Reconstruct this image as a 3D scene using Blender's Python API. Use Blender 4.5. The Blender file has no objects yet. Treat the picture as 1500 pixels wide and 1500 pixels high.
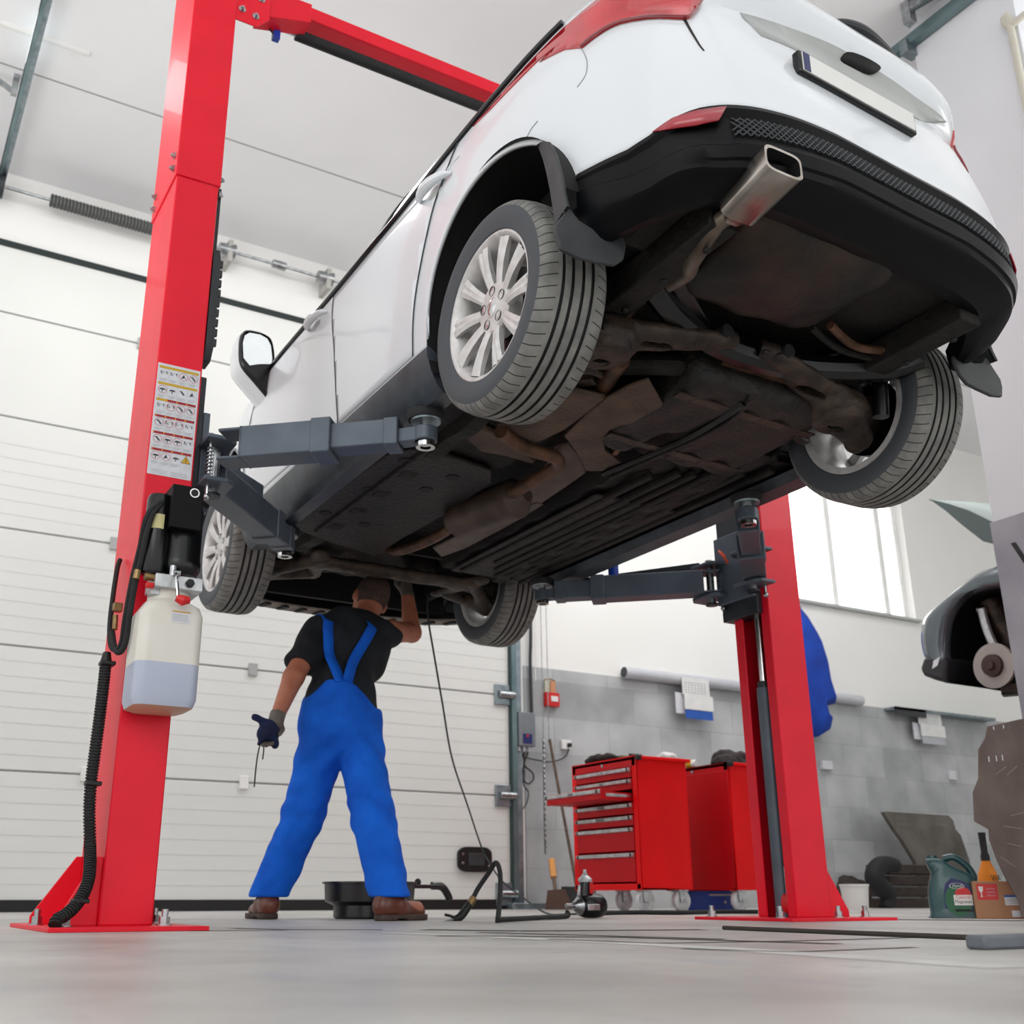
import bpy, bmesh, math, random
import numpy as np
from mathutils import Vector, Matrix
random.seed(7)
scene = bpy.context.scene
COL = scene.collection
PI = math.pi

# ------------------------------------------------------------------ camera
FPX, YAW, PIT, CX, CY, CAMH = 1587.0, .5157, .3340, 688.6, 763.9, .094
_cy, _sy, _cp, _sp = math.cos(YAW), math.sin(YAW), math.cos(PIT), math.sin(PIT)
FW = Vector((_sy*_cp, _cy*_cp, _sp)); RT = Vector((_cy, -_sy, 0)); UPV = RT.cross(FW)
def P(x, y, X=None, Y=None, Z=None):
    """point of the photo on a plane of the room (used to measure where things stand)"""
    d = FW + RT*((x-CX)/FPX) - UPV*((y-CY)/FPX)
    if X is not None: t = X/d.x
    elif Y is not None: t = Y/d.y
    else: t = (Z-CAMH)/d.z
    return Vector((0, 0, CAMH)) + d*t
cam = bpy.data.cameras.new('camera'); camo = bpy.data.objects.new('camera', cam); COL.objects.link(camo)
cam.sensor_width = 36; cam.lens = 36*FPX/1500
cam.shift_x = (750-CX)/1500; cam.shift_y = (CY-750)/1500
camo.matrix_world = Matrix.Translation((0, 0, CAMH)) @ Matrix((RT, UPV, -FW)).transposed().to_4x4()
cam.clip_start = .02
cam.dof.use_dof = True; cam.dof.focus_distance = 3.1; cam.dof.aperture_fstop = 5.0
scene.camera = camo

# ------------------------------------------------------------------ materials
def lin(h):
    if isinstance(h, str):
        h = h.lstrip('#'); c = [int(h[i:i+2], 16)/255 for i in (0, 2, 4)]
        return tuple(v/12.92 if v <= .04045 else ((v+.055)/1.055)**2.4 for v in c)
    return tuple(h)
MATS = {}
def mat(name, col, rough=.5, metal=0, noise=None, scale=8, bump=0, bscale=40, spec=.5, emit=None, estr=0, coat=0, trans=0, detail=4, stretch=None, lo=.35, hi=.65):
    if name in MATS: return MATS[name]
    m = bpy.data.materials.new(name); m.use_nodes = True; MATS[name] = m
    n = m.node_tree.nodes; l = m.node_tree.links; b = n['Principled BSDF']
    c = lin(col)
    b.inputs['Base Color'].default_value = (*c, 1); b.inputs['Roughness'].default_value = rough
    b.inputs['Metallic'].default_value = metal; b.inputs['Specular IOR Level'].default_value = spec
    b.inputs['Coat Weight'].default_value = coat; b.inputs['Coat Roughness'].default_value = .05
    if trans: b.inputs['Transmission Weight'].default_value = trans
    if emit: b.inputs['Emission Color'].default_value = (*lin(emit), 1); b.inputs['Emission Strength'].default_value = estr
    tc = n.new('ShaderNodeTexCoord'); src = tc.outputs['Object']
    if stretch:
        mp = n.new('ShaderNodeMapping'); mp.inputs['Scale'].default_value = stretch; l.new(src, mp.inputs['Vector']); src = mp.outputs['Vector']
    t = n.new('ShaderNodeTexNoise'); t.inputs['Scale'].default_value = scale; t.inputs['Detail'].default_value = detail
    l.new(src, t.inputs['Vector'])
    r = n.new('ShaderNodeValToRGB'); l.new(t.outputs['Fac'], r.inputs['Fac'])
    c2 = lin(noise) if noise else tuple(v*.93 for v in c)
    r.color_ramp.elements[0].color = (*c, 1); r.color_ramp.elements[1].color = (*c2, 1)
    r.color_ramp.elements[0].position = lo; r.color_ramp.elements[1].position = hi
    l.new(r.outputs['Color'], b.inputs['Base Color'])
    if bump:
        t2 = n.new('ShaderNodeTexNoise'); t2.inputs['Scale'].default_value = bscale; t2.inputs['Detail'].default_value = 3; l.new(src, t2.inputs['Vector'])
        bp = n.new('ShaderNodeBump'); bp.inputs['Strength'].default_value = bump; bp.inputs['Distance'].default_value = .01
        l.new(t2.outputs['Fac'], bp.inputs['Height']); l.new(bp.outputs['Normal'], b.inputs['Normal'])
    return m
RED = mat('lift_red', '#e8102c', .45, noise='#df0e2a', scale=5, coat=.08, spec=.3)
CABRED = mat('cabinet_red', '#ea0008', .42, noise='#df0008', scale=3, spec=.2)
CABFRONT = mat('cabinet_front_red', '#c30a18', .42, noise='#b80816', scale=3, spec=.2)
GREY = mat('arm_grey', '#56606b', .42, noise='#4a535e', scale=6, metal=.15)
GREYD = mat('carriage_dark', '#23272c', .45, noise='#2e3338', scale=9, metal=.2)
STEEL = mat('steel', '#b9bcbe', .28, 1, noise='#8f9294', scale=20)
GALV = mat('galvanised', '#9aa5aa', .4, .8, noise='#7e8a90', scale=14)
WHITECAR = mat('car_white', '#e0e5e9', .25, noise='#dce1e5', scale=1.2, coat=.5)
BLACKPL = mat('black_plastic', '#26292d', .5, noise='#1d2024', scale=6, bump=.05, bscale=300)
BUMPBLK = mat('bumper_black', '#090b0e', .42, noise='#06070a', scale=4, bump=.03, bscale=400, spec=.16)
SILLBLK = mat('sill_black', '#3c434b', .4, noise='#2b3036', scale=10, bump=.05, bscale=200)
FLAP = mat('mudflap_grey', '#3d3f42', .6, noise='#2f3133', scale=9, bump=.1, bscale=120)
DARK = mat('dark', '#060607', .7, noise='#0a0908', scale=9)
RUBBER = mat('rubber', '#141416', .75, noise='#1c1c1d', scale=14)
UND = mat('underbody_dirt', '#1c1511', .75, noise='#070605', scale=6, bump=.9, bscale=30, detail=8)
UNDPL = mat('underbody_panel', '#211915', .6, noise='#0a0807', scale=7, bump=.7, bscale=50, detail=8)
MUFF = mat('muffler_rust', '#38261a', .5, noise='#0d0907', scale=4.2, bump=.5, bscale=25, metal=.2, detail=10, lo=.38, hi=.62)
SHIELD = mat('heat_shield', '#5d4a3b', .6, noise='#382c23', scale=7, bump=.5, bscale=60, metal=.2, detail=8)
PIPE = mat('exhaust_pipe', '#6d4c39', .55, noise='#43301f', scale=14, metal=.35, detail=8)
CAT = mat('catalyst', '#5d4f47', .5, noise='#43372f', scale=9, metal=.4)
ARMD = mat('suspension_arm', '#1d1815', .55, noise='#45372c', scale=14, bump=.6, bscale=40, metal=.15)
BLKMET = mat('black_metal', '#0d0f11', .26, noise='#0e1012', scale=5, metal=.2)
CHROME = mat('chrome', '#d8d8d8', .16, 1, noise='#bdbdbd', scale=12)
ALLOY = mat('alloy_wheel', '#d8d7d6', .35, .25, noise='#c8c5c3', scale=30)
EXTIP = mat('exhaust_tip', '#c2bcb5', .26, .95, noise='#8d857c', scale=7)
LAMP = mat('tail_lamp_red', '#c81222', .12, noise='#a50d1b', scale=7, coat=1)
LAMPD = mat('tail_lamp_dark', '#8e1520', .15, noise='#7a0f1a', scale=7, coat=1)
REFL = mat('reflector_red', '#ad1f2e', .25, noise='#9b1626', scale=9, coat=.6)
GLASS = mat('car_glass', '#2e3a3c', .05, noise='#263032', scale=2, coat=1)
MIRR = mat('mirror_glass', '#dfe3e4', .05, 1)
TRIMSHADE = mat('shaded_tailgate_trim', '#b7bab8', .4, noise='#a9adab', scale=3)  # grey holds the shade of the down-facing trim under the lip
WHITE = mat('white_paint', '#e9e9e6', .5, noise='#e2e2df', scale=3)
PAPER = mat('paper', '#e8e8e6', .7, noise='#dedfde', scale=9)
BLUE = mat('overall_blue', '#176ae0', .85, noise='#1156c4', scale=6, bump=.9, bscale=16, spec=.2)
BLUED = mat('jacket_blue', '#0b46b4', .8, noise='#08379a', scale=6, bump=.3, bscale=30)
BLUEP = mat('blue_plastic', '#1046b8', .4)
TEE = mat('tshirt_black', '#0b0f15', .85, noise='#141a22', scale=6, bump=.4, bscale=25)
SKIN = mat('skin', '#b9775c', .55, noise='#a5634a', scale=12, bump=.1, bscale=120)
HAIR = mat('hair', '#54413a', .8, noise='#3d2d28', scale=60, bump=.5, bscale=300)
GLOVE = mat('glove_grey', '#777069', .85, noise='#59534d', scale=20, bump=.4, bscale=200)
GLOVEP = mat('glove_palm', '#131c28', .7, noise='#1a2735', scale=20)
RAG = mat('rag_blue', '#0d1f4d', .85, noise='#0a1738', scale=12, bump=.4, bscale=60)
SHOE = mat('shoe_brown', '#6b3522', .4, noise='#55271a', scale=12, coat=.2)
SOLE = mat('shoe_sole', '#4a3a33', .7, noise='#2e241f', scale=20)
TANKM = mat('oil_tank', '#e0ddd5', .38, noise='#d5d2c8', scale=4, spec=.4)
OIL = mat('oil_tank_oil', '#b8bfd0', .35, noise='#adb5c8', scale=3)
OILB = mat('oil_tank_base', '#cfae90', .4, noise='#c0a58c', scale=3)
ALU = mat('pump_alu', '#c9cccd', .35, .5, noise='#a7abad', scale=18)
BRASS = mat('brass', '#9a8058', .4, .8, noise='#7a6340', scale=30)
YEL = mat('yellow', '#d9a800', .5); ORANGE = mat('orange', '#ef8b12', .5); REDP = mat('red_plastic', '#d01a1c', .4)
CARD = mat('cardboard', '#b08463', .8, noise='#a57a5a', scale=6)
BRPLATE = mat('skid_plate_brown', '#6f6059', .6, noise='#5b4d47', scale=5, metal=.2, bump=.2, bscale=20, detail=8)
GRPLATE = mat('skid_plate_grey', '#6a655e', .6, noise='#4d4843', scale=4, metal=.2, detail=6)
TIMBER = mat('timber_dark', '#3d342e', .85, noise='#2c2420', scale=9, stretch=(1, 6, 6))
JUG = mat('jug_green', '#1f5255', .35, noise='#194447', scale=4, coat=.2)
NAVY = mat('label_navy', '#131f5c', .4); GREEN = mat('label_green', '#15603a', .4); BLACK = mat('black', '#080808', .5)
SILVERCAR = mat('second_car_paint', '#5f676d', .22, .5, noise='#535b61', scale=3, coat=.8)
DGREY = mat('dark_grey', '#33383b', .5, noise='#2a2e31', scale=8)
WOOD = mat('wood_handle', '#6b5747', .7, noise='#4d3e33', scale=20)
SIGNW = mat('sticker_white', '#dadbe0', .45, noise='#cfd1d6', scale=30)
SIGNR = mat('sticker_red', '#9b1b25', .5); SIGNY = mat('sticker_yellow', '#c8a21d', .5); SIGNP = mat('sticker_pink', '#c77f8a', .5); SIGND = mat('sticker_dark', '#3a3d44', .5); SIGNG = mat('sticker_line', '#9ea3a8', .5)
PLASTG = mat('control_box_grey', '#7c8187', .5, noise='#70757b', scale=5)

def tyre_mat():
    m = mat('tyre', '#6b6b68', .78, noise='#565654', scale=16, bump=.15, bscale=150)
    return m
def tread(name, base, base2):
    m = bpy.data.materials.new(name); m.use_nodes = True; MATS[name] = m
    n = m.node_tree.nodes; l = m.node_tree.links; b = n['Principled BSDF']; b.inputs['Roughness'].default_value = .72
    tc = n.new('ShaderNodeTexCoord'); sx = n.new('ShaderNodeSeparateXYZ'); l.new(tc.outputs['Object'], sx.inputs[0])
    def M(op, a, b_=None, c_=None):
        k = n.new('ShaderNodeMath'); k.operation = op
        for i, v in enumerate((a, b_, c_)):
            if v is None: continue
            if isinstance(v, (int, float)): k.inputs[i].default_value = v
            else: l.new(v, k.inputs[i])
        return k.outputs[0]
    ang = M('ARCTAN2', sx.outputs['Y'], sx.outputs['Z'])
    ab = M('ABSOLUTE', sx.outputs['X'])
    ph = M('ADD', M('MULTIPLY', ang, 60/(2*PI)), M('MULTIPLY', ab, 9.0))
    fr = M('FRACT', M('ADD', ph, 100.0))
    line = M('LESS_THAN', fr, .10)
    msk = M('MULTIPLY', M('GREATER_THAN', ab, .066), M('LESS_THAN', ab, .112))
    r2 = M('SQRT', M('ADD', M('MULTIPLY', sx.outputs['Y'], sx.outputs['Y']), M('MULTIPLY', sx.outputs['Z'], sx.outputs['Z'])))
    msk = M('MULTIPLY', msk, M('GREATER_THAN', r2, .296))
    fac = M('MULTIPLY', line, msk)
    grv = M('MAXIMUM', M('COMPARE', ab, .017, .0055), M('COMPARE', ab, .048, .0055)); fac = M('MAXIMUM', fac, M('MULTIPLY', grv, M('GREATER_THAN', r2, .296)))
    tn = n.new('ShaderNodeTexNoise'); tn.inputs['Scale'].default_value = 18; tn.inputs['Detail'].default_value = 6; l.new(tc.outputs['Object'], tn.inputs['Vector'])
    r = n.new('ShaderNodeValToRGB'); l.new(tn.outputs['Fac'], r.inputs['Fac'])
    r.color_ramp.elements[0].color = (*lin(base), 1); r.color_ramp.elements[1].color = (*lin(base2), 1)
    r.color_ramp.elements[0].position = .35; r.color_ramp.elements[1].position = .65
    # the sidewall is darker than the worn tread
    side = n.new('ShaderNodeMix'); side.data_type = 'RGBA'; l.new(M('LESS_THAN', r2, .297), side.inputs['Factor'])
    l.new(r.outputs['Color'], side.inputs[6]); side.inputs[7].default_value = (*lin('#484b50'), 1)
    mx = n.new('ShaderNodeMix'); mx.data_type = 'RGBA'; l.new(fac, mx.inputs['Factor'])
    l.new(side.outputs[2], mx.inputs[6]); mx.inputs[7].default_value = (.012, .012, .012, 1)
    l.new(mx.outputs[2], b.inputs['Base Color'])
    bp = n.new('ShaderNodeBump'); bp.inputs['Strength'].default_value = .6; bp.inputs['Distance'].default_value = .004; bp.invert = True
    l.new(fac, bp.inputs['Height']); l.new(bp.outputs['Normal'], b.inputs['Normal'])
    return m
TYRE = tread('tyre_tread', '#84847f', '#6b6b68')

# ------------------------------------------------------------------ mesh helpers
class MB:
    def __init__(s): s.v = []; s.f = []; s.m = []; s.mats = []
    def mi(s, m):
        if m is None: m = s.mats[0] if s.mats else None
        if m not in s.mats: s.mats.append(m)
        return s.mats.index(m)
    def add(s, vs, fs, m=None):
        o = len(s.v); s.v += [tuple(v) for v in vs]; k = s.mi(m) if (m or s.mats) else 0
        for f in fs: s.f.append(tuple(i+o for i in f)); s.m.append(k)
        return s
    def box(s, c, d, rot=None, m=None, taper=None):
        c = Vector(c); hx, hy, hz = [k/2 for k in d]
        R = rot if rot is not None else Matrix.Identity(3)
        vs = []
        for z in (-1, 1):
            for x, y in ((-1, -1), (1, -1), (1, 1), (-1, 1)):
                k = taper if (taper and z > 0) else 1
                vs.append(c + R @ Vector((x*hx*k, y*hy*k, z*hz)))
        return s.add(vs, [(3, 2, 1, 0), (4, 5, 6, 7), (0, 1, 5, 4), (1, 2, 6, 5), (2, 3, 7, 6), (3, 0, 4, 7)], m)
    def bb(s, a, b, m=None):
        a = Vector(a); b = Vector(b)
        return s.box((a+b)/2, [abs(b[i]-a[i]) for i in range(3)], m=m)
    def beam(s, a, b, w, h, m=None, up=(0, 0, 1), w2=None, h2=None):
        """rectangular bar from a to b: w sideways, h along up"""
        a = Vector(a); b = Vector(b); d = (b-a).normalized(); up = Vector(up)
        sx = d.cross(up).normalized(); u = sx.cross(d).normalized(); w2 = w2 or w; h2 = h2 or h
        vs = []
        for p, ww, hh in ((a, w, h), (b, w2, h2)):
            for x, z in ((-1, -1), (1, -1), (1, 1), (-1, 1)): vs.append(p + sx*(x*ww/2) + u*(z*hh/2))
        return s.add(vs, [(0, 1, 2, 3), (7, 6, 5, 4), (0, 4, 5, 1), (1, 5, 6, 2), (2, 6, 7, 3), (3, 7, 4, 0)], m)
    def tube(s, pts, r, n=10, m=None, cap=True, smooth=0, closed=False):
        pts = [Vector(p) for p in pts]
        if smooth: pts = spline(pts, smooth)
        N = len(pts); rr = r if callable(r) else (lambda t: r)
        t0 = (pts[1]-pts[0]).normalized(); ref = Vector((0, 0, 1)) if abs(t0.z) < .9 else Vector((1, 0, 0))
        nx = t0.cross(ref).normalized(); vs = []
        for i, p in enumerate(pts):
            t = (pts[min(i+1, N-1)]-pts[max(i-1, 0)]).normalized()
            nx = (nx - t*nx.dot(t)).normalized(); ny = t.cross(nx); k = rr(i/(N-1))
            for j in range(n):
                a = 2*PI*j/n; vs.append(p + nx*(k*math.cos(a)) + ny*(k*math.sin(a)))
        fs = [(i*n+j, i*n+(j+1) % n, (i+1)*n+(j+1) % n, (i+1)*n+j) for i in range(N-1) for j in range(n)]
        if cap: fs += [tuple(range(n-1, -1, -1)), tuple((N-1)*n+j for j in range(n))]
        return s.add(vs, fs, m)
    def cyl(s, a, b, r, r2=None, n=20, m=None):
        r2 = r if r2 is None else r2
        return s.tube([a, b], lambda t: r+(r2-r)*t, n, m)
    def lathe(s, prof, origin=(0, 0, 0), axis='z', n=32, m=None, mfun=None, a0=0, a1=2*PI, closed=False):
        """prof: (radius, along) pairs"""
        o = Vector(origin); full = abs(a1-a0-2*PI) < 1e-6; cols = n if full else n+1; vs = []
        for (r, z) in prof:
            for j in range(cols):
                a = a0+(a1-a0)*j/n; c, q = r*math.cos(a), r*math.sin(a)
                vs.append(o + Vector({'z': (c, q, z), 'x': (z, c, q), 'y': (q, z, c)}[axis]))
        K = len(prof); off = len(s.v); s.v += [tuple(v) for v in vs]
        for i in range(K-1 if not closed else K):
            i2 = (i+1) % K
            mm = mfun(i) if mfun else m
            k = s.mi(mm) if (mm or s.mats) else 0
            for j in range(n):
                j2 = (j+1) % cols
                s.f.append((off+i*cols+j, off+i*cols+j2, off+i2*cols+j2, off+i2*cols+j)); s.m.append(k)
        return s
    def prism(s, poly, d, origin, ax, ay, m=None):
        """polygon (a,b) in the plane ax, ay at origin, extruded by vector d"""
        o = Vector(origin); ax = Vector(ax); ay = Vector(ay); d = Vector(d)
        b = [o+ax*p[0]+ay*p[1] for p in poly]; N = len(b)
        return s.add(b+[p+d for p in b], [tuple(range(N-1, -1, -1)), tuple(range(N, 2*N))]+[(i, (i+1) % N, N+(i+1) % N, N+i) for i in range(N)], m)
    def flat(s, poly, origin, ax, ay, m=None):
        o = Vector(origin); ax = Vector(ax); ay = Vector(ay)
        return s.add([o+ax*p[0]+ay*p[1] for p in poly], [tuple(range(len(poly)))], m)
    def sph(s, c, r, n=14, m=None, sc=(1, 1, 1)):
        c = Vector(c); vs = []; fs = []
        R = n//2
        for i in range(R+1):
            th = PI*i/R
            for j in range(n):
                a = 2*PI*j/n; vs.append(c+Vector((r*sc[0]*math.sin(th)*math.cos(a), r*sc[1]*math.sin(th)*math.sin(a), r*sc[2]*math.cos(th))))
        for i in range(R):
            for j in range(n): fs.append((i*n+j, (i+1)*n+j, (i+1)*n+(j+1) % n, i*n+(j+1) % n))
        return s.add(vs, fs, m)
    def grid(s, fn, nu, nv, m=None, wrap=False):
        vs = [fn(i/nu, j/nv) for i in range(nu+1) for j in range(nv+1)]
        return s.add(vs, [(i*(nv+1)+j, (i+1)*(nv+1)+j, (i+1)*(nv+1)+j+1, i*(nv+1)+j+1) for i in range(nu) for j in range(nv)], m)
    def build(s, name, m=None, parent=None, bevel=0, smooth=True, subsurf=0, solid=0, angle=35, segs=2, weld=True):
        me = bpy.data.meshes.new(name)
        o0 = Vector((0, 0, 0))
        me.from_pydata(s.v, [], s.f)
        ml = [x for x in s.mats if x is not None] or [m]
        for x in ml: me.materials.append(x)
        if len(ml) > 1: me.polygons.foreach_set('material_index', s.m)
        bm = bmesh.new(); bm.from_mesh(me)
        if weld: bmesh.ops.remove_doubles(bm, verts=bm.verts, dist=1e-5)
        bmesh.ops.recalc_face_normals(bm, faces=bm.faces); bm.to_mesh(me); bm.free()
        o = bpy.data.objects.new(name, me); COL.objects.link(o)
        if smooth: me.polygons.foreach_set('use_smooth', [True]*len(me.polygons)); 
        if smooth and angle < 180: me.set_sharp_from_angle(angle=math.radians(angle))
        if bevel:
            b = o.modifiers.new('bevel', 'BEVEL'); b.width = bevel; b.segments = segs; b.limit_method = 'ANGLE'; b.angle_limit = math.radians(40); b.harden_normals = False
        if solid:
            q = o.modifiers.new('solid', 'SOLIDIFY'); q.thickness = solid; q.offset = -1 if solid > 0 else 1; q.thickness = abs(solid)
        if subsurf:
            q = o.modifiers.new('sub', 'SUBSURF'); q.levels = q.render_levels = subsurf
        if parent: o.parent = parent
        return o
def spline(pts, k):
    out = []; N = len(pts)
    for i in range(N-1):
        p0, p1, p2, p3 = pts[max(i-1, 0)], pts[i], pts[i+1], pts[min(i+2, N-1)]
        for j in range(k):
            t = j/k
            out.append(.5*((2*p1)+(p2-p0)*t+(2*p0-5*p1+4*p2-p3)*t*t+(3*p1-p0-3*p2+p3)*t**3))
    return out+[pts[-1]]
def tag(o, label=None, cat=None, group=None, kind=None):
    for k, v in (('label', label), ('category', cat), ('group', group), ('kind', kind)):
        if v: o[k] = v
    return o
def thing(name, label, cat, loc=(0, 0, 0), rz=0, group=None):
    o = bpy.data.objects.new(name, None); COL.objects.link(o); o.location = loc; o.rotation_euler = (0, 0, rz); o.empty_display_size = .1
    return tag(o, label, cat, group)
def rel(o, parent):
    """parent keeping the world position (parent not rotated here)"""
    o.parent = parent; o.matrix_parent_inverse = Matrix.Translation(parent.location).inverted() if parent.rotation_euler[2] == 0 else (Matrix.Translation(parent.location) @ parent.rotation_euler.to_matrix().to_4x4()).inverted()
    return o
def center(o):
    """move the origin of a world-space mesh to its middle"""
    me = o.data; n = len(me.vertices); a = np.empty(n*3); me.vertices.foreach_get('co', a); a = a.reshape(-1, 3)
    c = (a.min(0)+a.max(0))/2; me.vertices.foreach_set('co', (a-c).ravel()); me.update(); o.location = Vector(c); return o
def RZ(a): return Matrix.Rotation(a, 3, 'Z')
def RX(a): return Matrix.Rotation(a, 3, 'X')
def RY(a): return Matrix.Rotation(a, 3, 'Y')
def text_mb(mb, txt, size, origin, ax, ay, m, align='CENTER', shear=0, lift=0):
    cu = bpy.data.curves.new('t', 'FONT'); cu.body = txt; cu.size = size; cu.align_x = align; cu.align_y = 'CENTER'; cu.shear = shear; cu.resolution_u = 3
    o = bpy.data.objects.new('t', cu); COL.objects.link(o); bpy.context.view_layer.update()
    me = bpy.data.meshes.new_from_object(o.evaluated_get(bpy.context.evaluated_depsgraph_get()))
    ax = Vector(ax); ay = Vector(ay); og = Vector(origin)
    vs = [og+ax*v.co.x+ay*v.co.y for v in me.vertices]
    mb.add(vs, [tuple(p.vertices) for p in me.polygons], m)
    bpy.data.objects.remove(o); bpy.data.curves.remove(cu); bpy.data.meshes.remove(me)

# signed-distance modelling (for bodies, cloth and lumps)
def sdf_build(name, fn, lo, hi, res, m, parent=None, smooth_it=1):
    lo = np.array(lo, float); hi = np.array(hi, float)
    n = np.ceil((hi-lo)/res).astype(int)+1
    ax = [lo[i]+res*np.arange(n[i]) for i in range(3)]
    G = np.stack(np.meshgrid(*ax, indexing='ij'), -1)
    val = fn(G.reshape(-1, 3)).reshape(n)
    ins = val < 0
    c = np.zeros(np.array(n)-1, int)
    for d in np.ndindex(2, 2, 2):
        c += ins[d[0]:n[0]-1+d[0], d[1]:n[1]-1+d[1], d[2]:n[2]-1+d[2]]
    act = (c > 0) & (c < 8); idx = -np.ones(act.shape, int); ijk = np.argwhere(act); idx[act] = np.arange(len(ijk))
    acc = np.zeros((len(ijk), 3)); cnt = np.zeros(len(ijk))
    corners = [np.array(d) for d in np.ndindex(2, 2, 2)]
    for a in corners:
        for k in range(3):
            if a[k]: continue
            b = a.copy(); b[k] = 1
            va = val[tuple((ijk+a).T)]; vb = val[tuple((ijk+b).T)]
            s = (va < 0) != (vb < 0)
            t = np.where(s, va/np.where(s, va-vb, 1), 0)
            acc[s] += (a+(b-a)*t[:, None])[s]; cnt[s] += 1
    V = lo+(ijk+acc/cnt[:, None])*res
    F = []
    for k in range(3):
        u, w = (k+1) % 3, (k+2) % 3
        sl0 = [slice(None)]*3; sl1 = [slice(None)]*3; sl0[k] = slice(0, -1); sl1[k] = slice(1, None)
        e = np.argwhere(ins[tuple(sl0)] != ins[tuple(sl1)])
        ok = (e[:, u] > 0) & (e[:, w] > 0) & (e[:, u] < n[u]-1) & (e[:, w] < n[w]-1); e = e[ok]
        q = []
        for du, dw in ((0, 0), (1, 0), (1, 1), (0, 1)):
            f = e.copy(); f[:, u] -= du; f[:, w] -= dw; q.append(idx[tuple(f.T)])
        q = np.stack(q, 1); F.append(q[(q >= 0).all(1)])
    F = np.concatenate(F)
    me = bpy.data.meshes.new(name); me.from_pydata(V.tolist(), [], F.tolist()); me.materials.append(m)
    bm = bmesh.new(); bm.from_mesh(me)
    for _ in range(smooth_it): bmesh.ops.smooth_vert(bm, verts=bm.verts, factor=.5, use_axis_x=True, use_axis_y=True, use_axis_z=True)
    bmesh.ops.recalc_face_normals(bm, faces=bm.faces); bm.to_mesh(me); bm.free()
    me.polygons.foreach_set('use_smooth', [True]*len(me.polygons))
    o = bpy.data.objects.new(name, me); COL.objects.link(o)
    if parent: o.parent = parent
    return o
def cap(p, a, b, ra, rb):
    a = np.array(a, float); b = np.array(b, float); ab = b-a
    t = np.clip(((p-a)@ab)/(ab@ab), 0, 1)
    return np.linalg.norm(p-a-t[:, None]*ab, axis=1)-(ra+(rb-ra)*t)
def ell(p, c, r, R=None):
    q = p-np.array(c, float)
    if R is not None: q = q@np.array(R)
    r = np.array(r, float); k = np.linalg.norm(q/r, axis=1)
    return (k-1)*r.min() if False else k*(k-1)/np.maximum(np.linalg.norm(q/(r*r), axis=1), 1e-6)
def smin(a, b, k):
    h = np.clip(.5+.5*(b-a)/k, 0, 1); return b+(a-b)*h-k*h*(1-h)
def rbox(p, c, d, r, R=None):
    q = p-np.array(c, float)
    if R is not None: q = q@np.array(R)
    q = np.abs(q)-(np.array(d, float)/2-r)
    return np.linalg.norm(np.maximum(q, 0), axis=1)+np.minimum(q.max(1), 0)-r
# ------------------------------------------------------------------ the car on the lift
CO = Vector((2.29, 2.42, 1.406))
car = thing('car', 'white hatchback raised on the red two post lift, seen from below its tail', 'car', CO)
_PR = [  # height: half width, rear end, front end
 (.15, .78, -.62, 3.20), (.22, .83, -.70, 3.28), (.34, .872, -.775, 3.34), (.42, .880, -.815, 3.37), (.50, .885, -.835, 3.38), (.53, .886, -.833, 3.38),
 (.60, .888, -.815, 3.37), (.64, .889, -.805, 3.36), (.72, .889, -.79, 3.33), (.82, .888, -.765, 3.27), (.92, .884, -.735, 3.18),
 (.99, .876, -.712, 3.05), (1.03, .868, -.700, 2.9), (1.08, .855, -.722, 2.8), (1.15, .84, -.735, 2.7), (1.20, .82, -.715, 2.6), (1.26, .80, -.68, 2.4), (1.6, .6, -.4, 1.6)]
def _pchip(xs, ys):
    xs = np.array(xs); ys = np.array(ys); h = np.diff(xs); d = np.diff(ys)/h; m = np.zeros(len(xs)); m[0] = d[0]; m[-1] = d[-1]
    for i in range(1, len(xs)-1):
        if d[i-1]*d[i] > 0: m[i] = 2*d[i-1]*d[i]/(d[i-1]+d[i])
    def f(x):
        x = min(max(x, xs[0]), xs[-1]); i = min(int(np.searchsorted(xs, x, 'right'))-1, len(xs)-2); t = (x-xs[i])/h[i]
        return float((2*t**3-3*t*t+1)*ys[i]+(t**3-2*t*t+t)*h[i]*m[i]+(-2*t**3+3*t*t)*ys[i+1]+(t**3-t*t)*h[i]*m[i+1])
    return f
_W, _UR, _UF = [_pchip([r[0] for r in _PR], [r[i] for r in _PR]) for i in (1, 2, 3)]
UC = 1.3; NR, NF = 5.0, 4.0
def _radius(ph, h):
    c, s = -math.cos(ph), math.sin(ph)
    L, n = (UC-_UR(h), NR) if c < 0 else (_UF(h)-UC, NF)
    return ((abs(s)/_W(h))**n+(abs(c)/L)**n)**(-1/n)
def _skew(x, y): return .055*(x+.2)*max(0, min(1, -y/.6))
def S(ph, h, off=0.0):
    """point of the body surface: ph = bearing from the middle (0 = tail, -90deg = left side), off = outward"""
    r = _radius(ph, h); p = Vector((r*math.sin(ph), UC-r*math.cos(ph), h)); p.y += _skew(p.x, p.y)
    if off:
        e = .004; a = Vector((_radius(ph+e, h)*math.sin(ph+e), -_radius(ph+e, h)*math.cos(ph+e), 0)); b = Vector((_radius(ph-e, h)*math.sin(ph-e), -_radius(ph-e, h)*math.cos(ph-e), 0))
        t = (a-b).normalized(); p += Vector((t.y, -t.x, 0))*off*(1)
    return p
def ph_u(u, h=.6, side=-1):
    lo, hi = (.02, PI-.02)
    for _ in range(40):
        m = (lo+hi)/2
        if UC-_radius(m, h)*math.cos(m) < u: lo = m
        else: hi = m
    return side*lo
def ph_s(s, h=.6):
    lo, hi = 0, ph_u(0, h, 1)
    for _ in range(40):
        m = (lo+hi)/2
        if _radius(m, h)*math.sin(m) < abs(s): lo = m
        else: hi = m
    return math.copysign(lo, s)
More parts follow.
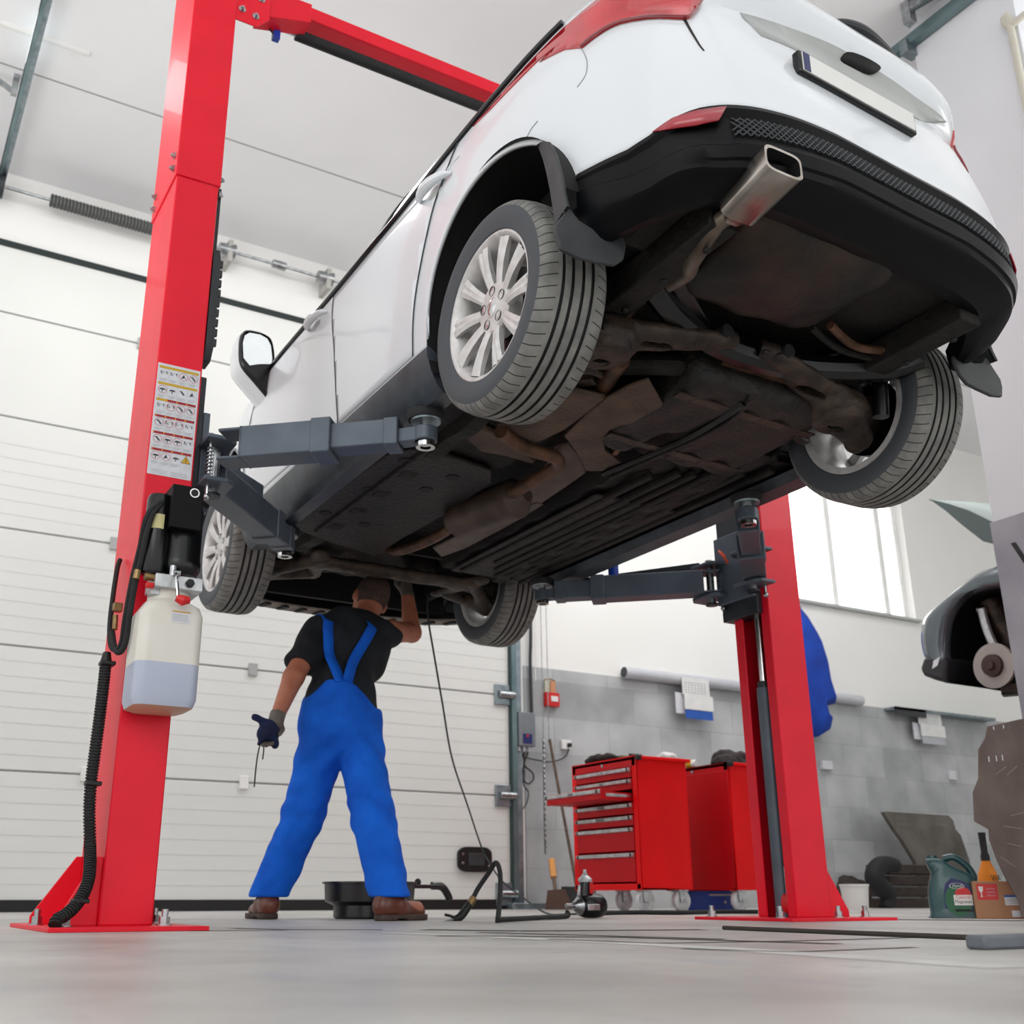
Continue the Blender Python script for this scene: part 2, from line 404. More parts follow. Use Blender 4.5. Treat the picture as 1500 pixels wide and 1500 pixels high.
def on(px, py, infl=0):
    """where the line of sight through a photo point meets the body -> (bearing, height)"""
    o = Vector((0, 0, CAMH))-CO; d = P(px, py, Y=1.0)-Vector((0, 0, CAMH)); prev = None
    t = .9
    while t < 6:
        p = o+d*t
        if .1 < p.z < 1.3:
            yy = p.y-_skew(p.x, p.y); ph = math.atan2(p.x, UC-yy); f = math.hypot(p.x, UC-yy)-_radius(ph, p.z)
            if prev is not None and prev > 0 >= f: return (ph, p.z)
            prev = f
        t += .002
    # just past the outline: nearest approach
    best = None; t = .9
    while t < 6:
        p = o+d*t
        if .1 < p.z < 1.3:
            yy = p.y-_skew(p.x, p.y); ph = math.atan2(p.x, UC-yy); f = math.hypot(p.x, UC-yy)-_radius(ph, p.z)
            if best is None or f < best[0]: best = (f, ph, p.z)
        t += .002
    return best[1:]
def toc0(p): return p-CO
ARCH = [(-.03, .43, .385), (2.63, .43, .385)]
_edge_px = [(835, 265), (870, 246), (920, 222), (950, 203), (985, 177), (1020, 162), (1060, 157), (1130, 165), (1200, 190), (1260, 219)]
_edge = sorted((abs(a), b) for a, b in (on(*p) for p in _edge_px))
_edge = [(0, .612), (.12, .614)]+[e for e in _edge if e[0] > .16]
print('edge', [(round(a, 3), round(b, 3)) for a, b in _edge])
def edge_h(ph):
    a = abs(ph); return float(np.interp(a, [e[0] for e in _edge], [e[1] for e in _edge]))
PH_ARCH = ph_u(ARCH[0][0]-ARCH[0][2], .5, 1)
def low_h(ph):
    p = S(ph, .6); u = p.y
    if p.y < ARCH[0][0]-ARCH[0][2]+1e-6 and math.cos(ph) > 0: return edge_h(ph)
    for c, hc, r in ARCH:
        if abs(u-c) < r: return hc+math.sqrt(max(r*r-(u-c)**2, 0))
    return .362 if u < 2.9 else .40
_TOP = ([-.75, -.6, -.45, -.3, -.1, .1, .3, .6, 1.2, 2.0, 2.6, 3.1, 3.4], [1.20, 1.20, 1.175, 1.14, 1.10, 1.065, 1.035, 1.005, .99, 1.0, .95, .84, .78])
def top_h(ph):
    u = S(ph, .9).y; return float(np.interp(u, *_TOP))
# columns around the car
us = [2.9, 2.75, 2.4, 2.2, 2.0, 1.7, 1.4, 1.1, .8, .6, .45]
cols_l = []
for u in np.linspace(3.3, -.6, 70): cols_l.append(ph_u(u, .6))
for c, hc, r in ARCH:
    for k in range(0, 41):
        u = c+r*math.cos(PI*k/40); cols_l.append(ph_u(u+(1e-5 if k == 0 else (-1e-5 if k == 40 else 0)), .6))
    cols_l += [ph_u(c+r+.002, .6), ph_u(c-r-.002, .6)]
for s in np.linspace(-.86, 0, 44): cols_l.append(ph_s(s, .6))
for k in range(24): cols_l.append(-(PI-.001)+k*(PI-.001-abs(ph_u(3.3, .6)))/24)
cols_l = sorted(set(round(c, 5) for c in cols_l)); cols_l = [c for c in cols_l if c <= 0]
cols = cols_l+[-c for c in reversed(cols_l) if c < -1e-4]
def shell(fl, fh, off, cs, nr, m, name, parent, rows=None, **k):
    mb = MB(); vs = []
    for c in cs:
        a, b = fl(c), fh(c)
        for j in range(nr+1):
            t = j/nr; vs.append(S(c, a+(b-a)*t, off))
    n = nr+1
    mb.add(vs, [(i*n+j, (i+1)*n+j, (i+1)*n+j+1, i*n+j+1) for i in range(len(cs)-1) for j in range(nr)], m)
    return mb.build(name, None, parent, angle=30, **k)
shell(low_h, top_h, 0, cols, 26, WHITECAR, 'body_shell', car, solid=.012)
# hood, greenhouse and roof close the body
mb = MB()
def hoodp(a, b):
    u = 3.36-1.3*a; h = float(np.interp(u, *_TOP)); w = abs(S(ph_u(min(u, 3.3), h), h).x)
    s = (b*2-1); return Vector((w*s*.995, u, h+.07*(1-s*s)*min(1, .3+a)))
mb.grid(hoodp, 14, 16, WHITECAR); mb.build('hood', None, car)
_GW = _pchip([.95, 1.02, 1.2, 1.4, 1.5, 1.56], [.82, .815, .765, .665, .58, .42])
_GR = _pchip([.95, 1.19, 1.3, 1.45, 1.56], [-.52, -.54, -.5, -.38, -.05]); _GF = _pchip([.95, 1.05, 1.3, 1.5, 1.56], [2.2, 2.08, 1.6, 1.22, .9])
def G(ph, h, off=0):
    c, s = -math.cos(ph), math.sin(ph); L = (UC*.6-_GR(h)) if c < 0 else (_GF(h)-UC*.6); n = 4
    r = ((abs(s)/_GW(h))**n+(abs(c)/L)**n)**(-1/n)+off
    return Vector((r*math.sin(ph), UC*.6-r*math.cos(ph), h))
for nm, h0, h1, m in (('roof', 1.44, 1.56, WHITECAR), ('window_band', .95, 1.445, GLASS)):
    mb = MB(); mb.grid(lambda a, b: G(a*2*PI-PI, h0+(h1-h0)*b), 96, 10, m)
    if nm == 'roof': mb.add([G(i/96*2*PI-PI, 1.56) for i in range(96)], [tuple(range(96))], m)
    mb.build(nm, None, car)
for sgn in (-1, 1):   # pillars between the windows
    for u0, wd in ((1.0, .1), (.02, .3)):
        mb = MB(); pts = []
        for h in np.linspace(.96, 1.46, 9):
            lo, hi = .05, PI-.05
            for uu in (u0-wd/2, u0+wd/2):
                a, b = .05, PI-.05
                for _ in range(30):
                    mm = (a+b)/2
                    if G(mm, h).y < uu: a = mm
                    else: b = mm
                pts.append(G(sgn*a, h, .006))
        mb.add(pts, [(2*i, 2*i+1, 2*i+3, 2*i+2) for i in range(8)], BLACKPL if u0 > .5 else WHITECAR)
        mb.build('window_pillar', None, car, solid=.006)
    mb = MB()   # black sealing strip along the window sill
    pts = [S(ph_u(u, .98, sgn), float(np.interp(u, *_TOP))+.004, .004) for u in np.linspace(-.35, 2.05, 50)]
    mb.tube(pts, .011, 8, BLKMET); mb.build('window_seal', None, car)

def patch(poly, off, m, name, parent=car, step=.035, solid=.004, fn=S, mir=1, **k):
    """outline of (bearing, height) points laid on the body"""
    R0 = 1.0
    bm = bmesh.new(); vs = [bm.verts.new((mir*a, b, 0)) for a, b in poly]; bm.faces.new(vs)
    amin, amax = min(v.co.x for v in vs), max(v.co.x for v in vs); hmin, hmax = min(v.co.y for v in vs), max(v.co.y for v in vs)
    for ax, lo, hi in ((0, amin, amax), (1, hmin, hmax)):
        st = step/ (1.2 if ax == 0 else 1.0); q = lo+st
        while q < hi:
            co = [0, 0, 0]; no = [0, 0, 0]; co[ax] = q; no[ax] = 1
            bmesh.ops.bisect_plane(bm, geom=bm.verts[:]+bm.edges[:]+bm.faces[:], plane_co=co, plane_no=no, dist=1e-6); q += st
    bmesh.ops.triangulate(bm, faces=bm.faces[:])
    mb = MB(); bm.verts.index_update()
    mb.add([fn(v.co.x, v.co.y, off) for v in bm.verts], [tuple(v.index for v in f.verts) for f in bm.faces], m); bm.free()
    return mb.build(name, None, parent, solid=solid, angle=50, **k)
def smooth_poly(pts, k=5):
    pts = [Vector((p[0], p[1], 0)) for p in pts]; out = []; N = len(pts)
    for i in range(N):
        p0, p1, p2, p3 = pts[i-1], pts[i], pts[(i+1) % N], pts[(i+2) % N]
        for j in range(k):
            t = j/k; q = .5*((2*p1)+(p2-p0)*t+(2*p0-5*p1+4*p2-p3)*t*t+(3*p1-p0-3*p2+p3)*t**3); out.append((q.x, q.y))
    return out
def smooth_open(pts, k=6):
    return [(p.x, p.y) for p in spline([Vector((a, b, 0)) for a, b in pts], k)]
# doors with dark gaps
def U(u, h, side=-1): return (ph_u(u, h, side), h)
rear_edge = [on(597, 508), on(609, 440), on(634, 312), on(653, 257), on(676, 200)]
rear_edge = [(a, b) for a, b in rear_edge]; rear_edge[0] = U(.455, .375)
front_cut = [U(1.08, .375), U(1.09, .5), U(1.12, .7), U(1.16, .85), U(1.18, .975)]
cut2 = [(a+.0045, b) for a, b in front_cut]   # nearer the tail
a_cut = [U(2.2, .40), U(2.22, .7), U(2.1, .93), U(2.08, .985)]
RD = smooth_open(rear_edge[:-1]+[(rear_edge[-1][0], .968)])+[(a, b) for a, b in reversed(smooth_open(cut2))]
RD = [(a, min(b, .972)) for a, b in RD]
FD = smooth_open(front_cut)+list(reversed(smooth_open(a_cut)))
for mir in (1, -1):
    patch(RD, .004, WHITECAR, 'rear_door', mir=mir, solid=.006, step=.03); patch(FD, .004, WHITECAR, 'front_door', mir=mir, solid=.006, step=.03)
    for line in (smooth_open(rear_edge), smooth_open(a_cut), [(a+.002, b) for a, b in smooth_open(front_cut)]):
        mb = MB(); pts = [S(mir*a, b, .0035) for a, b in line]; mb.tube(pts, .0026, 5, DGREY); mb.build('door_gap', None, car)
    for (hx, hh, du) in ((.30, .925, .105), (1.33, .93, .105)):
        h_ = MB(); pts = []
        for k in range(13):
            t = k/12; u = hx+(t-.5)*2*du; pts.append(S(ph_u(u, hh, -mir), hh+.012*t, .003+.034*math.sin(PI*t)**.6))
        h_.tube(pts, lambda t: .005+.013*math.sin(PI*t)**.5, 10, WHITECAR)
        h_.build('door_handle', None, car)
        c = S(ph_u(hx+.01, hh, -mir), hh-.012, .0); c2 = MB(); c2.sph(c, .05, 16, TRIMSHADE, (.14, 1, .55)); c2.build('handle_cup', None, car)
# fuel/bumper seam behind the wheel and the seam under the lamp
for mir in (1, -1):
    for line in ([on(853, 72), on(860, 90), on(858, 110), on(846, 128)], [on(770, 206), on(778, 190), on(788, 178)], ):
        mb = MB(); mb.tube([S(mir*a, b, .0008) for a, b in smooth_open(line)], .0016, 5, SIGNG); mb.build('panel_gap', None, car)
# tail lamps
lampA = [on(853, 71), on(880, 50), on(905, 37), on(940, 29), on(1000, 29), on(1015, 22), on(1026, 6)]
print('lampA', [(round(math.degrees(a), 1), round(b, 3)) for a, b in lampA])
e = lampA[-1]
n0 = on(823, 54)
lamp_full = smooth_open(lampA)+[(e[0], 1.09), (e[0]-.03, 1.13), (ph_u(-.55, 1.1, -1), 1.165), U(-.45, 1.155), U(-.3, 1.125), U(-.1, 1.085), U(.1, 1.052), U(.0, 1.05), U(-.12, 1.062)]+[U(-.22, 1.075), U(-.29, 1.075), (lampA[0][0]-.055, 1.062), (lampA[0][0]-.02, 1.03)]
for mir in (1, -1):
    L_ = patch(lamp_full, .004, LAMP, 'tail_lamp', mir=mir, step=.025, solid=.01)
    mb = MB(); mb.tube([S(mir*a, b, .012) for a, b in smooth_open(lampA)], .004, 6, LAMPD); mb.build('lamp_rim', None, L_)
    gap = [on(1003, 30), on(1012, 47), on(1024, 66), on(1031, 75)]
    mb = MB(); mb.tube([S(mir*a, b, .001) for a, b in smooth_open(gap)], lambda t: .0045*(1-.6*t), 6, BLACK); mb.build('tailgate_gap', None, car)
# trim under the lip, its shade painted in as grey, with the release recess, number plate
tr = smooth_open([on(1083, 20), on(1150, 40), on(1230, 73), on(1300, 115), on(1345, 147), on(1386, 180)])
bl = [on(1372, 181), on(1345, 176)]; tb = [on(1162, 76), on(1115, 53)]
low_ = [(tb[0][0]+(bl[1][0]-tb[0][0])*k/5, tb[0][1]+(bl[1][1]-tb[0][1])*k/5) for k in range(5, -1, -1)]
low_ = [(p, max(h, .972)) for p, h in low_]
def RS(s, h, off=0): return S(ph_s(s, h), h, off)
patch(tr+[(bl[0][0], max(bl[0][1], 1.0))]+low_+[tb[1]], .003, TRIMSHADE, 'shaded_tailgate_trim', step=.05, solid=.004)
patch(smooth_poly([on(*p) for p in ((1229, 92), (1238, 79), (1262, 85), (1286, 99), (1283, 107), (1270, 112), (1245, 102))], 3), .008, DARK, 'tailgate_release', step=.05, solid=.004)
yp = RS(-.03, .955).y-.052
cs = [toc0(P(*p, Y=CO.y+yp)) for p in ((1153, 72), (1330, 160), (1357, 199), (1176, 116))]
pc = sum(cs, Vector())/4; wv = ((cs[1]-cs[0])+(cs[2]-cs[3]))/4; hv = Vector((0, 0, ((cs[0]-cs[3])+(cs[1]-cs[2])).z/4)); print('plate', pc, wv, hv)
wv = Vector((wv.x, .055*wv.x*.8, 0))
def pbox(mb, w, h, y0, y1, m, dx=0):
    c = pc+Vector((0, (y0+y1)/2, 0))+wv*dx; a = math.atan2(wv.y, wv.x); mb.box(c, (2*wv.length*w, abs(y1-y0), 2*hv.z*h), RZ(a), m)
pf = MB(); pbox(pf, 1, 1, -.006, .02, BLKMET); pfo = pf.build('plate_frame', None, car, bevel=.005)
pl = MB(); pbox(pl, .955, .80, -.010, -.005, WHITE); plo = pl.build('number_plate', None, pfo)
pb = MB(); pbox(pb, .05, .79, -.0115, -.0095, NAVY, -.9); pb.build('plate_band', None, plo)
# rear wiper arm standing past the lip
mb = MB(); mb.tube([toc0(P(1215, 32, Y=CO.y-.66)), toc0(P(1243, 38, Y=CO.y-.68)), toc0(P(1275, 54, Y=CO.y-.68)), toc0(P(1312, 84, Y=CO.y-.64))], lambda t: .006+.015*math.sin(PI*t), 10, BLACKPL, smooth=6); mb.build('rear_wiper', None, car)
# black lower bumper
bc = [c for c in cols if S(c, .5).y < ARCH[0][0]-ARCH[0][2]+1e-3 and math.cos(c) > 0]
def bump_col(c):
    a = abs(c); e = edge_h(c); side = min(1, max(0, (a-.30)/(.50-.30)))     # 0 at the tail, 1 at the wheel arch
    t = 1-side
    low = .395*t+.335*(1-t)
    q = [(e+.004, .004), (e-.012, .007)]
    if t > 0:
        q += [(e-.02*t-.014, .007*(1-t)-.010*t), (e-.095*t-.02, .007*(1-t)-.010*t), (e-.105*t-.022, .005)]
    else: q += [(e-.014, .007), (e-.02, .007), (e-.022, .007)]
    h0 = q[-1][0]
    g = min(1, max(0, (.34-a)/.05)); q += [(h0-.03, .004), (h0-.034, .004-.008*g), (h0-.05, .003-.008*g)]
    for k in range(1, 6): q.append((h0-.05+(low-h0+.05)*k/5, .003-.008*g-(.02+.055*t)*(k/5)**1.5))
    q += [(low-.006, -.03-.06*t), (low+.0, -.045-.09*t), (low+.06, -.05-.15*t)]
    return [S(c, h, o) for h, o in q]
mb = MB(); ps = [bump_col(c) for c in bc]; n = len(ps[0])
mb.add([p for r in ps for p in r], [(i*n+j, i*n+j+1, (i+1)*n+j+1, (i+1)*n+j) for i in range(len(ps)-1) for j in range(n-1)], BUMPBLK)
bump = mb.build('rear_bumper_cladding', None, car, angle=28)
LATT = mat('lattice_grey', '#34373a', .5)
# lattice in the bumper slot
mb = MB()
sl = [(s, edge_h(ph_s(s))) for s in np.linspace(-.6, .6, 90)]
def slot(s, v): e = edge_h(ph_s(s)); return RS(s, e-.036-.058*v, -.009)
for k in range(-4, 72):
    for dr in (1, -1):
        pts = []
        for j in range(5):
            v = j/4; s = -.61+k*.019+dr*(v-.5)*.060
            if -.61 < s < .70: pts.append(slot(s, v)+Vector((0, -.002, 0)))
        if len(pts) > 1: mb.tube(pts, .0024, 5, LATT)
mb.build('bumper_lattice', None, bump, smooth=False)
refl = [on(957, 196), on(985, 176), on(1015, 166), on(1063, 159), on(1052, 179), on(1020, 186), on(985, 191)]
for mir in (1, -1): patch([(a, b-.002) for a, b in refl], .010, REFL, 'bumper_reflector', mir=mir, solid=.004, step=.03)
# sill cladding
for s in (-1, 1):
    mb = MB(); sec = [(.887, .366), (.893, .36), (.893, .33), (.878, .285), (.855, .235), (.83, .212), (.76, .222), (.74, .26)]
    rows = []
    for u in np.linspace(ARCH[0][0]+ARCH[0][2]-.005, ARCH[1][0]-ARCH[1][2]+.005, 40):
        w = abs(S(ph_u(u, .36), .36).x)-.885
        rows.append([Vector((s*(a+w), u, h)) for a, h in sec])
    n = len(sec); mb.add([p for r in rows for p in r], [(i*n+j, i*n+j+1, (i+1)*n+j+1, (i+1)*n+j) for i in range(39) for j in range(n-1)], SILLBLK)
    mb.add(rows[0], [tuple(range(n))]); mb.add(rows[-1], [tuple(range(n))])
    mb.build('sill_cladding', None, car, angle=25)
def toc(p): return p-CO
# wheel arch liners
for c, hc, r in ARCH:
    for s in (-1, 1):
        mb = MB(); R2 = r+.012
        prof = [(R2, .872), (R2, .86), (R2+.005, .62), (R2-.05, .585), (.30, .58)]
        mb.lathe([(a, s*b) for a, b in prof], (0, c, hc), 'x', 40, DARK, a0=-.25*PI*.55, a1=PI-.12)
        mb.build('wheel_arch_liner', None, car)
# wheels
def make_wheel(s, u, facing_out=True):
    o = s   # outward direction of x
    w = MB()
    prof = [(.215, .098), (.222, .104), (.228, .104), (.228, .096), (.212, .085), (.205, .05), (.198, -.02), (.205, -.09), (.226, -.1), (.226, -.106), (.20, -.1), (.192, -.02), (.198, .05), (.205, .085)]
    w.lathe([(a, o*b) for a, b in prof], (0, 0, 0), 'x', 56, ALLOY, closed=True)
    w.lathe([(0, o*.088), (.03, o*.089), (.034, o*.086), (.075, o*.084), (.082, o*.074), (.082, o*.03), (0, o*.03)], (0, 0, 0), 'x', 40, ALLOY)
    for k in range(10):
        a = 2*PI*k/10+.12
        rad = Vector((0, math.cos(a), math.sin(a))); tan = Vector((0, -math.sin(a), math.cos(a)))
        sec = []
        for t in (0, .25, .5, .75, 1):
            r_ = .062+t*(.21-.062); wd = .0165+.004*t+.009*t*t; x = .083+.017*t+.006*math.sin(PI*t)
            wd2 = wd*.40; dep = .03-.01*t
            sec.append([rad*r_+tan*wd+Vector((o*(x-.006), 0, 0)), rad*r_+tan*wd2+Vector((o*x, 0, 0)), rad*r_+Vector((o*(x-.005*t), 0, 0)), rad*r_-tan*wd2+Vector((o*x, 0, 0)), rad*r_-tan*wd+Vector((o*(x-.006), 0, 0)),
                        rad*r_-tan*wd*.8+Vector((o*(x-dep), 0, 0)), rad*r_+tan*wd*.8+Vector((o*(x-dep), 0, 0))])
        w.add([p for q in sec for p in q], [(i*7+j, i*7+(j+1) % 7, (i+1)*7+(j+1) % 7, (i+1)*7+j) for i in range(4) for j in range(7)], ALLOY)
    wh = w.build('wheel', None, car, angle=32); wh.location = (s*.757, u, .337)
    t = MB(); R = .325
    pr = [(.222, .098), (.232, .108), (.25, .112), (.275, .116), (.297, .112), (.309, .102), (.316, .094), (.3195, .080), (.322, .062)]
    for g in (.048, .017, -.017, -.048):
        pr += [(.3235, g+.006), (.3165, g+.0045), (.3165, g-.0045), (.3235, g-.006)]
    pr += [(.322, -.062), (.3195, -.080), (.316, -.094), (.309, -.102), (.297, -.112), (.275, -.116), (.25, -.112), (.232, -.108), (.222, -.098)]
    t.lathe(pr, (0, 0, 0), 'x', 96, TYRE); t.build('tyre', None, wh, angle=30)
    d = MB(); d.lathe([(.05, o*.02), (.14, o*.02), (.14, -o*.005), (.05, -o*.005)], (0, 0, 0), 'x', 40, BLKMET); d.lathe([(0, -o*.0), (.07, -o*.0), (.075, -o*.06), (.05, -o*.1), (0, -o*.1)], (0, 0, 0), 'x', 24, ARMD)
    d.build('brake_disc', None, wh)
    l = MB()
    for k in range(5):
        a = 2*PI*k/5+.3; c = Vector((o*.081, .054*math.cos(a), .054*math.sin(a)))
        l.lathe([(.0125, o*.005), (.0125, 0), (.016, 0), (.016, o*.006)], c, 'x', 12, BLACK); l.cyl(c+Vector((-o*.01, 0, 0)), c+Vector((o*.004, 0, 0)), .0095, n=6, m=CHROME)
    l.lathe([(0, o*.093), (.018, o*.093), (.027, o*.089)], (0, 0, 0), 'x', 20, CHROME)
    l.build('lug_nuts', None, wh)
    return wh
for s in (-1, 1):
    for u in (0, 2.66): make_wheel(s, u)
# mud flaps
def toc(p): return p-CO
FY = CO.y-.425
fo = [toc0(P(*p, X=CO.x-.868)) for p in ((788, 216), (796, 210), (808, 210), (818, 230), (826, 258), (831, 288), (835, 304))]
fi = [toc0(P(*p, X=CO.x-.862)) for p in ((788, 216), (789, 218), (795, 235), (800, 255), (805, 280), (809, 305), (812, 330))]
ff = [toc(P(*p, Y=FY)) for p in ((812, 330), (813, 345), (820, 366), (845, 379), (880, 387), (900, 390), (912, 382), (917, 362), (915, 350), (900, 345), (870, 336), (848, 322), (835, 304))]
for s in (-1, 1):
    mb = MB(); k = -s
    A_ = [Vector((v.x*k, v.y, v.z)) for v in fo]; B_ = [Vector((v.x*k, v.y, v.z)) for v in fi]; n = 7
    A2 = [v+Vector((s*.012, -.004, 0)) for v in A_]; D_ = [v+Vector((-s*.05, .02, 0)) for v in B_]
    rows = [[A_[i], A2[i], B_[i], D_[i]] for i in range(n)]
    mb.add([p for r in rows for p in r], [(i*4+j, i*4+j+1, (i+1)*4+j+1, (i+1)*4+j) for i in range(n-1) for j in range(3)], FLAP)
    F_ = [Vector((v.x*k, v.y+.06*(v.z-.4), v.z)) for v in ff]; n = len(F_); d = Vector((0, .014, 0))
    mb.add(F_+[q+d for q in F_], [tuple(range(n)), tuple(range(2*n-1, n-1, -1))]+[(i, (i+1) % n, n+(i+1) % n, n+i) for i in range(n)], FLAP)
    mb.build('mud_flap', None, car, bevel=.004, angle=40)
# exterior mirror
for s in (-1, 1):
    MY = CO.y+1.93
    out = [toc(P(*p, Y=MY)) for p in ((352, 500), (355, 488), (363, 483), (382, 486), (394, 492), (400, 502), (403, 525), (403, 560), (398, 585), (388, 575), (372, 556), (357, 538), (352, 524))]
    gl = [toc(P(*p, Y=MY)) for p in ((356, 502), (359, 491), (366, 487), (382, 490), (392, 496), (397, 506), (399, 524), (398, 533), (380, 533), (366, 535), (357, 524))]
    out = [Vector((s*abs(v.x), v.y, v.z)) for v in out]; gl = [Vector((s*abs(v.x), v.y, v.z)) for v in gl]; c = sum(out, Vector())/len(out)
    out = [Vector((q.x, q.y, q.z)) for q in spline(out+[out[0]], 4)[:-1]]; K = len(out)
    def ring(k, y, dz=0): return [c+(v-c)*k+Vector((0, y, dz)) for v in out]
    def loft(mb, R_, m):
        for p, q in zip(R_, R_[1:]): mb.add(p+q, [(i, (i+1) % K, K+(i+1) % K, K+i) for i in range(K)], m)
    mb = MB(); loft(mb, [ring(.90, .006), ring(.94, -.004), ring(1.0, .004), ring(1.02, .02)], BLKMET); mb.add(ring(.90, .006), [tuple(range(K))], BLKMET)
    mh = mb.build('door_mirror', None, car)
    mb = MB(); n = len(gl); mb.add([v+Vector((0, .002, 0)) for v in gl], [tuple(range(n))], MIRR); mb.build('mirror_glass', None, mh)
    mb = MB(); R_ = [ring(1.02, .02), ring(1.04, .05), ring(1.02, .12), ring(.9, .17), ring(.6, .205), ring(.1, .215)]; loft(mb, R_, WHITECAR); mb.build('mirror_cap', None, mh)
    mb = MB(); e0 = out[len(out)*8//13]; mb.beam(e0+Vector((-s*.02, .06, .0)), S(ph_u(2.0, .97, s), .985), .05, .06, BLKMET, up=(0, 1, 0)); mb.build('mirror_arm', None, mh, bevel=.01)
# ------------------------------------------------------------------ underside of the car
def pz(h, *pts, ox=0, oy=0, k=1):
    return [toc(P(ox+a*k, oy+b*k, Z=CO.z+h)) for a, b in pts]
def plate(pts, th, m, name, parent=car, **k):
    n = len(pts); d = Vector((0, 0, th)); mb = MB()
    mb.add(pts+[p+d for p in pts], [tuple(range(n)), tuple(range(2*n-1, n-1, -1))]+[(i, (i+1) % n, n+(i+1) % n, n+i) for i in range(n)], m)
    return mb.build(name, None, parent, bevel=k.pop('bevel', .006), **k)
# main floor with pressed ribs and frame rails
mb = MB()
def floorp(a, b):
    u = .32+a*1.98; s = (b*2-1)*.78; t = abs(s)
    h = .292+.006*math.sin(u*26)*(1 if .2 < t < .6 else .2)
    if t < .17: h = .42
    elif t < .21: h = .42-(t-.17)/.04*.125
    if .50 < t < .60: h -= .035*min(1, (t-.5)/.02, (.6-t)/.02)
    return Vector((s, u, h))
mb.grid(floorp, 90, 78, UND); mb.build('floor_pan', None, car, solid=-.01, angle=30)
mb = MB()   # rear floor over the axle and luggage well
def rfl(a, b):
    u = -.66+a*1.0; s = (b*2-1)*.62
    return Vector((s, u, .44+.05*math.exp(-((u+.05)/.22)**2)))
mb.grid(rfl, 40, 40, UND); mb.build('rear_floor', None, car)
for s in (-1, 1):   # chassis rails
    mb = MB(); mb.beam((s*.5, .4, .37), (s*.5, -.62, .40), .09, .09, UND); mb.beam((s*.60, -.36, .44), (s*.58, -.66, .48), .08, .06, UND)
    for k in range(5): mb.cyl((s*.5, -.55+k*.18, .322), (s*.5, -.55+k*.18, .335), .012, m=DARK)
    mb.build('chassis_rail', None, car, bevel=.008)
# spare wheel well, brown and worn
def wellf(p):
    d = rbox(p, (-.13, -.47, .47), (.60, .45, .21), .10)
    d = smin(d, ell(p, (-.16, -.46, .40), (.24, .17, .055)), .05)
    d = d+.004*np.sin(p[:, 0]*34)*np.sin(p[:, 1]*29)
    return d
sdf_build('spare_wheel_well', wellf, (-.5, -.75, .33), (.24, -.2, .5), .012, MUFF, car, 2)
# exhaust
mb = MB()
a0, a1 = Vector((-.50, -.845, .415)), Vector((-.495, -.67, .385))
def rr(k, w, h, n=24):
    a = 2*PI*k/n; c, q = math.cos(a), math.sin(a); e = .45
    return math.copysign(abs(c)**e, c)*w, math.copysign(abs(q)**e, q)*h
rows = []
for t, w, h in ((0, .056, .030), (-.012, .060, .034), (0.0, .064, .038), (.02, .064, .038), (1, .060, .036), (1.05, .04, .03), (1.15, .026, .026)):
    c = a0+(a1-a0)*t; rows.append([c+Vector((rr(k, w, h)[0], 0, rr(k, w, h)[1])) for k in range(24)])
rows.insert(0, [a0+(a1-a0)*.9+Vector((rr(k, .054, .029)[0], 0, rr(k, .054, .029)[1])) for k in range(24)])
for i, r in enumerate(rows[:-1]):
    mb.add(rows[i]+rows[i+1], [(j, (j+1) % 24, 24+(j+1) % 24, 24+j) for j in range(24)], DARK if i == 0 else EXTIP)
exh = mb.build('exhaust_tip', None, car, angle=40)
mb = MB(); mb.tube([a1+Vector((0, .02, 0)), Vector((-.51, -.60, .372)), Vector((-.47, -.46, .355)), Vector((-.42, -.36, .375)), Vector((-.40, -.1, .42)), Vector((-.36, .12, .36))], .024, 14, mat('tail_pipe', '#8a7f73', .4, .6, noise='#5d5147', scale=8), smooth=6); mb.build('exhaust_tail_pipe', None, car)
K3 = 1/3
def q3(h, *pts): return pz(h, *pts, ox=600, oy=450, k=K3)
rp = q3(.235, (400, 545), (470, 600), (560, 635), (630, 655), (655, 680), (640, 705), (560, 755), (450, 815))
mb = MB(); mb.tube(rp, .026, 14, PIPE, smooth=5); mb.build('exhaust_pipe', None, car)
ca, cb = q3(.225, (488, 862), (215, 935)); ca = q3(.235, (470, 840))[0]
mb = MB(); d = (cb-ca).normalized(); mb.tube([ca-d*.06, ca, ca+d*.06, cb-d*.06, cb, cb+d*.06], lambda t: .03+.055*min(1, 2.2*math.sin(PI*t)), 24, CAT); mb.build('centre_silencer', None, car)
fp = q3(.235, (215, 935), (150, 990), (60, 1035)); mb = MB(); mb.tube(fp+[fp[-1]+Vector((0, .25, .03)), fp[-1]+Vector((.05, .5, .12))], .024, 12, PIPE, smooth=5); mb.build('front_pipe', None, car)
mb = MB(); mb.tube(q3(.30, (840, 360), (880, 300), (930, 230)), .03, 12, PIPE, smooth=4); mb.build('axle_pipe', None, car)
# heat shields
SH = q3(.245, (1050, 320), (1115, 430), (1070, 495), (990, 515), (930, 520), (875, 545), (850, 590), (860, 635), (930, 685), (870, 705), (850, 722), (775, 722), (760, 690), (740, 650), (680, 570), (760, 490), (870, 400), (960, 350))
sh = plate(SH, .012, SHIELD, 'heat_shield', bevel=.004)
plate(q3(.25, (380, 525), (450, 500), (600, 430), (720, 365), (800, 385), (870, 402), (770, 480), (680, 545), (560, 600), (470, 565)), .02, SHIELD, 'heat_shield', bevel=.01)
plate(q3(.285, (640, 615), (700, 600), (750, 655), (775, 730), (690, 790), (600, 850), (560, 880), (500, 905), (430, 900), (560, 760)), .015, CAT, 'tunnel_shield')
plate(q3(.262, (255, 540), (300, 520), (390, 560), (520, 640), (560, 680), (540, 695), (420, 660), (310, 640), (250, 590)), .03, SHIELD, 'resonator_shield', bevel=.02)
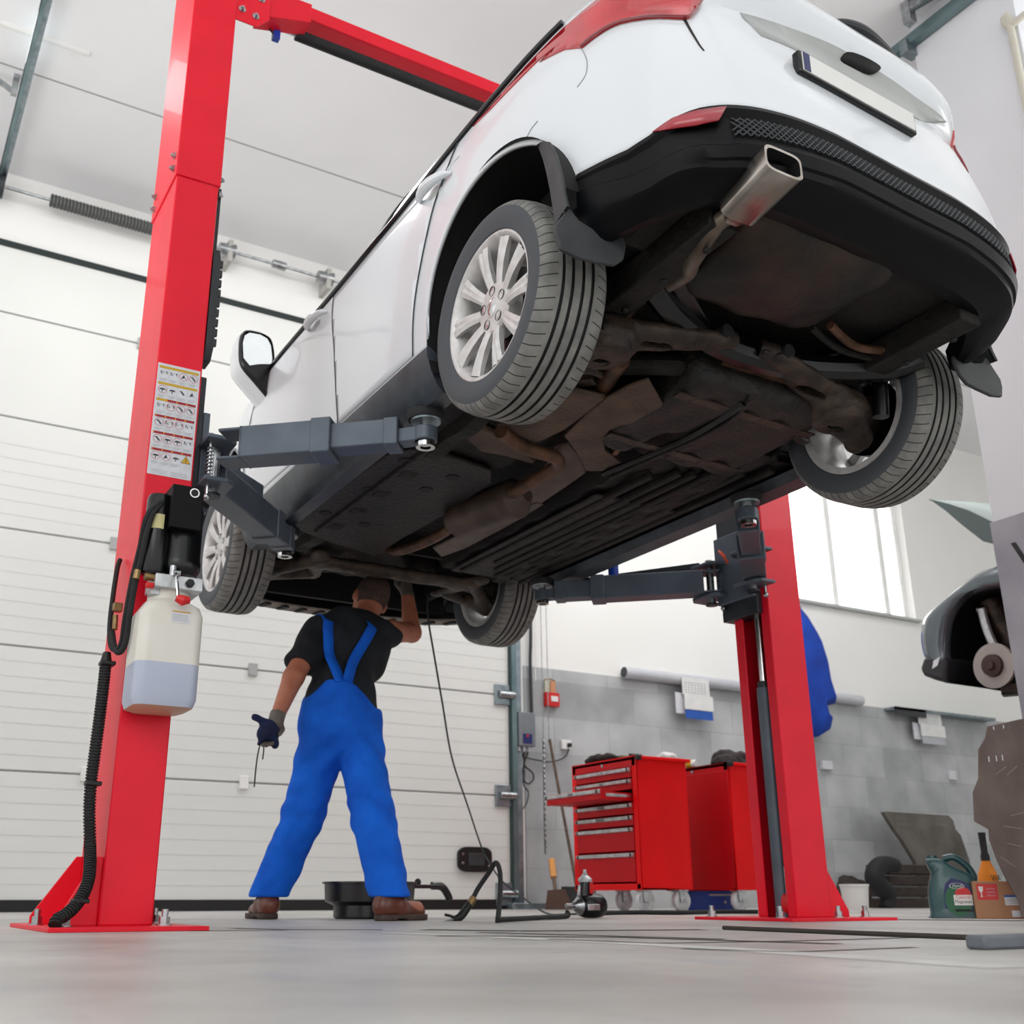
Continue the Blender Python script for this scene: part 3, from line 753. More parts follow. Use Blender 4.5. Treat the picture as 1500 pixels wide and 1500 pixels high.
plate(q3(.28, (440, 900), (560, 860), (590, 870), (440, 960), (250, 1060), (140, 1100), (100, 1060), (300, 960)), .012, CAT, 'front_tunnel_shield')
# fuel tank, right hand side of the floor
def tankf(p):
    d = rbox(p, (.20, .24, .33), (.66, .62, .17), .05)
    d = np.maximum(d, -rbox(p, (.12, .55, .24), (.16, .5, .06), .02))
    d = d+.006*np.sin(p[:, 0]*40+p[:, 1]*9)*(p[:, 2] < .3)
    return d
sdf_build('fuel_tank', tankf, (-.2, -.12, .22), (.58, .6, .44), .013, UNDPL, car, 2)
def q33(h, *pts): return pz(h, *pts, ox=270, oy=550, k=.3)
plate(q33(.255, (640, 640), (1000, 380), (1150, 360), (1330, 410), (1500, 470), (1500, 530), (1260, 690), (1060, 800), (930, 885), (760, 830), (520, 745)), .02, UNDPL, 'underbody_panel')
lp = q33(.25, (520, 740), (800, 520), (1080, 300)); mb = MB(); mb.tube(lp, .006, 6, BLKMET); mb.tube([p+Vector((.12, 0, .002)) for p in lp], .009, 6, UND); mb.build('panel_seam', None, car)
for a, b in ((900, 560), (690, 675), (1080, 420), (880, 730), (1180, 560), (1310, 500)):
    c = q33(.252, (a, b))[0]; mb = MB(); mb.cyl(c, c+Vector((0, 0, .02)), .028, n=18, m=DARK); mb.build('drain_plug', None, car)
# matching panel on the right, with long pressed ridges
mb = MB(); mb.bb((.24, .98, .262), (.70, 2.25, .28), UNDPL); mb.build('underbody_panel', None, car, bevel=.01)
mb = MB()
for s, u0, u1 in ((.30, .7, 2.2), (.38, .62, 2.0), (.50, .55, 2.2), (.60, .5, 2.2), (.68, .42, 2.25), (.44, .6, 2.1)): mb.beam((s, u0, .268), (s-.02, u1, .262), .03, .03, UND)
mb.build('floor_ridges', None, car, bevel=.008)
mb = MB(); mb.tube(q3(.24, (850, 735), (1050, 650), (1250, 560), (1400, 470), (1470, 420)), .012, 8, BLKMET, smooth=5); mb.tube(q3(.24, (880, 750), (1080, 660), (1270, 575), (1420, 490), (1500, 400)), .009, 8, UNDPL, smooth=5); mb.build('brake_lines', None, car)
mb = MB(); mb.beam(*q3(.262, (990, 510), (900, 640)), .02, .02, PIPE); mb.build('shield_strap', None, car)
# rear axle: cross member, arms with spring pans, springs, dampers
mb = MB(); mb.tube([Vector((-.52, -.30, .40)), Vector((-.3, -.19, .37)), Vector((-.05, -.13, .35)), Vector((.25, -.15, .35)), Vector((.55, -.24, .38)), Vector((.66, -.3, .42))], .045, 10, BLKMET, smooth=6)
mb.beam((-.1, -.02, .36), (.35, -.05, .36), .1, .06, UND); mb.build('rear_cross_member', None, car)
mb = MB(); mb.tube([Vector((-.42, .18, .33)), Vector((-.1, .0, .33)), Vector((.25, -.02, .33)), Vector((.5, .16, .33))], .035, 8, UND, smooth=5); mb.build('rear_subframe_beam', None, car)
for s in (-1, 1):
    def armf(p):
        q = p*np.array([s, 1, 1])
        d = cap(q, (.66, -.02, .235), (.5, -.07, .285), .05, .075)
        d = smin(d, cap(np.stack([q[:, 0], q[:, 1], .31+(q[:, 2]-.31)*2.0], 1), (.5, -.07, .31), (.13, -.18, .35), .085, .045), .04)
        d = smin(d, ell(q, (.5, -.07, .275), (.115, .105, .05)), .03)
        d = np.maximum(d, -(np.hypot(q[:, 0]-.5, q[:, 1]+.05)-.035)*1)  # drain hole
        d = np.maximum(d, -ell(q, (.33, -.115, .31), (.07, .022, .08)))
        d = np.maximum(d, q[:, 2]-.35)
        return d+.003*np.sin(q[:, 0]*60)*np.sin(q[:, 1]*50)
    lo = (-.76, -.25, .17) if s < 0 else (.08, -.25, .17); hi = (-.08, .1, .4) if s < 0 else (.76, .1, .4)
    ra = sdf_build('rear_lower_arm', armf, lo, hi, .009, ARMD, car, 1)
    mb = MB(); mb.lathe([(.0, .243), (.036, .243), (.040, .228), (.075, .222), (.088, .232), (.092, .262)], (s*.5, -.075, 0), 'z', 32, ARMD, mfun=lambda i: DARK if i < 2 else ARMD); mb.build('spring_pan', None, ra, angle=50)
    mb = MB(); mb.tube([Vector((s*.12, -.18, .345)), Vector((s*.06, -.16, .36))], .035, 14, ARMD); mb.cyl((s*.13, -.23, .345), (s*.13, -.13, .345), .022, n=14, m=RUBBER); mb.build('arm_bush', None, ra)
    mb = MB(); N = 110; mb.tube([Vector((s*.5+.055*math.cos(i*.36), -.09+.055*math.sin(i*.36), .315+.2*i/N)) for i in range(N)], .008, 6, BLKMET); sp = mb.build('coil_spring', None, car)
    mb = MB(); mb.cyl((s*.5, -.09, .30), (s*.5, -.09, .5), .03, n=14, m=DARK); mb.build('bump_stop', None, sp)
    mb = MB(); mb.tube([Vector((s*.6, -.17, .24)), Vector((s*.6, -.19, .42))], .028, 12, BLKMET); mb.tube([Vector((s*.6, -.19, .42)), Vector((s*.59, -.2, .6))], .012, 8, CHROME); mb.build('damper', None, car)
    mb = MB(); mb.tube([Vector((s*.28, .19, .32)), Vector((s*.42, .10, .28)), Vector((s*.56, .16, .27)), Vector((s*.66, .22, .31))], .014, 8, ARMD, smooth=4); mb.sph((s*.28, .19, .32), .032, 12, ARMD); mb.beam((s*.36, .16, .30), (s*.62, .5, .31), .05, .04, ARMD); mb.build('trailing_link', None, car)
    def knf(p):
        q = p*np.array([s, 1, 1]); d = cap(q, (.66, 0, .22), (.66, 0, .44), .04, .035); d = smin(d, cap(q, (.62, 0, .33), (.72, 0, .33), .06, .065), .03); return smin(d, cap(q, (.66, -.02, .40), (.5, .1, .40), .03, .02), .04)
    lo = (-.8, -.15, .15) if s < 0 else (.45, -.15, .15); hi = (-.45, .2, .5) if s < 0 else (.8, .2, .5)
    sdf_build('wheel_carrier', knf, lo, hi, .012, ARMD, car, 1)
# straps under the tank, brackets and hangers around the axle
mb = MB()
for u in (.04, .42): mb.beam((-.12, u, .243), (.52, u+.03, .243), .035, .006, ARMD)
mb.build('tank_strap', None, car)
mb = MB(); mb.bb((-.02, -.10, .325), (.30, -.02, .36), PIPE); mb.bb((.05, -.20, .33), (.11, -.02, .345), ARMD); mb.build('axle_bracket', None, car, bevel=.006)
mb = MB(); mb.tube([Vector((.2, -.34, .40)), Vector((.36, -.30, .385)), Vector((.5, -.33, .39)), Vector((.62, -.30, .41))], .014, 8, PIPE, smooth=5); mb.tube([Vector((.16, -.30, .40)), Vector((.33, -.26, .385)), Vector((.48, -.28, .38))], .012, 8, UND, smooth=5); mb.build('anti_roll_bar', None, car)
mb = MB(); mb.beam((-.47, -.36, .40), (-.12, -.14, .365), .05, .03, BLKMET); mb.build('cross_brace', None, car, bevel=.006)
# front axle
def subf(p):
    p = np.stack([p[:, 0], p[:, 1], .255+(p[:, 2]-.255)*1.9], 1)
    d = cap(p, (-.42, 2.40, .255), (.42, 2.40, .255), .062, .062)
    d = smin(d, cap(p, (-.45, 2.30, .265), (-.36, 2.62, .25), .05, .04), .05); d = smin(d, cap(p, (.45, 2.30, .265), (.36, 2.62, .25), .05, .04), .05)
    d = np.minimum(d, cap(p, (-.4, 2.47, .27), (.4, 2.47, .27), .018, .018))
    for x in (-.28, 0, .25): d = np.maximum(d, -(np.hypot(p[:, 0]-x, p[:, 1]-2.44)-.03))
    return d+.004*np.sin(p[:, 0]*55)*np.sin(p[:, 1]*43)
sdf_build('front_subframe', subf, (-.55, 2.2, .18), (.55, 2.72, .34), .011, ARMD, car, 1)
for s in (-1, 1):
    def laf(p):
        q = p*np.array([s, 1, 1]); d = cap(q, (.42, 2.34, .255), (.68, 2.64, .215), .035, .035); d = smin(d, cap(q, (.40, 2.58, .255), (.68, 2.64, .215), .04, .035), .06); return np.maximum(d, -(np.hypot(q[:, 0]-.52, q[:, 1]-2.56)-.02))
    lo = (-.74, 2.25, .15) if s < 0 else (.34, 2.25, .15); hi = (-.34, 2.72, .32) if s < 0 else (.74, 2.72, .32)
    sdf_build('front_lower_arm', laf, lo, hi, .011, ARMD, car, 1)
    mb = MB(); mb.tube([Vector((s*.40, 2.66, .30)), Vector((s*.72, 2.66, .33))], .016, 10, BLKMET); mb.sph((s*.46, 2.66, .31), .05, 14, RUBBER); mb.sph((s*.66, 2.66, .325), .05, 14, RUBBER); mb.build('drive_shaft', None, car)
    mb = MB(); mb.tube([Vector((s*.3, 2.5, .31)), Vector((s*.48, 2.52, .30)), Vector((s*.66, 2.56, .30))], .012, 8, ARMD); mb.build('tie_rod', None, car)
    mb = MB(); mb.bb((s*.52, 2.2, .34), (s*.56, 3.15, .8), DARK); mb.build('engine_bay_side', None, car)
# engine and gearbox lumps in the open bay
def engf(p):
    d = rbox(p, (-.12, 2.84, .56), (.5, .34, .36), .06); d = smin(d, rbox(p, (.28, 2.80, .50), (.3, .26, .26), .08), .05)
    d = smin(d, cap(p, (-.1, 2.72, .36), (.2, 2.72, .36), .06, .05), .04); d = smin(d, cap(p, (-.42, 2.95, .42), (-.42, 2.95, .6), .08, .08), .03)
    # leave room for the mechanic's head
    d = np.maximum(d, -ell(p, (.01, 2.66, .26), (.22, .22, .26)))
    return d+.006*np.sin(p[:, 0]*47)*np.sin(p[:, 1]*41)*np.sin(p[:, 2]*37)
sdf_build('engine', engf, (-.55, 2.4, .28), (.52, 3.12, .8), .017, UNDPL, car, 1)
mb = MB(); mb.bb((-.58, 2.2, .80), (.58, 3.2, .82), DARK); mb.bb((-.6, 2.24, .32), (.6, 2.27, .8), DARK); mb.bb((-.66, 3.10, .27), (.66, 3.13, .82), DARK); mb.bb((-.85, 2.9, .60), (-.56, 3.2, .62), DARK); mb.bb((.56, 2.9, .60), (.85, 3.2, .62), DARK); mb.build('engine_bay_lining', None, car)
# slotted edge under the front bumper
mb = MB()
def lip(a, b):
    s = (a*2-1)*.80; u = 3.30-.22*abs(a*2-1)**3-.10*b; return Vector((s, u, .225+.012*b))
mb.grid(lip, 60, 4, mat('lip_grey', '#8a8177', .6, noise='#6b635b', scale=12))
mb.grid(lambda a, b: Vector(((a*2-1)*.80, 3.30-.22*abs(a*2-1)**3+.04*b, .225+.16*b)), 60, 4, BLACKPL); fl_ = mb.build('front_bumper_edge', None, car, solid=.006)
for k in range(14):
    mb = MB(); c = lip((k+.6)/14.5, .5); mb.box(c+Vector((0, -.0, -.006)), (.03, .085, .008), RZ(.3), DARK); mb.build('edge_slot', None, fl_)
# ------------------------------------------------------------------ the two post lift
lift = thing('two_post_lift', 'red two post vehicle lift with grey swing arms carrying the white car', 'car lift', (2.29, 3.78, 0))
def B(mb, name, m, root, **k): return rel(mb.build(name, m, root, **k), root)
LX0, LX1, LY0, LY1 = .745, .91, 3.6, 3.97
RX0, RX1, RY0, RY1 = 3.65, 3.86, 3.6, 3.835
def channel(x0, x1, y0, y1, z0, z1, side, m, lip=.035, t=.012):
    """C section open towards the car; side=+1 opens to +x"""
    if side > 0: poly = [(x0, y0), (x1, y0), (x1, y0+lip), (x1-t, y0+lip), (x1-t, y0+t), (x0+t, y0+t), (x0+t, y1-t), (x1-t, y1-t), (x1-t, y1-lip), (x1, y1-lip), (x1, y1), (x0, y1)]
    else: poly = [(x1, y0), (x0, y0), (x0, y0+lip), (x0+t, y0+lip), (x0+t, y0+t), (x1-t, y0+t), (x1-t, y1-t), (x0+t, y1-t), (x0+t, y1-lip), (x0, y1-lip), (x0, y1), (x1, y1)]
    return MB().prism(poly, (0, 0, z1-z0), (0, 0, z0), (1, 0, 0), (0, 1, 0), m)
ZJ = 2.722
colL = B(channel(LX0, LX1, LY0, LY1, .012, ZJ, 1, RED), 'column', None, lift, bevel=.005)
mb = channel(LX0-.006, LX1+.006, LY0-.006, LY1+.006, ZJ, 4.3, 1, RED); mb.build('column_extension', None, colL, bevel=.004)
colR = B(channel(RX0, RX1, RY0, RY1, .012, ZJ, -1, RED, lip=.055), 'column', None, lift, bevel=.005)
mb = channel(RX0-.006, RX1+.006, RY0-.006, RY1+.006, ZJ, 4.3, -1, RED); mb.build('column_extension', None, colR, bevel=.004)
def bolt(mb, c, d, r=.012, l=.012):
    c = Vector(c); d = Vector(d).normalized(); mb.cyl(c, c+d*.003, r*1.5, n=14, m=STEEL); mb.cyl(c+d*.003, c+d*l, r, n=6, m=STEEL); mb.cyl(c+d*l, c+d*(l+.006), r*.55, n=10, m=STEEL)
mb = MB()
for y, z in ((3.64, ZJ+.05), (3.64, ZJ+.11), (3.93, ZJ+.04), (3.93, ZJ+.10)): bolt(mb, (LX0-.006, y, z), (-1, 0, 0), .01)
for z in (ZJ+.05, ZJ-.02): bolt(mb, (LX1+.006, 3.62, z), (1, 0, 0), .01)
mb.build('joint_bolts', None, colL)
# base plates, gussets, anchor bolts
def base(col, x0, x1, y0, y1, gus, bolts):
    m = MB(); m.bb((x0, y0, 0), (x1, y1, .013), RED); m.build('base_plate', None, col, bevel=.002)
    for (a, b, hgt, th) in gus:
        a = Vector(a); b = Vector(b); d = Vector((b-a)).normalized(); n = Vector((-d.y, d.x, 0))*th
        m = MB(); L = (b-a).length; m.prism([(0, 0), (L, 0), (L, .025), (.02, hgt), (0, hgt)], n, a+Vector((0, 0, .013)), d, (0, 0, 1), RED); m.build('gusset', None, col, bevel=.002)
    for x, y in bolts:
        m = MB(); m.cyl((x, y, .013), (x, y, .017), .024, n=20, m=STEEL); m.cyl((x, y, .017), (x, y, .038), .017, n=6, m=STEEL); m.cyl((x, y, .038), (x, y, .060), .0105, n=12, m=STEEL); m.build('anchor_bolt', None, col)
base(colL, .57, 1.03, 3.40, 4.14, [((LX0, 3.615, 0), (.63, 3.60, 0), .20, -.012), ((LX0, 3.955, 0), (.60, 3.955, 0), .21, .012)],
     [(.635, 3.53), (.93, 3.54), (.60, 3.80), (.99, 3.9)])
base(colR, 3.44, 4.06, 3.42, 4.02, [((RX1, 3.63, 0), (4.0, 3.63, 0), .21, .012), ((RX1, 3.80, 0), (4.0, 3.80, 0), .21, .012)],
     [(3.79, 3.50), (4.02, 3.56), (3.50, 3.55), (3.50, 3.97)])
# warning sticker on the left column
st = MB(); sx0, sx1, sz0, sz1 = .749, .903, 1.487, 1.917; sy = LY0-.0012; AX, AZ = (1, 0, 0), (0, 0, 1)
def R2(a, b, c, d, m, dy=0): st.flat([(a, b), (c, b), (c, d), (a, d)], (0, sy-dy, 0), AX, AZ, m)
R2(sx0, sz0, sx1, sz1, SIGNW)
cw = (sx1-sx0-.012)/4; rh = .064; rnd = random.Random(3)
for r in range(6):
    zt = sz1-.010-r*rh
    for c in range(4):
        xa = sx0+.006+c*cw; yel = r < 2 or (r == 2 and c == 0)
        R2(xa, zt-.0095, xa+cw, zt, SIGNY if yel else SIGNR, .0006)
        if not yel: R2(xa, zt-.008, xa+.005, zt-.002, ORANGE, .0009)
        R2(xa+cw-.0007, zt-rh+.002, xa+cw, zt-.0095, SIGNG, .0006)
        cx, cz = xa+cw/2, zt-.028
        ring = (r, c) in ((0, 2), (0, 3), (1, 0), (2, 1), (2, 2), (2, 3)) or (r >= 3 and not (r == 5 and c >= 2) and (r, c) not in ((3, 3), (4, 3)))
        if r == 5 and c == 3:
            st.flat([(cx-.017, cz-.012), (cx+.017, cz-.012), (cx, cz+.018)], (0, sy-.0007, 0), AX, AZ, SIGND); st.flat([(cx-.0145, cz-.0105), (cx+.0145, cz-.0105), (cx, cz+.0155)], (0, sy-.0010, 0), AX, AZ, YEL)
            R2(cx-.0014, cz-.003, cx+.0014, cz+.008, SIGND, .0013); R2(cx-.0014, cz-.008, cx+.0014, cz-.005, SIGND, .0013)
        else:
            if ring:
                N = 24; vs = [(cx+rr_*math.cos(2*PI*k/N), sy-.0009, cz+rr_*math.sin(2*PI*k/N)) for k in range(N) for rr_ in (.0158, .0138)]
                st.add(vs, [(2*k, 2*((k+1) % N), 2*((k+1) % N)+1, 2*k+1) for k in range(N)], SIGNP)
            kind = rnd.randrange(4)
            if kind == 0: st.flat([(cx-.012, cz-.002), (cx+.012, cz-.002), (cx+.008, cz+.004), (cx-.006, cz+.005)], (0, sy-.0007, 0), AX, AZ, SIGND); R2(cx-.002, cz-.011, cx+.001, cz-.002, SIGND, .0007)
            elif kind == 1: R2(cx-.012, cz-.003, cx-.009, cz+.009, SIGND, .0007); R2(cx+.009, cz-.003, cx+.012, cz+.009, SIGND, .0007); R2(cx-.009, cz+.004, cx+.009, cz+.006, SIGNG, .0007); R2(cx-.007, cz-.004, cx-.003, cz, SIGND, .0007)
            elif kind == 2: st.flat([(cx-.009, cz-.009), (cx-.004, cz+.002), (cx+.001, cz+.010), (cx+.004, cz), (cx+.011, cz-.008), (cx+.003, cz-.003)], (0, sy-.0007, 0), AX, AZ, SIGND)
            else: st.flat([(cx-.012, cz+.006), (cx-.002, cz+.008), (cx+.010, cz-.006), (cx+.004, cz-.009), (cx-.003, cz+.001)], (0, sy-.0007, 0), AX, AZ, SIGND)
            for q in range(3): R2(xa+.004, zt-rh+.005+q*.0042, xa+cw-.006-.006*(q == 0), zt-rh+.0062+q*.0042, SIGNG, .0006)
for q in range(3):
    for c in range(2): R2(sx0+.012+c*.07, sz0+.006+q*.006, sx0+.07+c*.07, sz0+.0072+q*.006, SIGNG, .0006)
st.build('warning_sticker', None, colL, smooth=False, weld=False)
# black guard strips inside the left column
mb = MB(); pts = [(3.615+.01, 2.46), (3.60, 2.40), (3.60, 2.03), (3.63, 1.98), (3.70, 1.98), (3.70, 2.46)]
mb.prism([(a, b) for a, b in pts], (.03, 0, 0), (LX1+.004, 0, 0), (0, 1, 0), (0, 0, 1), BLACKPL)
for k in range(9): mb.box((LX1+.037, 3.606, 2.05+k*.042), (.012, .014, .03), m=BLACKPL)
mb.bb((LX1-.002, 3.63, 2.46), (LX1+.02, 3.68, 2.74), BLACKPL); mb.build('belt_guard', None, colL, bevel=.002)
# hydraulic cylinder in the right column
mb = MB(); cx, cy_ = 3.69, 3.715
mb.cyl((cx, cy_, .013), (cx, cy_, 1.02), .036, n=24, m=GREY); mb.cyl((cx, cy_, 1.02), (cx, cy_, 1.05), .03, n=24, m=GREYD); mb.cyl((cx, cy_, 1.05), (cx, cy_, 1.62), .019, n=20, m=CHROME)
mb.build('hydraulic_cylinder', None, colR)
mb = MB(); mb.bb((RX1-.03, RY0+.02, .02), (RX1-.014, RY1-.02, 2.7), DARK); mb.build('column_lining', None, colR)
mb = MB(); mb.tube([Vector((3.665, 3.66, .03)), Vector((3.655, 3.655, .12)), Vector((3.66, 3.66, .22))], .004, 6, STEEL); mb.sph((3.67, 3.68, .07), .035, 12, REDP, (.4, 1, 1.2)); mb.build('cable_pulley', None, colR)
# cross beam
mb = MB(); mb.bb((1.02, 3.68, 3.79), (3.6, 3.815, 3.86), RED); cb = B(mb, 'cross_beam', None, lift, bevel=.004)
mb = MB(); mb.prism([(0, 0), (.10, 0), (.15, .06), (.15, .22), (0, .22)], (0, .008, 0), (LX1-.0, 3.60, 3.56), (1, 0, 0), (0, 0, 1), RED)
mb.prism([(.11, .06), (.34, .13), (.34, .23), (.11, .22)], (0, .09, 0), (LX1-.0, 3.615, 3.58), (1, 0, 0), (0, 0, 1), RED)
mb.build('beam_bracket', None, cb, bevel=.003)
mb = MB()
for x, z in ((.03, .06), (.09, .05), (.03, .13), (.11, .15), (.05, .20)): bolt(mb, (LX1+x, 3.60, 3.56+z), (0, -1, 0), .010)
mb.build('bracket_bolts', None, cb)
mb = MB(); mb.tube([(1.22, 3.72, 3.715), (3.55, 3.72, 3.715)], .026, 16, RUBBER); mb.cyl((1.13, 3.72, 3.715), (1.22, 3.72, 3.715), .012, n=10, m=STEEL); mb.build('limit_bar', None, cb)
mb = MB(); mb.bb((1.17, 3.66, 3.745), (1.24, 3.675, 3.80), STEEL); mb.bb((1.11, 3.69, 3.63), (1.14, 3.72, 3.69), BLUEP); mb.tube([(1.14, 3.7, 3.64), (1.09, 3.69, 3.66), (1.08, 3.69, 3.72), (1.12, 3.7, 3.75)], .004, 6, BLACK, smooth=5); mb.build('limit_switch', None, cb)
# carriages
def carriage(col_x, sgn, y0, y1):
    m = MB(); x = col_x
    m.bb((x-sgn*.05, y0+.02, 1.36), (x+sgn*.03, y1-.02, 1.92), GREYD)
    m.bb((x+sgn*.03, y0+.02, 1.44), (x+sgn*.055, y1-.02, 1.78), GREY)
    for y in (y0-.10, y1-.09):
        for z, t in ((1.635, .016), (1.475, .016)):
            m.prism([(0, .0), (.085, 0), (.115, .03), (.115, .16), (.085, .19), (0, .19)], (0, 0, t), (x+sgn*.02, y, z), (sgn, 0, 0), (0, 1, 0), GREY)
    c = B(m, 'carriage', None, lift, bevel=.004)
    for y in (y0-.01, y1+.0):
        m = MB(); m.cyl((x+sgn*.075, y, 1.452), (x+sgn*.075, y, 1.675), .019, n=18, m=STEEL); m.cyl((x+sgn*.075, y, 1.445), (x+sgn*.075, y, 1.456), .03, n=18, m=GREYD); m.build('pivot_pin', None, c)
        m = MB(); N = 70; m.tube([Vector((x+sgn*.045+.011*math.cos(k*.75), y-.045+.011*math.sin(k*.75), 1.50+.12*k/N)) for k in range(N)], .0025, 5, STEEL); m.cyl((x+sgn*.045, y-.045, 1.43), (x+sgn*.045, y-.045, 1.67), .006, n=8, m=STEEL); m.sph((x+sgn*.045, y-.045, 1.425), .013, 10, STEEL); m.build('arm_lock_spring', None, c)
    return c
cL = carriage(LX1, 1, 3.62, 3.93); cR = carriage(RX0, -1, 3.62, 3.90)
mb = MB(); mb.tube([Vector((3.55, 3.76, 1.66)), Vector((3.50, 3.74, 1.67)), Vector((3.49, 3.70, 1.63)), Vector((3.53, 3.72, 1.61))], .006, 8, mat('cord_orange', '#f0552a', .5), smooth=6); mb.build('pull_cord', None, cR)
# swing arms
ZA = 1.555
def arm(piv, tip, pad, L1, name='lift_arm', blue=False):
    piv = Vector((*piv, ZA)); tip = Vector((*tip, ZA)); d = (tip-piv).normalized(); n = Vector((-d.y, d.x, 0)); L = (tip-piv).length
    m = MB(); m.beam(piv+d*.05, piv+d*L1, .11, .115, GREY); m.beam(piv+d*(L1-.07), piv+d*L1, .122, .127, GREY)
    for s in (-1, 1): m.beam(piv-d*.035+Vector((0, 0, s*.052)), piv+d*.08+Vector((0, 0, s*.052)), .10, .012, GREY)
    m.beam(piv+d*.045, piv+d*.055, .112, .118, GREY)
    a = B(m, name, None, lift, bevel=.006)
    m = MB(); m.beam(piv+d*(L1-.05), piv+d*(L-.0), .085, .09, GREY); m.beam(piv+d*(L-.05), piv+d*(L), .094, .098, GREY); m.build('arm_extension', None, a, bevel=.005)
    pc = Vector((*pad, 0)); e = tip+Vector((0, 0, -.012))
    m = MB(); q = Vector((pc.x, pc.y, ZA-.012)); m.beam(e, q, .06, .05, GREY); m.cyl(q+Vector((0, 0, -.025)), q+Vector((0, 0, .025)), .04, n=24, m=GREY); m.build('pad_bracket', None, a, bevel=.004)
    m = MB(); m.lathe([(.018, -.045), (.032, -.045), (.032, -.03), (.022, -.03)], q, 'z', 20, CHROME); m.cyl(q+Vector((0, 0, -.04)), q+Vector((0, 0, .06)), .0185, n=16, m=CHROME); m.build('pad_screw', None, a)
    m = MB(); top = CO.z+.222; b = q.z+.045
    m.lathe([(0, b), (.05, b), (.052, b+.006), (0, b+.008)], (q.x, q.y, 0), 'z', 28, GALV); m.lathe([(.0, b+.008), (.058, b+.006), (.063, b+.014), (.063, top-.006), (.056, top), (0, top)], (q.x, q.y, 0), 'z', 32, RUBBER); m.build('lifting_pad', None, a, angle=40)
    if blue:
        m = MB(); k = piv+d*.62*L; m.lathe([(0, 0), (.026, 0), (.026, .075), (.02, .08), (0, .08)], k+Vector((0, 0, .058)), 'z', 20, BLUEP); m.build('spacer_plug', None, a)
    return a
arm((.985, 3.40), (1.44, 3.01), (1.50, 2.945), .37)
m_ = arm((.985, 3.70), (1.50, 4.27), (1.525, 4.33), .62)
arm((3.575, 3.60), (3.06, 3.09), (2.985, 3.01), .38)
arm((3.575, 3.88), (2.99, 4.40), (2.945, 4.45), .60, blue=True)
mb = MB(); mb.tube([(1.0, 3.72, 1.67), (1.25, 3.76, 1.68), (1.5, 3.83, 1.69)], .0, 4, GREYD) if False else None
mb.beam((.96, 3.74, 1.66), (1.30, 4.02, 1.66), .02, .05, GREY); mb.build('arm_restraint_bar', None, cL, bevel=.003)
mb = MB(); mb.beam((3.56, 3.95, 1.66), (3.0, 4.55, 1.62), .02, .03, GREYD); mb.build('arm_restraint_bar', None, cR, bevel=.003)
# ------------- power unit on the left column
pu = MB()
def rrect(x0, x1, y0, y1, r, n=6):
    o = []
    for (cx, cy, a0) in ((x1-r, y1-r, 0), (x0+r, y1-r, PI/2), (x0+r, y0+r, PI), (x1-r, y0+r, 1.5*PI)):
        for k in range(n+1): a = a0+PI/2*k/n; o.append((cx+r*math.cos(a), cy+r*math.sin(a)))
    return o
def stack(mb, levels, mats):
    """levels: (z, x0,x1,y0,y1,r)"""
    rings = [[Vector((x, y, z)) for x, y in rrect(x0, x1, y0, y1, r)] for z, x0, x1, y0, y1, r in levels]; n = len(rings[0])
    for i in range(len(rings)-1): mb.add(rings[i]+rings[i+1], [(j, (j+1) % n, n+(j+1) % n, n+j) for j in range(n)], mats[i])
    mb.add(rings[0], [tuple(range(n))], mats[0]); mb.add(rings[-1], [tuple(range(n))], mats[-1])
ZO = .795
mb = MB(); bx = (.738, .942, 3.405, 3.592)
stack(mb, [(.652, bx[0]+.03, bx[1]-.03, bx[2]+.03, bx[3]-.02, .03), (.660, bx[0]+.008, bx[1]-.008, bx[2]+.008, bx[3]-.004, .035), (.685, bx[0], bx[1], bx[2], bx[3], .035), (ZO, *bx, .035), (.955, *bx, .035), (.985, bx[0]+.018, bx[1]-.01, bx[2]+.008, bx[3]-.004, .035), (1.005, bx[0]+.03, bx[1]-.03, bx[2]+.03, bx[3]-.02, .05), (1.01, bx[0]+.035, bx[1]-.035, bx[2]+.035, bx[3]-.03, .06), (1.04, bx[0]+.035, bx[1]-.035, bx[2]+.035, bx[3]-.03, .06)],
      [OILB, OIL, OIL, TANKM, TANKM, TANKM, TANKM, TANKM])
unit = B(mb, 'oil_tank', None, lift, angle=50)
mb = MB(); mb.flat([(0, 0), (.062, 0), (.062, .04), (0, .04)], (.832, bx[2]-.0012, .925), AX, AZ, SIGNW); mb.flat([(.002, .034), (.060, .034), (.060, .038), (.002, .038)], (.832, bx[2]-.002, .925), AX, AZ, SIGNY)
for q in range(4): mb.flat([(.005, .006+q*.006), (.055, .006+q*.006), (.055, .0075+q*.006), (.005, .0075+q*.006)], (.832, bx[2]-.002, .925), AX, AZ, SIGNG)
mb.build('tank_label', None, unit, smooth=False, weld=False)
mb = MB(); mb.bb((.775, 3.42, 1.04), (.93, 3.56, 1.085), ALU); mb.bb((.77, 3.45, 1.02), (.80, 3.50, 1.05), ALU); mb.cyl((.745, 3.45, 1.075), (.78, 3.45, 1.075), .013, n=12, m=BRASS); mb.cyl((.75, 3.44, 1.045), (.775, 3.44, 1.045), .01, n=10, m=REDP)
mb.cyl((.885, 3.405, 1.062), (.885, 3.425, 1.062), .015, n=6, m=BLACK); mb.cyl((.83, 3.43, 1.08), (.83, 3.43, 1.12), .012, n=10, m=STEEL); pb_ = mb.build('pump_block', None, unit, bevel=.003)
mb = MB(); mb.tube([Vector((.836, 3.405, 1.085)), Vector((.833, 3.385, 1.06)), Vector((.84, 3.375, 1.0))], .006, 8, CHROME, smooth=4); mb.cyl((.828, 3.415, 1.09), (.85, 3.415, 1.09), .010, n=10, m=STEEL); lv = mb.build('release_lever', None, unit)
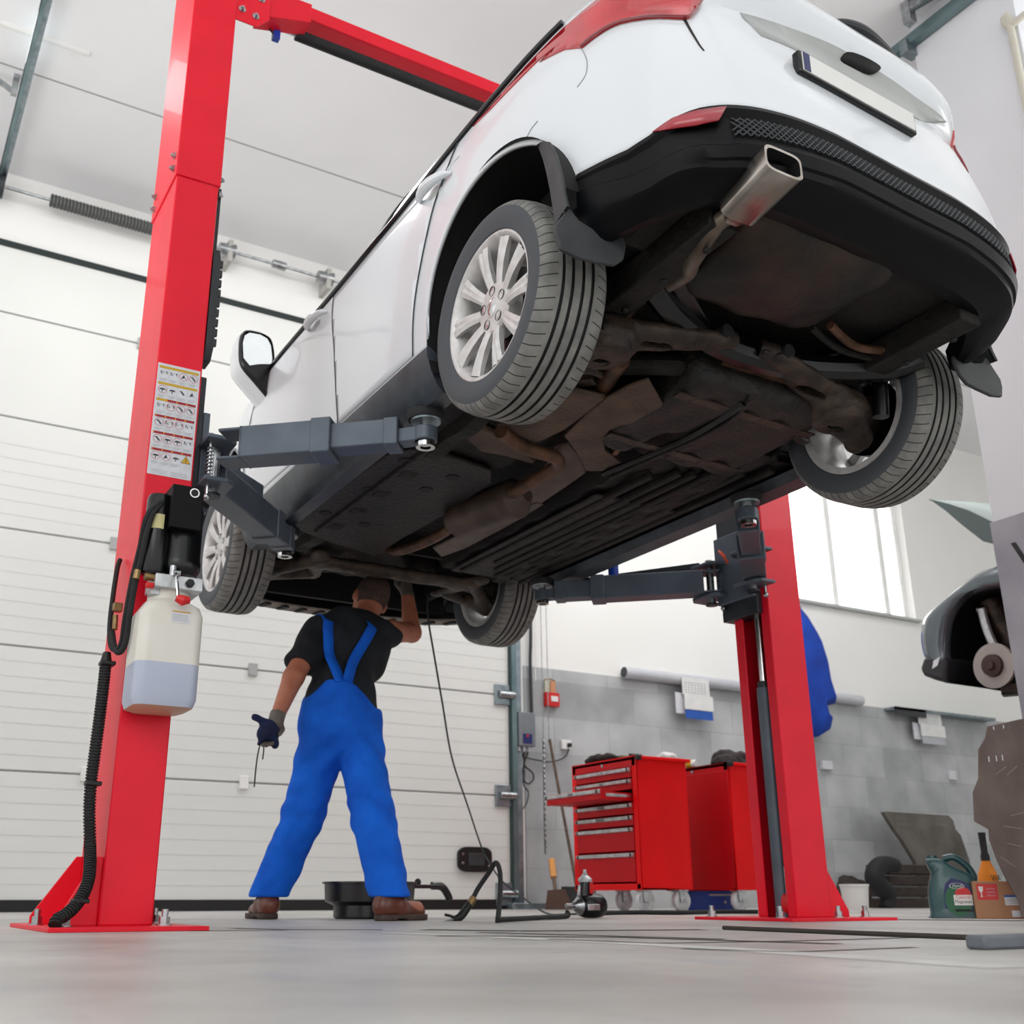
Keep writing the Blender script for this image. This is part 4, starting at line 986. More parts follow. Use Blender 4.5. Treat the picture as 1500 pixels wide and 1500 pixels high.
mb = MB(); mb.tube([Vector((.835, 3.375, .998)), Vector((.855, 3.37, .99)), Vector((.875, 3.372, .995))], lambda t: .012+.006*math.sin(PI*t), 12, REDP); mb.build('lever_knob', None, lv)
mb = MB()
mb.lathe([(.0, 1.10), (.058, 1.10), (.066, 1.115), (.070, 1.125), (.070, 1.15), (.067, 1.16), (.067, 1.335), (.062, 1.345), (0, 1.35)], (.865, 3.50, 0), 'z', 32, BLKMET)
mb.lathe([(.0, 1.09), (.036, 1.09), (.04, 1.10), (.04, 1.35), (.034, 1.365), (0, 1.37)], (.775, 3.475, 0), 'z', 28, BLKMET)
mb.lathe([(.0405, 1.24), (.0412, 1.24), (.0412, 1.29), (.0405, 1.29)], (.775, 3.475, 0), 'z', 16, mat('label_pale_yellow', '#c9c08a', .5), a0=PI*1.0, a1=PI*1.6)
mb.build('motor', None, unit, angle=40)
mb = MB(); mb.bb((.80, 3.41, 1.245), (.905, 3.54, 1.395), mat('box_black', '#0b0b0d', .6, spec=.2)); bx_ = mb.build('control_box', None, unit, bevel=.003)
mb = MB(); mb.lathe([(.0, -.006), (.012, -.006), (.0125, -.004), (.0165, -.004), (.0165, .001)], (.872, 3.409, 1.372), 'y', 24, BLACK, mfun=lambda i: BLACK if i < 2 else CHROME); mb.build('start_button', None, bx_)
# hoses and wiring on the left column
def hose(name, px, r, m, Y=None, n=8, k=6):
    pts = [P(a, b, Y=Y) if len(t) == 2 else P(a, b, Y=t[2]) for t in px for a, b in [t[:2]]]
    mb = MB(); mb.tube(pts, r, n, m, smooth=k); return mb
B(hose('h', [(238, 735, 3.44), (222, 745, 3.43), (212, 765, 3.44), (205, 800, 3.47), (193, 850, 3.5), (183, 905, 3.52), (178, 940, 3.55), (170, 952, 3.57), (162, 945, 3.6), (161, 915, 3.65), (166, 870, 3.72), (172, 832, 3.78), (176, 820, 3.8)], .0085, RUBBER), 'hydraulic_hose', None, lift)
B(hose('h', [(236, 738, 3.44), (224, 752, 3.43), (215, 780, 3.44), (208, 815, 3.46), (198, 855, 3.48), (190, 900, 3.5), (184, 940, 3.53), (176, 955, 3.55), (168, 950, 3.58), (164, 925, 3.62)], .010, RUBBER), 'hydraulic_hose', None, lift)
mb = MB(); a = P(168, 922, Y=3.62); mb.cyl(a, a+Vector((0, .01, .05)), .009, n=8, m=BRASS); B(mb, 'hose_fitting', None, lift)
mb = MB(); a = P(199, 848, Y=3.46); mb.cyl(a, a+Vector((.003, 0, .03)), .011, n=8, m=BRASS); B(mb, 'hose_fitting', None, lift)
mb = MB(); a = P(172, 890, Y=3.66); mb.box(a, (.03, .03, .03), m=BRASS); B(mb, 'hose_tee', None, lift, bevel=.003)
cd = [(155, 970), (152, 1000), (146, 1050), (138, 1110), (133, 1150), (131, 1190), (132, 1240), (131, 1280), (124, 1305), (112, 1325), (96, 1340), (84, 1347), (80, 1356)]
pts = spline([P(a, b, Y=3.62-.16*max(0, (b-1240)/116)) for a, b in cd], 14)
rn = len(pts)
mb = MB(); mb.tube(pts, .0155, 14, RUBBER)
cum = [0]
for i in range(1, rn): cum.append(cum[-1]+(pts[i]-pts[i-1]).length)
q = 0
while q < cum[-1]:
    i = max(1, next((k for k in range(rn) if cum[k] >= q), rn-1)); L = cum[i]-cum[i-1]; t = (pts[i]-pts[i-1]).normalized(); cc = pts[i-1]+t*(q-cum[i-1])
    mb.tube([cc-t*.0026, cc+t*.0026], .0192, 12, RUBBER); q += .0095
B(mb, 'corrugated_conduit', None, lift, smooth=True)
mb = MB()
for a, b in ((154, 972), (133, 1148), (114, 1320)):
    c = P(a, b, Y=3.62-.16*max(0, (b-1240)/116)); mb.box(c+Vector((.006, -.002, 0)), (.048, .045, .013), m=BLACK)
mb.cyl(P(155, 972, Y=3.62), P(157, 955, Y=3.62), .02, .012, n=12, m=BLACK)
B(mb, 'conduit_clips', None, lift, bevel=.003)
# ------------------------------------------------------------------ the mechanic
person = thing('person', 'man in blue bib overalls and black t-shirt under the car, reaching up, seen from behind', 'person', (2.0, 4.8, 0))
J = {}
def jp(n, x, y, Y): J[n] = np.array(P(x, y, Y=Y))
jp('pelvis', 498, 1065, 4.78); jp('waist', 500, 1015, 4.80); jp('chest', 512, 950, 4.88); jp('neck', 530, 905, 4.95); jp('head', 543, 878, 5.03)
jp('shL', 466, 928, 4.88); jp('elL', 430, 992, 4.78); jp('wrL', 406, 1050, 4.72); jp('haL', 398, 1078, 4.70)
jp('shR', 572, 925, 4.93); jp('elR', 603, 927, 5.10); jp('wrR', 597, 872, 5.16); jp('haR', 592, 850, 5.18)
jp('hipL', 474, 1085, 4.80); jp('knL', 444, 1195, 4.88); jp('anL', 391, 1318, 5.02)
jp('hipR', 526, 1085, 4.74); jp('knR', 546, 1195, 4.58); jp('anR', 572, 1322, 4.42)
for n in ('anL', 'anR'): J[n][2] = .085
hd = J['head']; hax = np.array([.30, .05, .95]); hax /= np.linalg.norm(hax)
hx = np.array([.95, 0, -.30]); hx /= np.linalg.norm(hx); hyv = np.cross(hax, hx)
HR = np.stack([hx, hyv, hax], 1)
def torso(p, g=0):
    d = ell(p, J['pelvis'], (.175+g, .125+g, .15+g))
    d = smin(d, ell(p, (J['pelvis']+J['waist'])/2+np.array([0, -.02, -.03]), (.165+g, .12+g, .16+g)), .05)
    d = smin(d, ell(p, J['waist'], (.155+g, .105+g, .14+g)), .06)
    d = smin(d, ell(p, J['chest'], (.205+g, .12+g, .20+g)), .08)
    d = smin(d, cap(p, J['shL'], J['shR'], .068+g, .068+g), .06)
    return d
def armL(p, g=0): return smin(cap(p, J['shL'], J['elL'], .062+g, .050+g), cap(p, J['elL'], J['wrL'], .052+g, .034+g), .02)
def armR(p, g=0): return smin(cap(p, J['shR'], J['elR'], .062+g, .052+g), cap(p, J['elR'], J['wrR'], .054+g, .036+g), .02)
def legs(p, g=0, bag=0):
    d = None
    for s in 'LR':
        q = smin(cap(p, J['hip'+s], J['kn'+s], .098+g, .062+g+bag), cap(p, J['kn'+s], J['an'+s], .06+g+bag, .042+g+bag*1.3), .03)
        d = q if d is None else smin(d, q, .02)
    return d
def headf(p):
    c = hd; d = ell(p, c+hax*.015, (.083, .103, .117), HR); d = smin(d, ell(p, c+hyv*.045-hax*.05, (.06, .055, .065), HR), .03)   # jaw
    d = smin(d, cap(p, J['neck']+np.array([0, -.0, -.04]), c-hax*.06-hyv*.03, .062, .056), .03)
    for s in (-1, 1): d = smin(d, ell(p, c+hx*s*.087-hyv*.0-hax*.012, (.013, .024, .034), HR), .008)
    d = smin(d, ell(p, c+hyv*.108-hax*.01, (.014, .02, .025), HR), .012)   # nose
    for s in (-1, 1): d = np.maximum(d, -ell(p, c+hx*s*.032+hyv*.098+hax*.015, (.016, .012, .009), HR))
    d = np.maximum(d, -ell(p, c+hyv*.10-hax*.055, (.024, .01, .004), HR))
    return d
def fingers(p, base, dirv, side, r=.0095, curl=.5, g=0):
    d = ell(p, base, (.042+g, .022+g, .05+g)) if False else cap(p, base-dirv*.035, base+dirv*.03, .027+g, .030+g)
    n = np.cross(dirv, side); out = d
    for i, L in enumerate((.062, .072, .068, .054)):
        a = base+dirv*.045+side*(.027-.018*i); k1 = a+dirv*L*.5+n*L*curl*.25; k2 = k1+dirv*L*.42+n*L*curl*.6
        out = np.minimum(out, np.minimum(cap(p, a-dirv*.02, k1, r+g, r*.92+g), cap(p, k1, k2, r*.92+g, r*.75+g)))
    t0 = base+side*.028-dirv*.015; t1 = t0+side*.022+dirv*.03+n*.012; t2 = t1+dirv*.03+n*.014
    out = np.minimum(out, np.minimum(cap(p, t0, t1, r*1.25+g, r*1.1+g), cap(p, t1, t2, r*1.1+g, r*.85+g)))
    return out
dL = J['haL']-J['wrL']; dL /= np.linalg.norm(dL); sL = np.array([.75, -.65, .1]); sL -= dL*(sL@dL); sL /= np.linalg.norm(sL)
dR = J['haR']-J['wrR']; dR /= np.linalg.norm(dR); sR = np.array([-.9, .3, 0]); sR -= dR*(sR@dR); sR /= np.linalg.norm(sR)
hL = J['wrL']+dL*.055; hR = J['wrR']+dR*.055
def bodyf(p):
    d = smin(torso(p, -.012), armL(p, -.002), .02); d = smin(d, armR(p, -.002), .02); d = smin(d, legs(p, -.012), .04)
    d = smin(d, headf(p), .025)
    d = smin(d, fingers(p, hL, dL, sL, .0085, .7, -.001), .008); d = smin(d, fingers(p, hR, dR, sR, .0085, .5, -.001), .008)
    for s, tv in (('L', (.1, 1, 0)), ('R', (.9, .3, 0))):
        tv = np.array(tv, float); tv /= np.linalg.norm(tv); a = J['an'+s]*np.array([1, 1, 0])+np.array([0, 0, .05]); d = smin(d, cap(p, a-tv*.03, a+tv*.16, .035, .03), .03)
    return d
def PR(o): return rel(o, person)
allp = np.array(list(J.values())); blo, bhi = allp.min(0)-.16, allp.max(0)+.16; blo[2] = 0.0; bhi[2] = allp[:, 2].max()+.14
PR(sdf_build('body', bodyf, blo, bhi, .0095, SKIN, None, 1))
# t-shirt
neckn = J['head']-J['neck']; neckn /= np.linalg.norm(neckn)
aL = J['elL']-J['shL']; lL = np.linalg.norm(aL); aL /= lL; aR = J['elR']-J['shR']; lR = np.linalg.norm(aR); aR /= lR
def fold(p, a, f, amp, ph=0): return amp*np.sin(p@np.array(a)*f+ph)
def teef(p):
    d = torso(p, .010)
    sl = np.maximum(cap(p, J['shL'], J['elL'], .080, .078), (p-J['shL'])@aL-lL*.74); sr = np.maximum(cap(p, J['shR'], J['elR'], .080, .080), (p-J['shR'])@aR-lR*.92)
    d = smin(smin(d, sl, .03), sr, .03)
    d = d+fold(p, (.8, .1, .6), 46, .0035)+fold(p, (-.7, .2, .7), 61, .003, 1.0)*(.5+.5*np.sin(p[:, 0]*17))+fold(p, (.2, .1, 1), 33, .002, 2)
    d = np.maximum(d, (p-(J['neck']+np.array([0, 0, -.012])))@neckn)
    hem = P(500, 1052, Y=4.8).z
    return np.maximum(d, hem-p[:, 2])
PR(sdf_build('tshirt', teef, blo+[0, 0, .8], bhi, .0085, TEE, None, 1))
# bib overalls
def xz(px, py): q = P(px, py, Y=4.72); return q.x, q.z
def side_of(p, a, b):   # >0 outside (above) the line a->b in the x,z plane
    (x0, z0), (x1, z1) = a, b; n = np.array([-(z1-z0), x1-x0]); n /= np.linalg.norm(n)
    return (p[:, 0]-x0)*n[0]+(p[:, 2]-z0)*n[1]
bibTL, bibTR, bibL, bibR = xz(478, 996), xz(504, 996), xz(446, 1030), xz(534, 1030)
def ovf(p):
    d = smin(torso(p, .024), legs(p, .012, .024), .035)
    for s in 'LR':   # wide trouser ends that fall over the shoes
        a = J['an'+s]; d = smin(d, cap(p, J['kn'+s]*.35+a*.65, a+np.array([0, .0, -.02]), .068, .072), .03)
    kz = J['knL'][2]
    near = np.exp(-((p[:, 2]-kz)/.16)**2); low = np.exp(-((p[:, 2]-.16)/.10)**2); seat = np.exp(-((p[:, 2]-.72)/.12)**2)
    d = d+near*(fold(p, (.55, .2, .8), 85, .003)+fold(p, (-.7, 0, .7), 65, .004, .7)*np.sin(p[:, 0]*40))+low*(fold(p, (.5, .3, .7), 60, .003, 1.2)+fold(p, (-.6, .2, .7), 90, .002))+seat*(fold(p, (.75, 0, .7), 60, .006)*(p[:, 0] > 2.03)+fold(p, (-.75, 0, .7), 60, .006)*(p[:, 0] < 1.97))
    d = d+fold(p, (1, .3, .2), 38, .002)*np.clip((1.0-p[:, 2])/.3, 0, 1)
    top = np.maximum(np.maximum(side_of(p, bibL, bibTL), side_of(p, bibTR, bibR)), p[:, 2]-bibTL[1])
    top = np.where(p[:, 2] < bibL[1], np.minimum(top, p[:, 2]-bibL[1]), top)
    d = np.maximum(d, top)
    return np.maximum(d, .095-.03*np.clip((p[:, 1]-4.4)*0, 0, 1)-p[:, 2])
PR(sdf_build('overalls', ovf, blo*np.array([1, 1, 0])+np.array([-.04, -.04, .01]), np.array([bhi[0], bhi[1]+.05, bibTL[1]+.05]), .0085, BLUE, None, 1))
def front_y(fn, x, z, y0=4.45, y1=5.1):
    ys = np.linspace(y0, y1, 260); v = fn(np.stack([np.full(260, x), ys, np.full(260, z)], 1)); i = np.argmax(v < 0)
    return ys[i] if v[i] < 0 else None
for pts in (((487, 1003), (485, 975), (483, 945), (482, 920), (484, 908)), ((497, 1003), (508, 980), (522, 957), (536, 934), (546, 918))):
    mb = MB(); rows = []
    P3 = spline([P(a, b, Y=4.76) for a, b in pts], 6)
    for i, q in enumerate(P3):
        y = front_y(lambda p: np.minimum(torso(p, .018), ovf(p)), q.x, q.z); y = 4.80 if y is None else y
        # keep the strap on the same line of the back
        rows.append(Vector((q.x, y, q.z)))
    L = []
    for i, q in enumerate(rows):
        t = (rows[min(i+1, len(rows)-1)]-rows[max(i-1, 0)]).normalized(); w = t.cross(Vector((0, 1, 0))).normalized()*.026
        L.append([q-w+Vector((0, -.007, 0)), q+w+Vector((0, -.007, 0))])
    top = rows[-1]; 
    for dy, dz in ((.03, .03), (.07, .045), (.12, .045), (.17, .01)):
        w = L[-1][1]-L[-1][0]; L.append([Vector((top.x, top.y+dy, top.z+dz))-w/2, Vector((top.x, top.y+dy, top.z+dz))+w/2])
    mb.add([v for r in L for v in r], [(2*i, 2*i+1, 2*i+3, 2*i+2) for i in range(len(L)-1)], BLUE); PR(mb.build('overall_strap', None, None, solid=.004))
# hair, cropped short
def hairf(p):
    d = ell(p, hd+hax*.020-hyv*.006, (.088, .109, .119), HR)
    q = (p-hd)@HR
    return np.maximum(np.maximum(d, -(q[:, 2]+.035+.35*q[:, 1]+.04)), -(ell(p, hd+hyv*.12-hax*.03, (.09, .10, .09), HR)))
PR(sdf_build('hair', hairf, hd-.17, hd+.17, .007, HAIR, None, 1))
# gloves
def gl(base, dirv, side, wr, curl):
    def f(p):
        d = fingers(p, base, dirv, side, .0085, curl, .003); d = smin(d, cap(p, wr-dirv*.015, base, .036, .034), .012)
        return np.maximum(d, -((p-wr)@dirv+.022))
    return f
for nm, base, dv, sv, wr, cu in (('L', hL, dL, sL, J['wrL'], .7), ('R', hR, dR, sR, J['wrR'], .5)):
    PR(sdf_build('work_glove', gl(base, dv, sv, wr, cu), base-.15, base+.15, .0048, GLOVE if nm == 'R' else GLOVE, None, 1))
# shoes
for s, tv in (('L', (.05, 1, 0)), ('R', (.93, .36, 0))):
    tv = np.array(tv, float); tv /= np.linalg.norm(tv); a = J['an'+s]*np.array([1, 1, 0]); sd = np.array([-tv[1], tv[0], 0])
    R = np.stack([tv, sd, [0, 0, 1]], 1)
    def shf(p, a=a, tv=tv, R=R):
        q = (p-a)@R; w = .046-.010*np.clip(1-np.abs(q[:, 0]-.06)/.1, 0, 1)*0
        d = smin(cap(p, a-tv*.045+[0, 0, .06], a+tv*.02+[0, 0, .068], .045, .046), cap(p, a+tv*.05+[0, 0, .042], a+tv*.175+[0, 0, .036], .043, .033), .05)
        d = smin(d, cap(p, a-tv*.035+[0, 0, .06], a-tv*.03+[0, 0, .105], .036, .04), .03)
        d = np.maximum(d, .022-p[:, 2]); return np.maximum(d, q[:, 2]-.135)
    def sof(p, a=a, tv=tv, R=R):
        q = (p-a)@R; d = np.minimum(np.hypot(np.maximum(np.abs(q[:, 0]-.065)-.10, 0), q[:, 1]*1.0)-.044-.006*np.clip((q[:, 0]-.02)/.1, 0, 1), 9)
        d = np.maximum(d, np.maximum(-p[:, 2]+.001, p[:, 2]-.026)); return np.maximum(d, -(np.maximum(np.abs(q[:, 0]-.03)-.03, p[:, 2]-.008)))
    sh_ = PR(sdf_build('shoe', shf, a-np.array([.25, .25, .03]), a+np.array([.25, .25, .14]), .006, SHOE, None, 1))
    so = sdf_build('sole', sof, a-np.array([.27, .27, .02]), a+np.array([.27, .27, .05]), .005, SOLE, None, 0); so.parent = sh_
# rag hanging from the left hand: a thing held
hb = hL+dL*.03
def ragf(p):
    d = ell(p, hb+np.array([-.045, -.03, .01]), (.035, .03, .05)); d = smin(d, cap(p, hb+np.array([-.03, -.035, .03]), hb+np.array([-.10, -.03, .06]), .022, .012), .02); d = smin(d, cap(p, hb+np.array([-.01, -.04, 0]), hb+np.array([.0, -.04, -.06]), .03, .012), .02)
    d = smin(d, cap(p, hb+np.array([-.05, -.04, 0]), hb+np.array([-.065, -.03, -.05]), .022, .01), .02)
    return d+fold(p, (.5, .3, .8), 120, .004)+fold(p, (.8, .3, -.5), 90, .004)
rag = sdf_build('cleaning_glove', ragf, hb-.19, hb+.16, .006, RAG, None, 1); center(rag)
tag(rag, 'crumpled dark blue glove with dangling string held in the mechanic\'s lowered hand', 'glove')
mb = MB(); s0 = Vector(hb)+Vector((-.06, -.035, -.03)); mb.tube([s0, s0+Vector((-.012, 0, -.06)), s0+Vector((-.018, 0, -.13)), s0+Vector((-.02, 0, -.21))], .0032, 6, BLACK, smooth=5); mb.tube([s0, s0+Vector((.012, 0, -.04)), s0+Vector((.01, 0, -.09))], .003, 6, BLACK, smooth=5)
so = mb.build('string'); so.parent = rag; so.matrix_parent_inverse = Matrix.Translation(rag.location).inverted()
# ------------------------------------------------------------------ the room
def struct(mb, name, m=None, parent=None, **k):
    o = mb.build(name, m, parent, **k)
    if parent is None: o['kind'] = 'structure'
    return o
WY, CZ = 8.3, 5.67
WALLM = mat('wall_white', '#f3f3f0', .8, noise='#eeeeea', scale=.7)
CEILM = mat('ceiling_white', '#f4f4f5', .8, noise='#ececee', scale=.6)
def floor_mat():
    m = bpy.data.materials.new('concrete_floor'); m.use_nodes = True; n = m.node_tree.nodes; l = m.node_tree.links; b = n['Principled BSDF']
    tc = n.new('ShaderNodeTexCoord')
    def noise(sc, det, st=None):
        t = n.new('ShaderNodeTexNoise'); t.inputs['Scale'].default_value = sc; t.inputs['Detail'].default_value = det; t.inputs['Roughness'].default_value = .6
        if st:
            mp = n.new('ShaderNodeMapping'); mp.inputs['Scale'].default_value = st; l.new(tc.outputs['Object'], mp.inputs['Vector']); l.new(mp.outputs['Vector'], t.inputs['Vector'])
        else: l.new(tc.outputs['Object'], t.inputs['Vector'])
        return t
    r = n.new('ShaderNodeValToRGB'); l.new(noise(1.4, 8).outputs['Fac'], r.inputs['Fac'])
    for e, (p, c) in zip(r.color_ramp.elements, ((.36, '#a4a19d'), (.62, '#c8c6c2'))): e.position = p; e.color = (*lin(c), 1)
    r2 = n.new('ShaderNodeValToRGB'); l.new(noise(5.5, 6).outputs['Fac'], r2.inputs['Fac'])
    r2.color_ramp.elements[0].position = .62; r2.color_ramp.elements[0].color = (0, 0, 0, 1); r2.color_ramp.elements[1].position = .74; r2.color_ramp.elements[1].color = (.75, .75, .75, 1)
    mx = n.new('ShaderNodeMix'); mx.data_type = 'RGBA'; l.new(r2.outputs['Color'], mx.inputs['Factor']); l.new(r.outputs['Color'], mx.inputs[6]); mx.inputs[7].default_value = (*lin('#8f8b86'), 1)
    r3 = n.new('ShaderNodeValToRGB'); l.new(noise(2.3, 5, (3, 1, 1)).outputs['Fac'], r3.inputs['Fac'])
    r3.color_ramp.elements[0].position = .56; r3.color_ramp.elements[0].color = (0, 0, 0, 1); r3.color_ramp.elements[1].position = .72; r3.color_ramp.elements[1].color = (.5, .5, .5, 1)
    mx2 = n.new('ShaderNodeMix'); mx2.data_type = 'RGBA'; l.new(r3.outputs['Color'], mx2.inputs['Factor']); l.new(mx.outputs[2], mx2.inputs[6]); mx2.inputs[7].default_value = (*lin('#9aa0ab'), 1)
    l.new(mx2.outputs[2], b.inputs['Base Color']); b.inputs['Roughness'].default_value = .42; b.inputs['Specular IOR Level'].default_value = .4
    bp = n.new('ShaderNodeBump'); bp.inputs['Strength'].default_value = .12; bp.inputs['Distance'].default_value = .01; l.new(noise(30, 5).outputs['Fac'], bp.inputs['Height']); l.new(bp.outputs['Normal'], b.inputs['Normal'])
    return m
def band_mat():
    m = bpy.data.materials.new('concrete_band'); m.use_nodes = True; n = m.node_tree.nodes; l = m.node_tree.links; b = n['Principled BSDF']; b.inputs['Roughness'].default_value = .7
    tc = n.new('ShaderNodeTexCoord'); mp = n.new('ShaderNodeMapping'); mp.inputs['Rotation'].default_value = (PI/2, 0, 0); l.new(tc.outputs['Object'], mp.inputs['Vector'])
    br = n.new('ShaderNodeTexBrick'); br.inputs['Scale'].default_value = 1.0; br.inputs['Brick Width'].default_value = .62; br.inputs['Row Height'].default_value = .33; br.inputs['Mortar Size'].default_value = .006
    br.inputs['Color1'].default_value = (*lin('#999c9e'), 1); br.inputs['Color2'].default_value = (*lin('#c2c5c6'), 1); br.inputs['Mortar'].default_value = (*lin('#9a9d9e'), 1); l.new(mp.outputs['Vector'], br.inputs['Vector'])
    t = n.new('ShaderNodeTexNoise'); t.inputs['Scale'].default_value = 2.4; t.inputs['Detail'].default_value = 5; l.new(tc.outputs['Object'], t.inputs['Vector'])
    r = n.new('ShaderNodeValToRGB'); l.new(t.outputs['Fac'], r.inputs['Fac']); r.color_ramp.elements[0].color = (*lin('#97999b'), 1); r.color_ramp.elements[1].color = (*lin('#c8cbcb'), 1); r.color_ramp.elements[0].position = .36; r.color_ramp.elements[1].position = .68
    mx = n.new('ShaderNodeMix'); mx.data_type = 'RGBA'; mx.inputs['Factor'].default_value = .5; l.new(br.outputs['Color'], mx.inputs[6]); l.new(r.outputs['Color'], mx.inputs[7]); l.new(mx.outputs[2], b.inputs['Base Color'])
    return m
FLOORM, BANDM = floor_mat(), band_mat()
mb = MB(); mb.bb((-7, -6, -.2), (17, WY+.3, 0)); fl = struct(mb, 'floor', FLOORM, smooth=False)
CRACK = mat('floor_crack', '#3f3832', .8); LINEW = mat('floor_line', '#d9d9d6', .6, noise='#c4c3c0', scale=8)
def strip(pts, w, m, name):
    mb = MB(); q = [Vector((P(a, b, Z=0).x, P(a, b, Z=0).y, .0006)) for a, b in pts]
    for a, b in zip(q, q[1:]):
        n_ = Vector((-(b-a).y, (b-a).x, 0)).normalized()*w/2; n_ = n_*(4 if m is CRACK else 1); mb.add([a-n_, a+n_, b+n_, b-n_], [(0, 1, 2, 3)], m)
    o = mb.build(name, None, fl, smooth=False); return o
for pts, w in (([(640, 1371), (900, 1373), (1230, 1383)], .012), ([(700, 1366), (850, 1370), (1060, 1376)], .010), ([(800, 1376), (960, 1382), (1150, 1379), (1330, 1374)], .008), ([(1000, 1390), (1160, 1395), (1340, 1388)], .006), ([(620, 1362), (760, 1364), (1030, 1362)], .02), ([(340, 1360), (420, 1362), (560, 1362)], .012), ([(277, 1364), (420, 1363)], .01)):
    strip(pts, w, CRACK, 'floor_crack')
strip([(560, 1366), (800, 1376), (1050, 1389), (1480, 1418)], .09, LINEW, 'floor_line')
strip([(1285, 1347), (1500, 1349)], .05, CRACK, 'floor_crack')
# back wall with a window opening and the band of concrete slabs
WX0, WX1, WZ0, WZ1 = 8.35, 10.80, 3.20, 4.84
mb = MB()
mb.bb((-7, WY, 0), (WX0, WY+.3, CZ)); mb.bb((WX1, WY, 0), (17, WY+.3, CZ)); mb.bb((WX0, WY, 0), (WX1, WY+.3, WZ0)); mb.bb((WX0, WY, WZ1), (WX1, WY+.3, CZ))
wb = struct(mb, 'wall_back', WALLM, smooth=False)
mb = MB(); mb.bb((5.26, WY-.012, 0), (17, WY, 2.10)); o = mb.build('concrete_band', BANDM, wb, smooth=False)
FRAMEW = mat('window_frame_white', '#f2f2f0', .4)
win = MB(); fy = WY+.10
for a, b in (((WX0, WZ0), (WX0+.08, WZ1)), ((WX1-.06, WZ0), (WX1, WZ1)), ((WX0, WZ0), (WX1, WZ0+.07)), ((WX0, WZ1-.07), (WX1, WZ1)), ((9.56, WZ0), (9.64, WZ1)), ((10.42, WZ0), (10.5, WZ1)), ((8.9, WZ0), (8.97, WZ1))): win.bb((a[0], fy, a[1]), (b[0], fy+.07, b[1]))
w1 = struct(win, 'window_1', FRAMEW, bevel=.006)
GL = mat('window_pane', '#ffffff', .0, trans=1)
for a, b in ((WX0+.08, 8.9), (8.97, 9.56), (9.64, 10.42), (10.5, WX1-.06)):
    mb = MB(); mb.bb((a, fy+.03, WZ0+.07), (b, fy+.036, WZ1-.07)); mb.build('pane', GL, w1, smooth=False)
mb = MB(); mb.bb((WX0-.05, WY-.06, WZ0-.03), (WX1+.03, WY+.1, WZ0)); mb.build('window_sill', mat('sill_grey', '#b7bab8', .5), w1, bevel=.004)
mb = MB(); mb.bb((2, 13, -1), (32, 13.3, 14)); struct(mb, 'window_backdrop', mat('backdrop_white', '#f4f4f2', .9), smooth=False)  # unseen white backdrop added to brighten the view through the window
struct(MB().bb((14.5, -6, 0), (14.8, WY, CZ)), 'light_blocking_wall', WALLM, smooth=False)  # unseen wall added to keep light from coming in on the right
mb = MB(); mb.bb((-7, 1.2, CZ), (17, WY+.3, CZ+.2)); mb.bb((-7, -6, CZ), (17, -4.8, CZ+.2)); mb.bb((12, -4.8, CZ), (17, 1.2, CZ+.2)); ce = struct(mb, 'ceiling', CEILM, smooth=False)
sk_ = struct(MB().bb((-7, -4.8, CZ+.02), (-6.9, 1.2, CZ+.12), FRAMEW), 'added_skylight')  # unseen skylight added behind the camera to let world light in
for k in range(6):
    mb = MB(); mb.bb((-7+19*(k+1)/6-.05, -4.8, CZ+.02), (-7+19*(k+1)/6+.05, 1.2, CZ+.12)); mb.build('frame_bar', FRAMEW, sk_)
    mb = MB(); mb.bb((-7+19*k/6, -4.8, CZ+.06), (-7+19*(k+1)/6, 1.2, CZ+.068)); mb.build('pane', GL, sk_, smooth=False)
seamy = P(145, 140, Z=CZ).y; print('ceiling seam y', seamy, P(455, 247, Z=CZ).y)
mb = MB()
for y in (seamy,): mb.bb((-7, y-.006, CZ-.003), (17, y+.006, CZ+.001))
mb.build('ceiling_joint', mat('joint_grey', '#9fa0a0', .8), ce, smooth=False)
# sectional door
DX0, DX1 = -3.0, 5.05
DOORM = mat('door_panel_white', '#dfe0dc', .55, noise='#d9dad6', scale=.8); SEAM = mat('door_seam_grey', '#8d8e8c', .7); DRIB = mat('door_rib', '#d3d4d1', .6)
zs = [.07, .922, 1.793, 2.652, 3.525, 4.38, 4.985]
door = struct(MB().bb((DX0, WY-.085, .075), (DX1, WY-.045, .915), DOORM), 'door_1', None, bevel=.004)
for i in range(1, 6):
    mb = MB(); mb.bb((DX0, WY-.085, zs[i]+.007), (DX1, WY-.045, zs[i+1]-.007), DOORM); mb.build('door_panel', None, door, bevel=.004)
mb = MB()
for i in range(6):
    if i: mb.bb((DX0, WY-.08, zs[i]-.008), (DX1, WY-.05, zs[i]+.008))
mb.build('panel_seam', SEAM, door, smooth=False)
mb = MB()
for i in range(4):
    for k in range(1, 8 if i < 2 else 7): z = zs[i]+(zs[i+1]-zs[i])*k/8; mb.bb((DX0, WY-.0862, z-.004), (DX1, WY-.084, z+.004))
mb.build('panel_ribs', DRIB, door, smooth=False)
mb = MB(); mb.bb((DX0, WY-.10, .0), (DX1, WY-.05, .078)); mb.build('bottom_seal', BLACK, door)
mb = MB(); mb.bb((DX0, WY-.10, 4.95), (DX1, WY-.03, 5.0)); mb.build('top_seal', mat('seal_green_black', '#0d1f1d', .6), door)
for px_, py_, i in ((370, 985, 2), (168, 797, 3), (197, 655, 4), (207, 512, 5), (357, 1147, 1), (125, 1137, 1)):
    c = P(px_, py_, Y=WY-.09); mb = MB(); mb.bb((c.x-.035, WY-.105, zs[i]-.05), (c.x+.035, WY-.083, zs[i]+.05)); mb.build('hinge', mat('hinge_grey', '#a5a6a5', .5) if i > 1 else WHITE, door, bevel=.004)
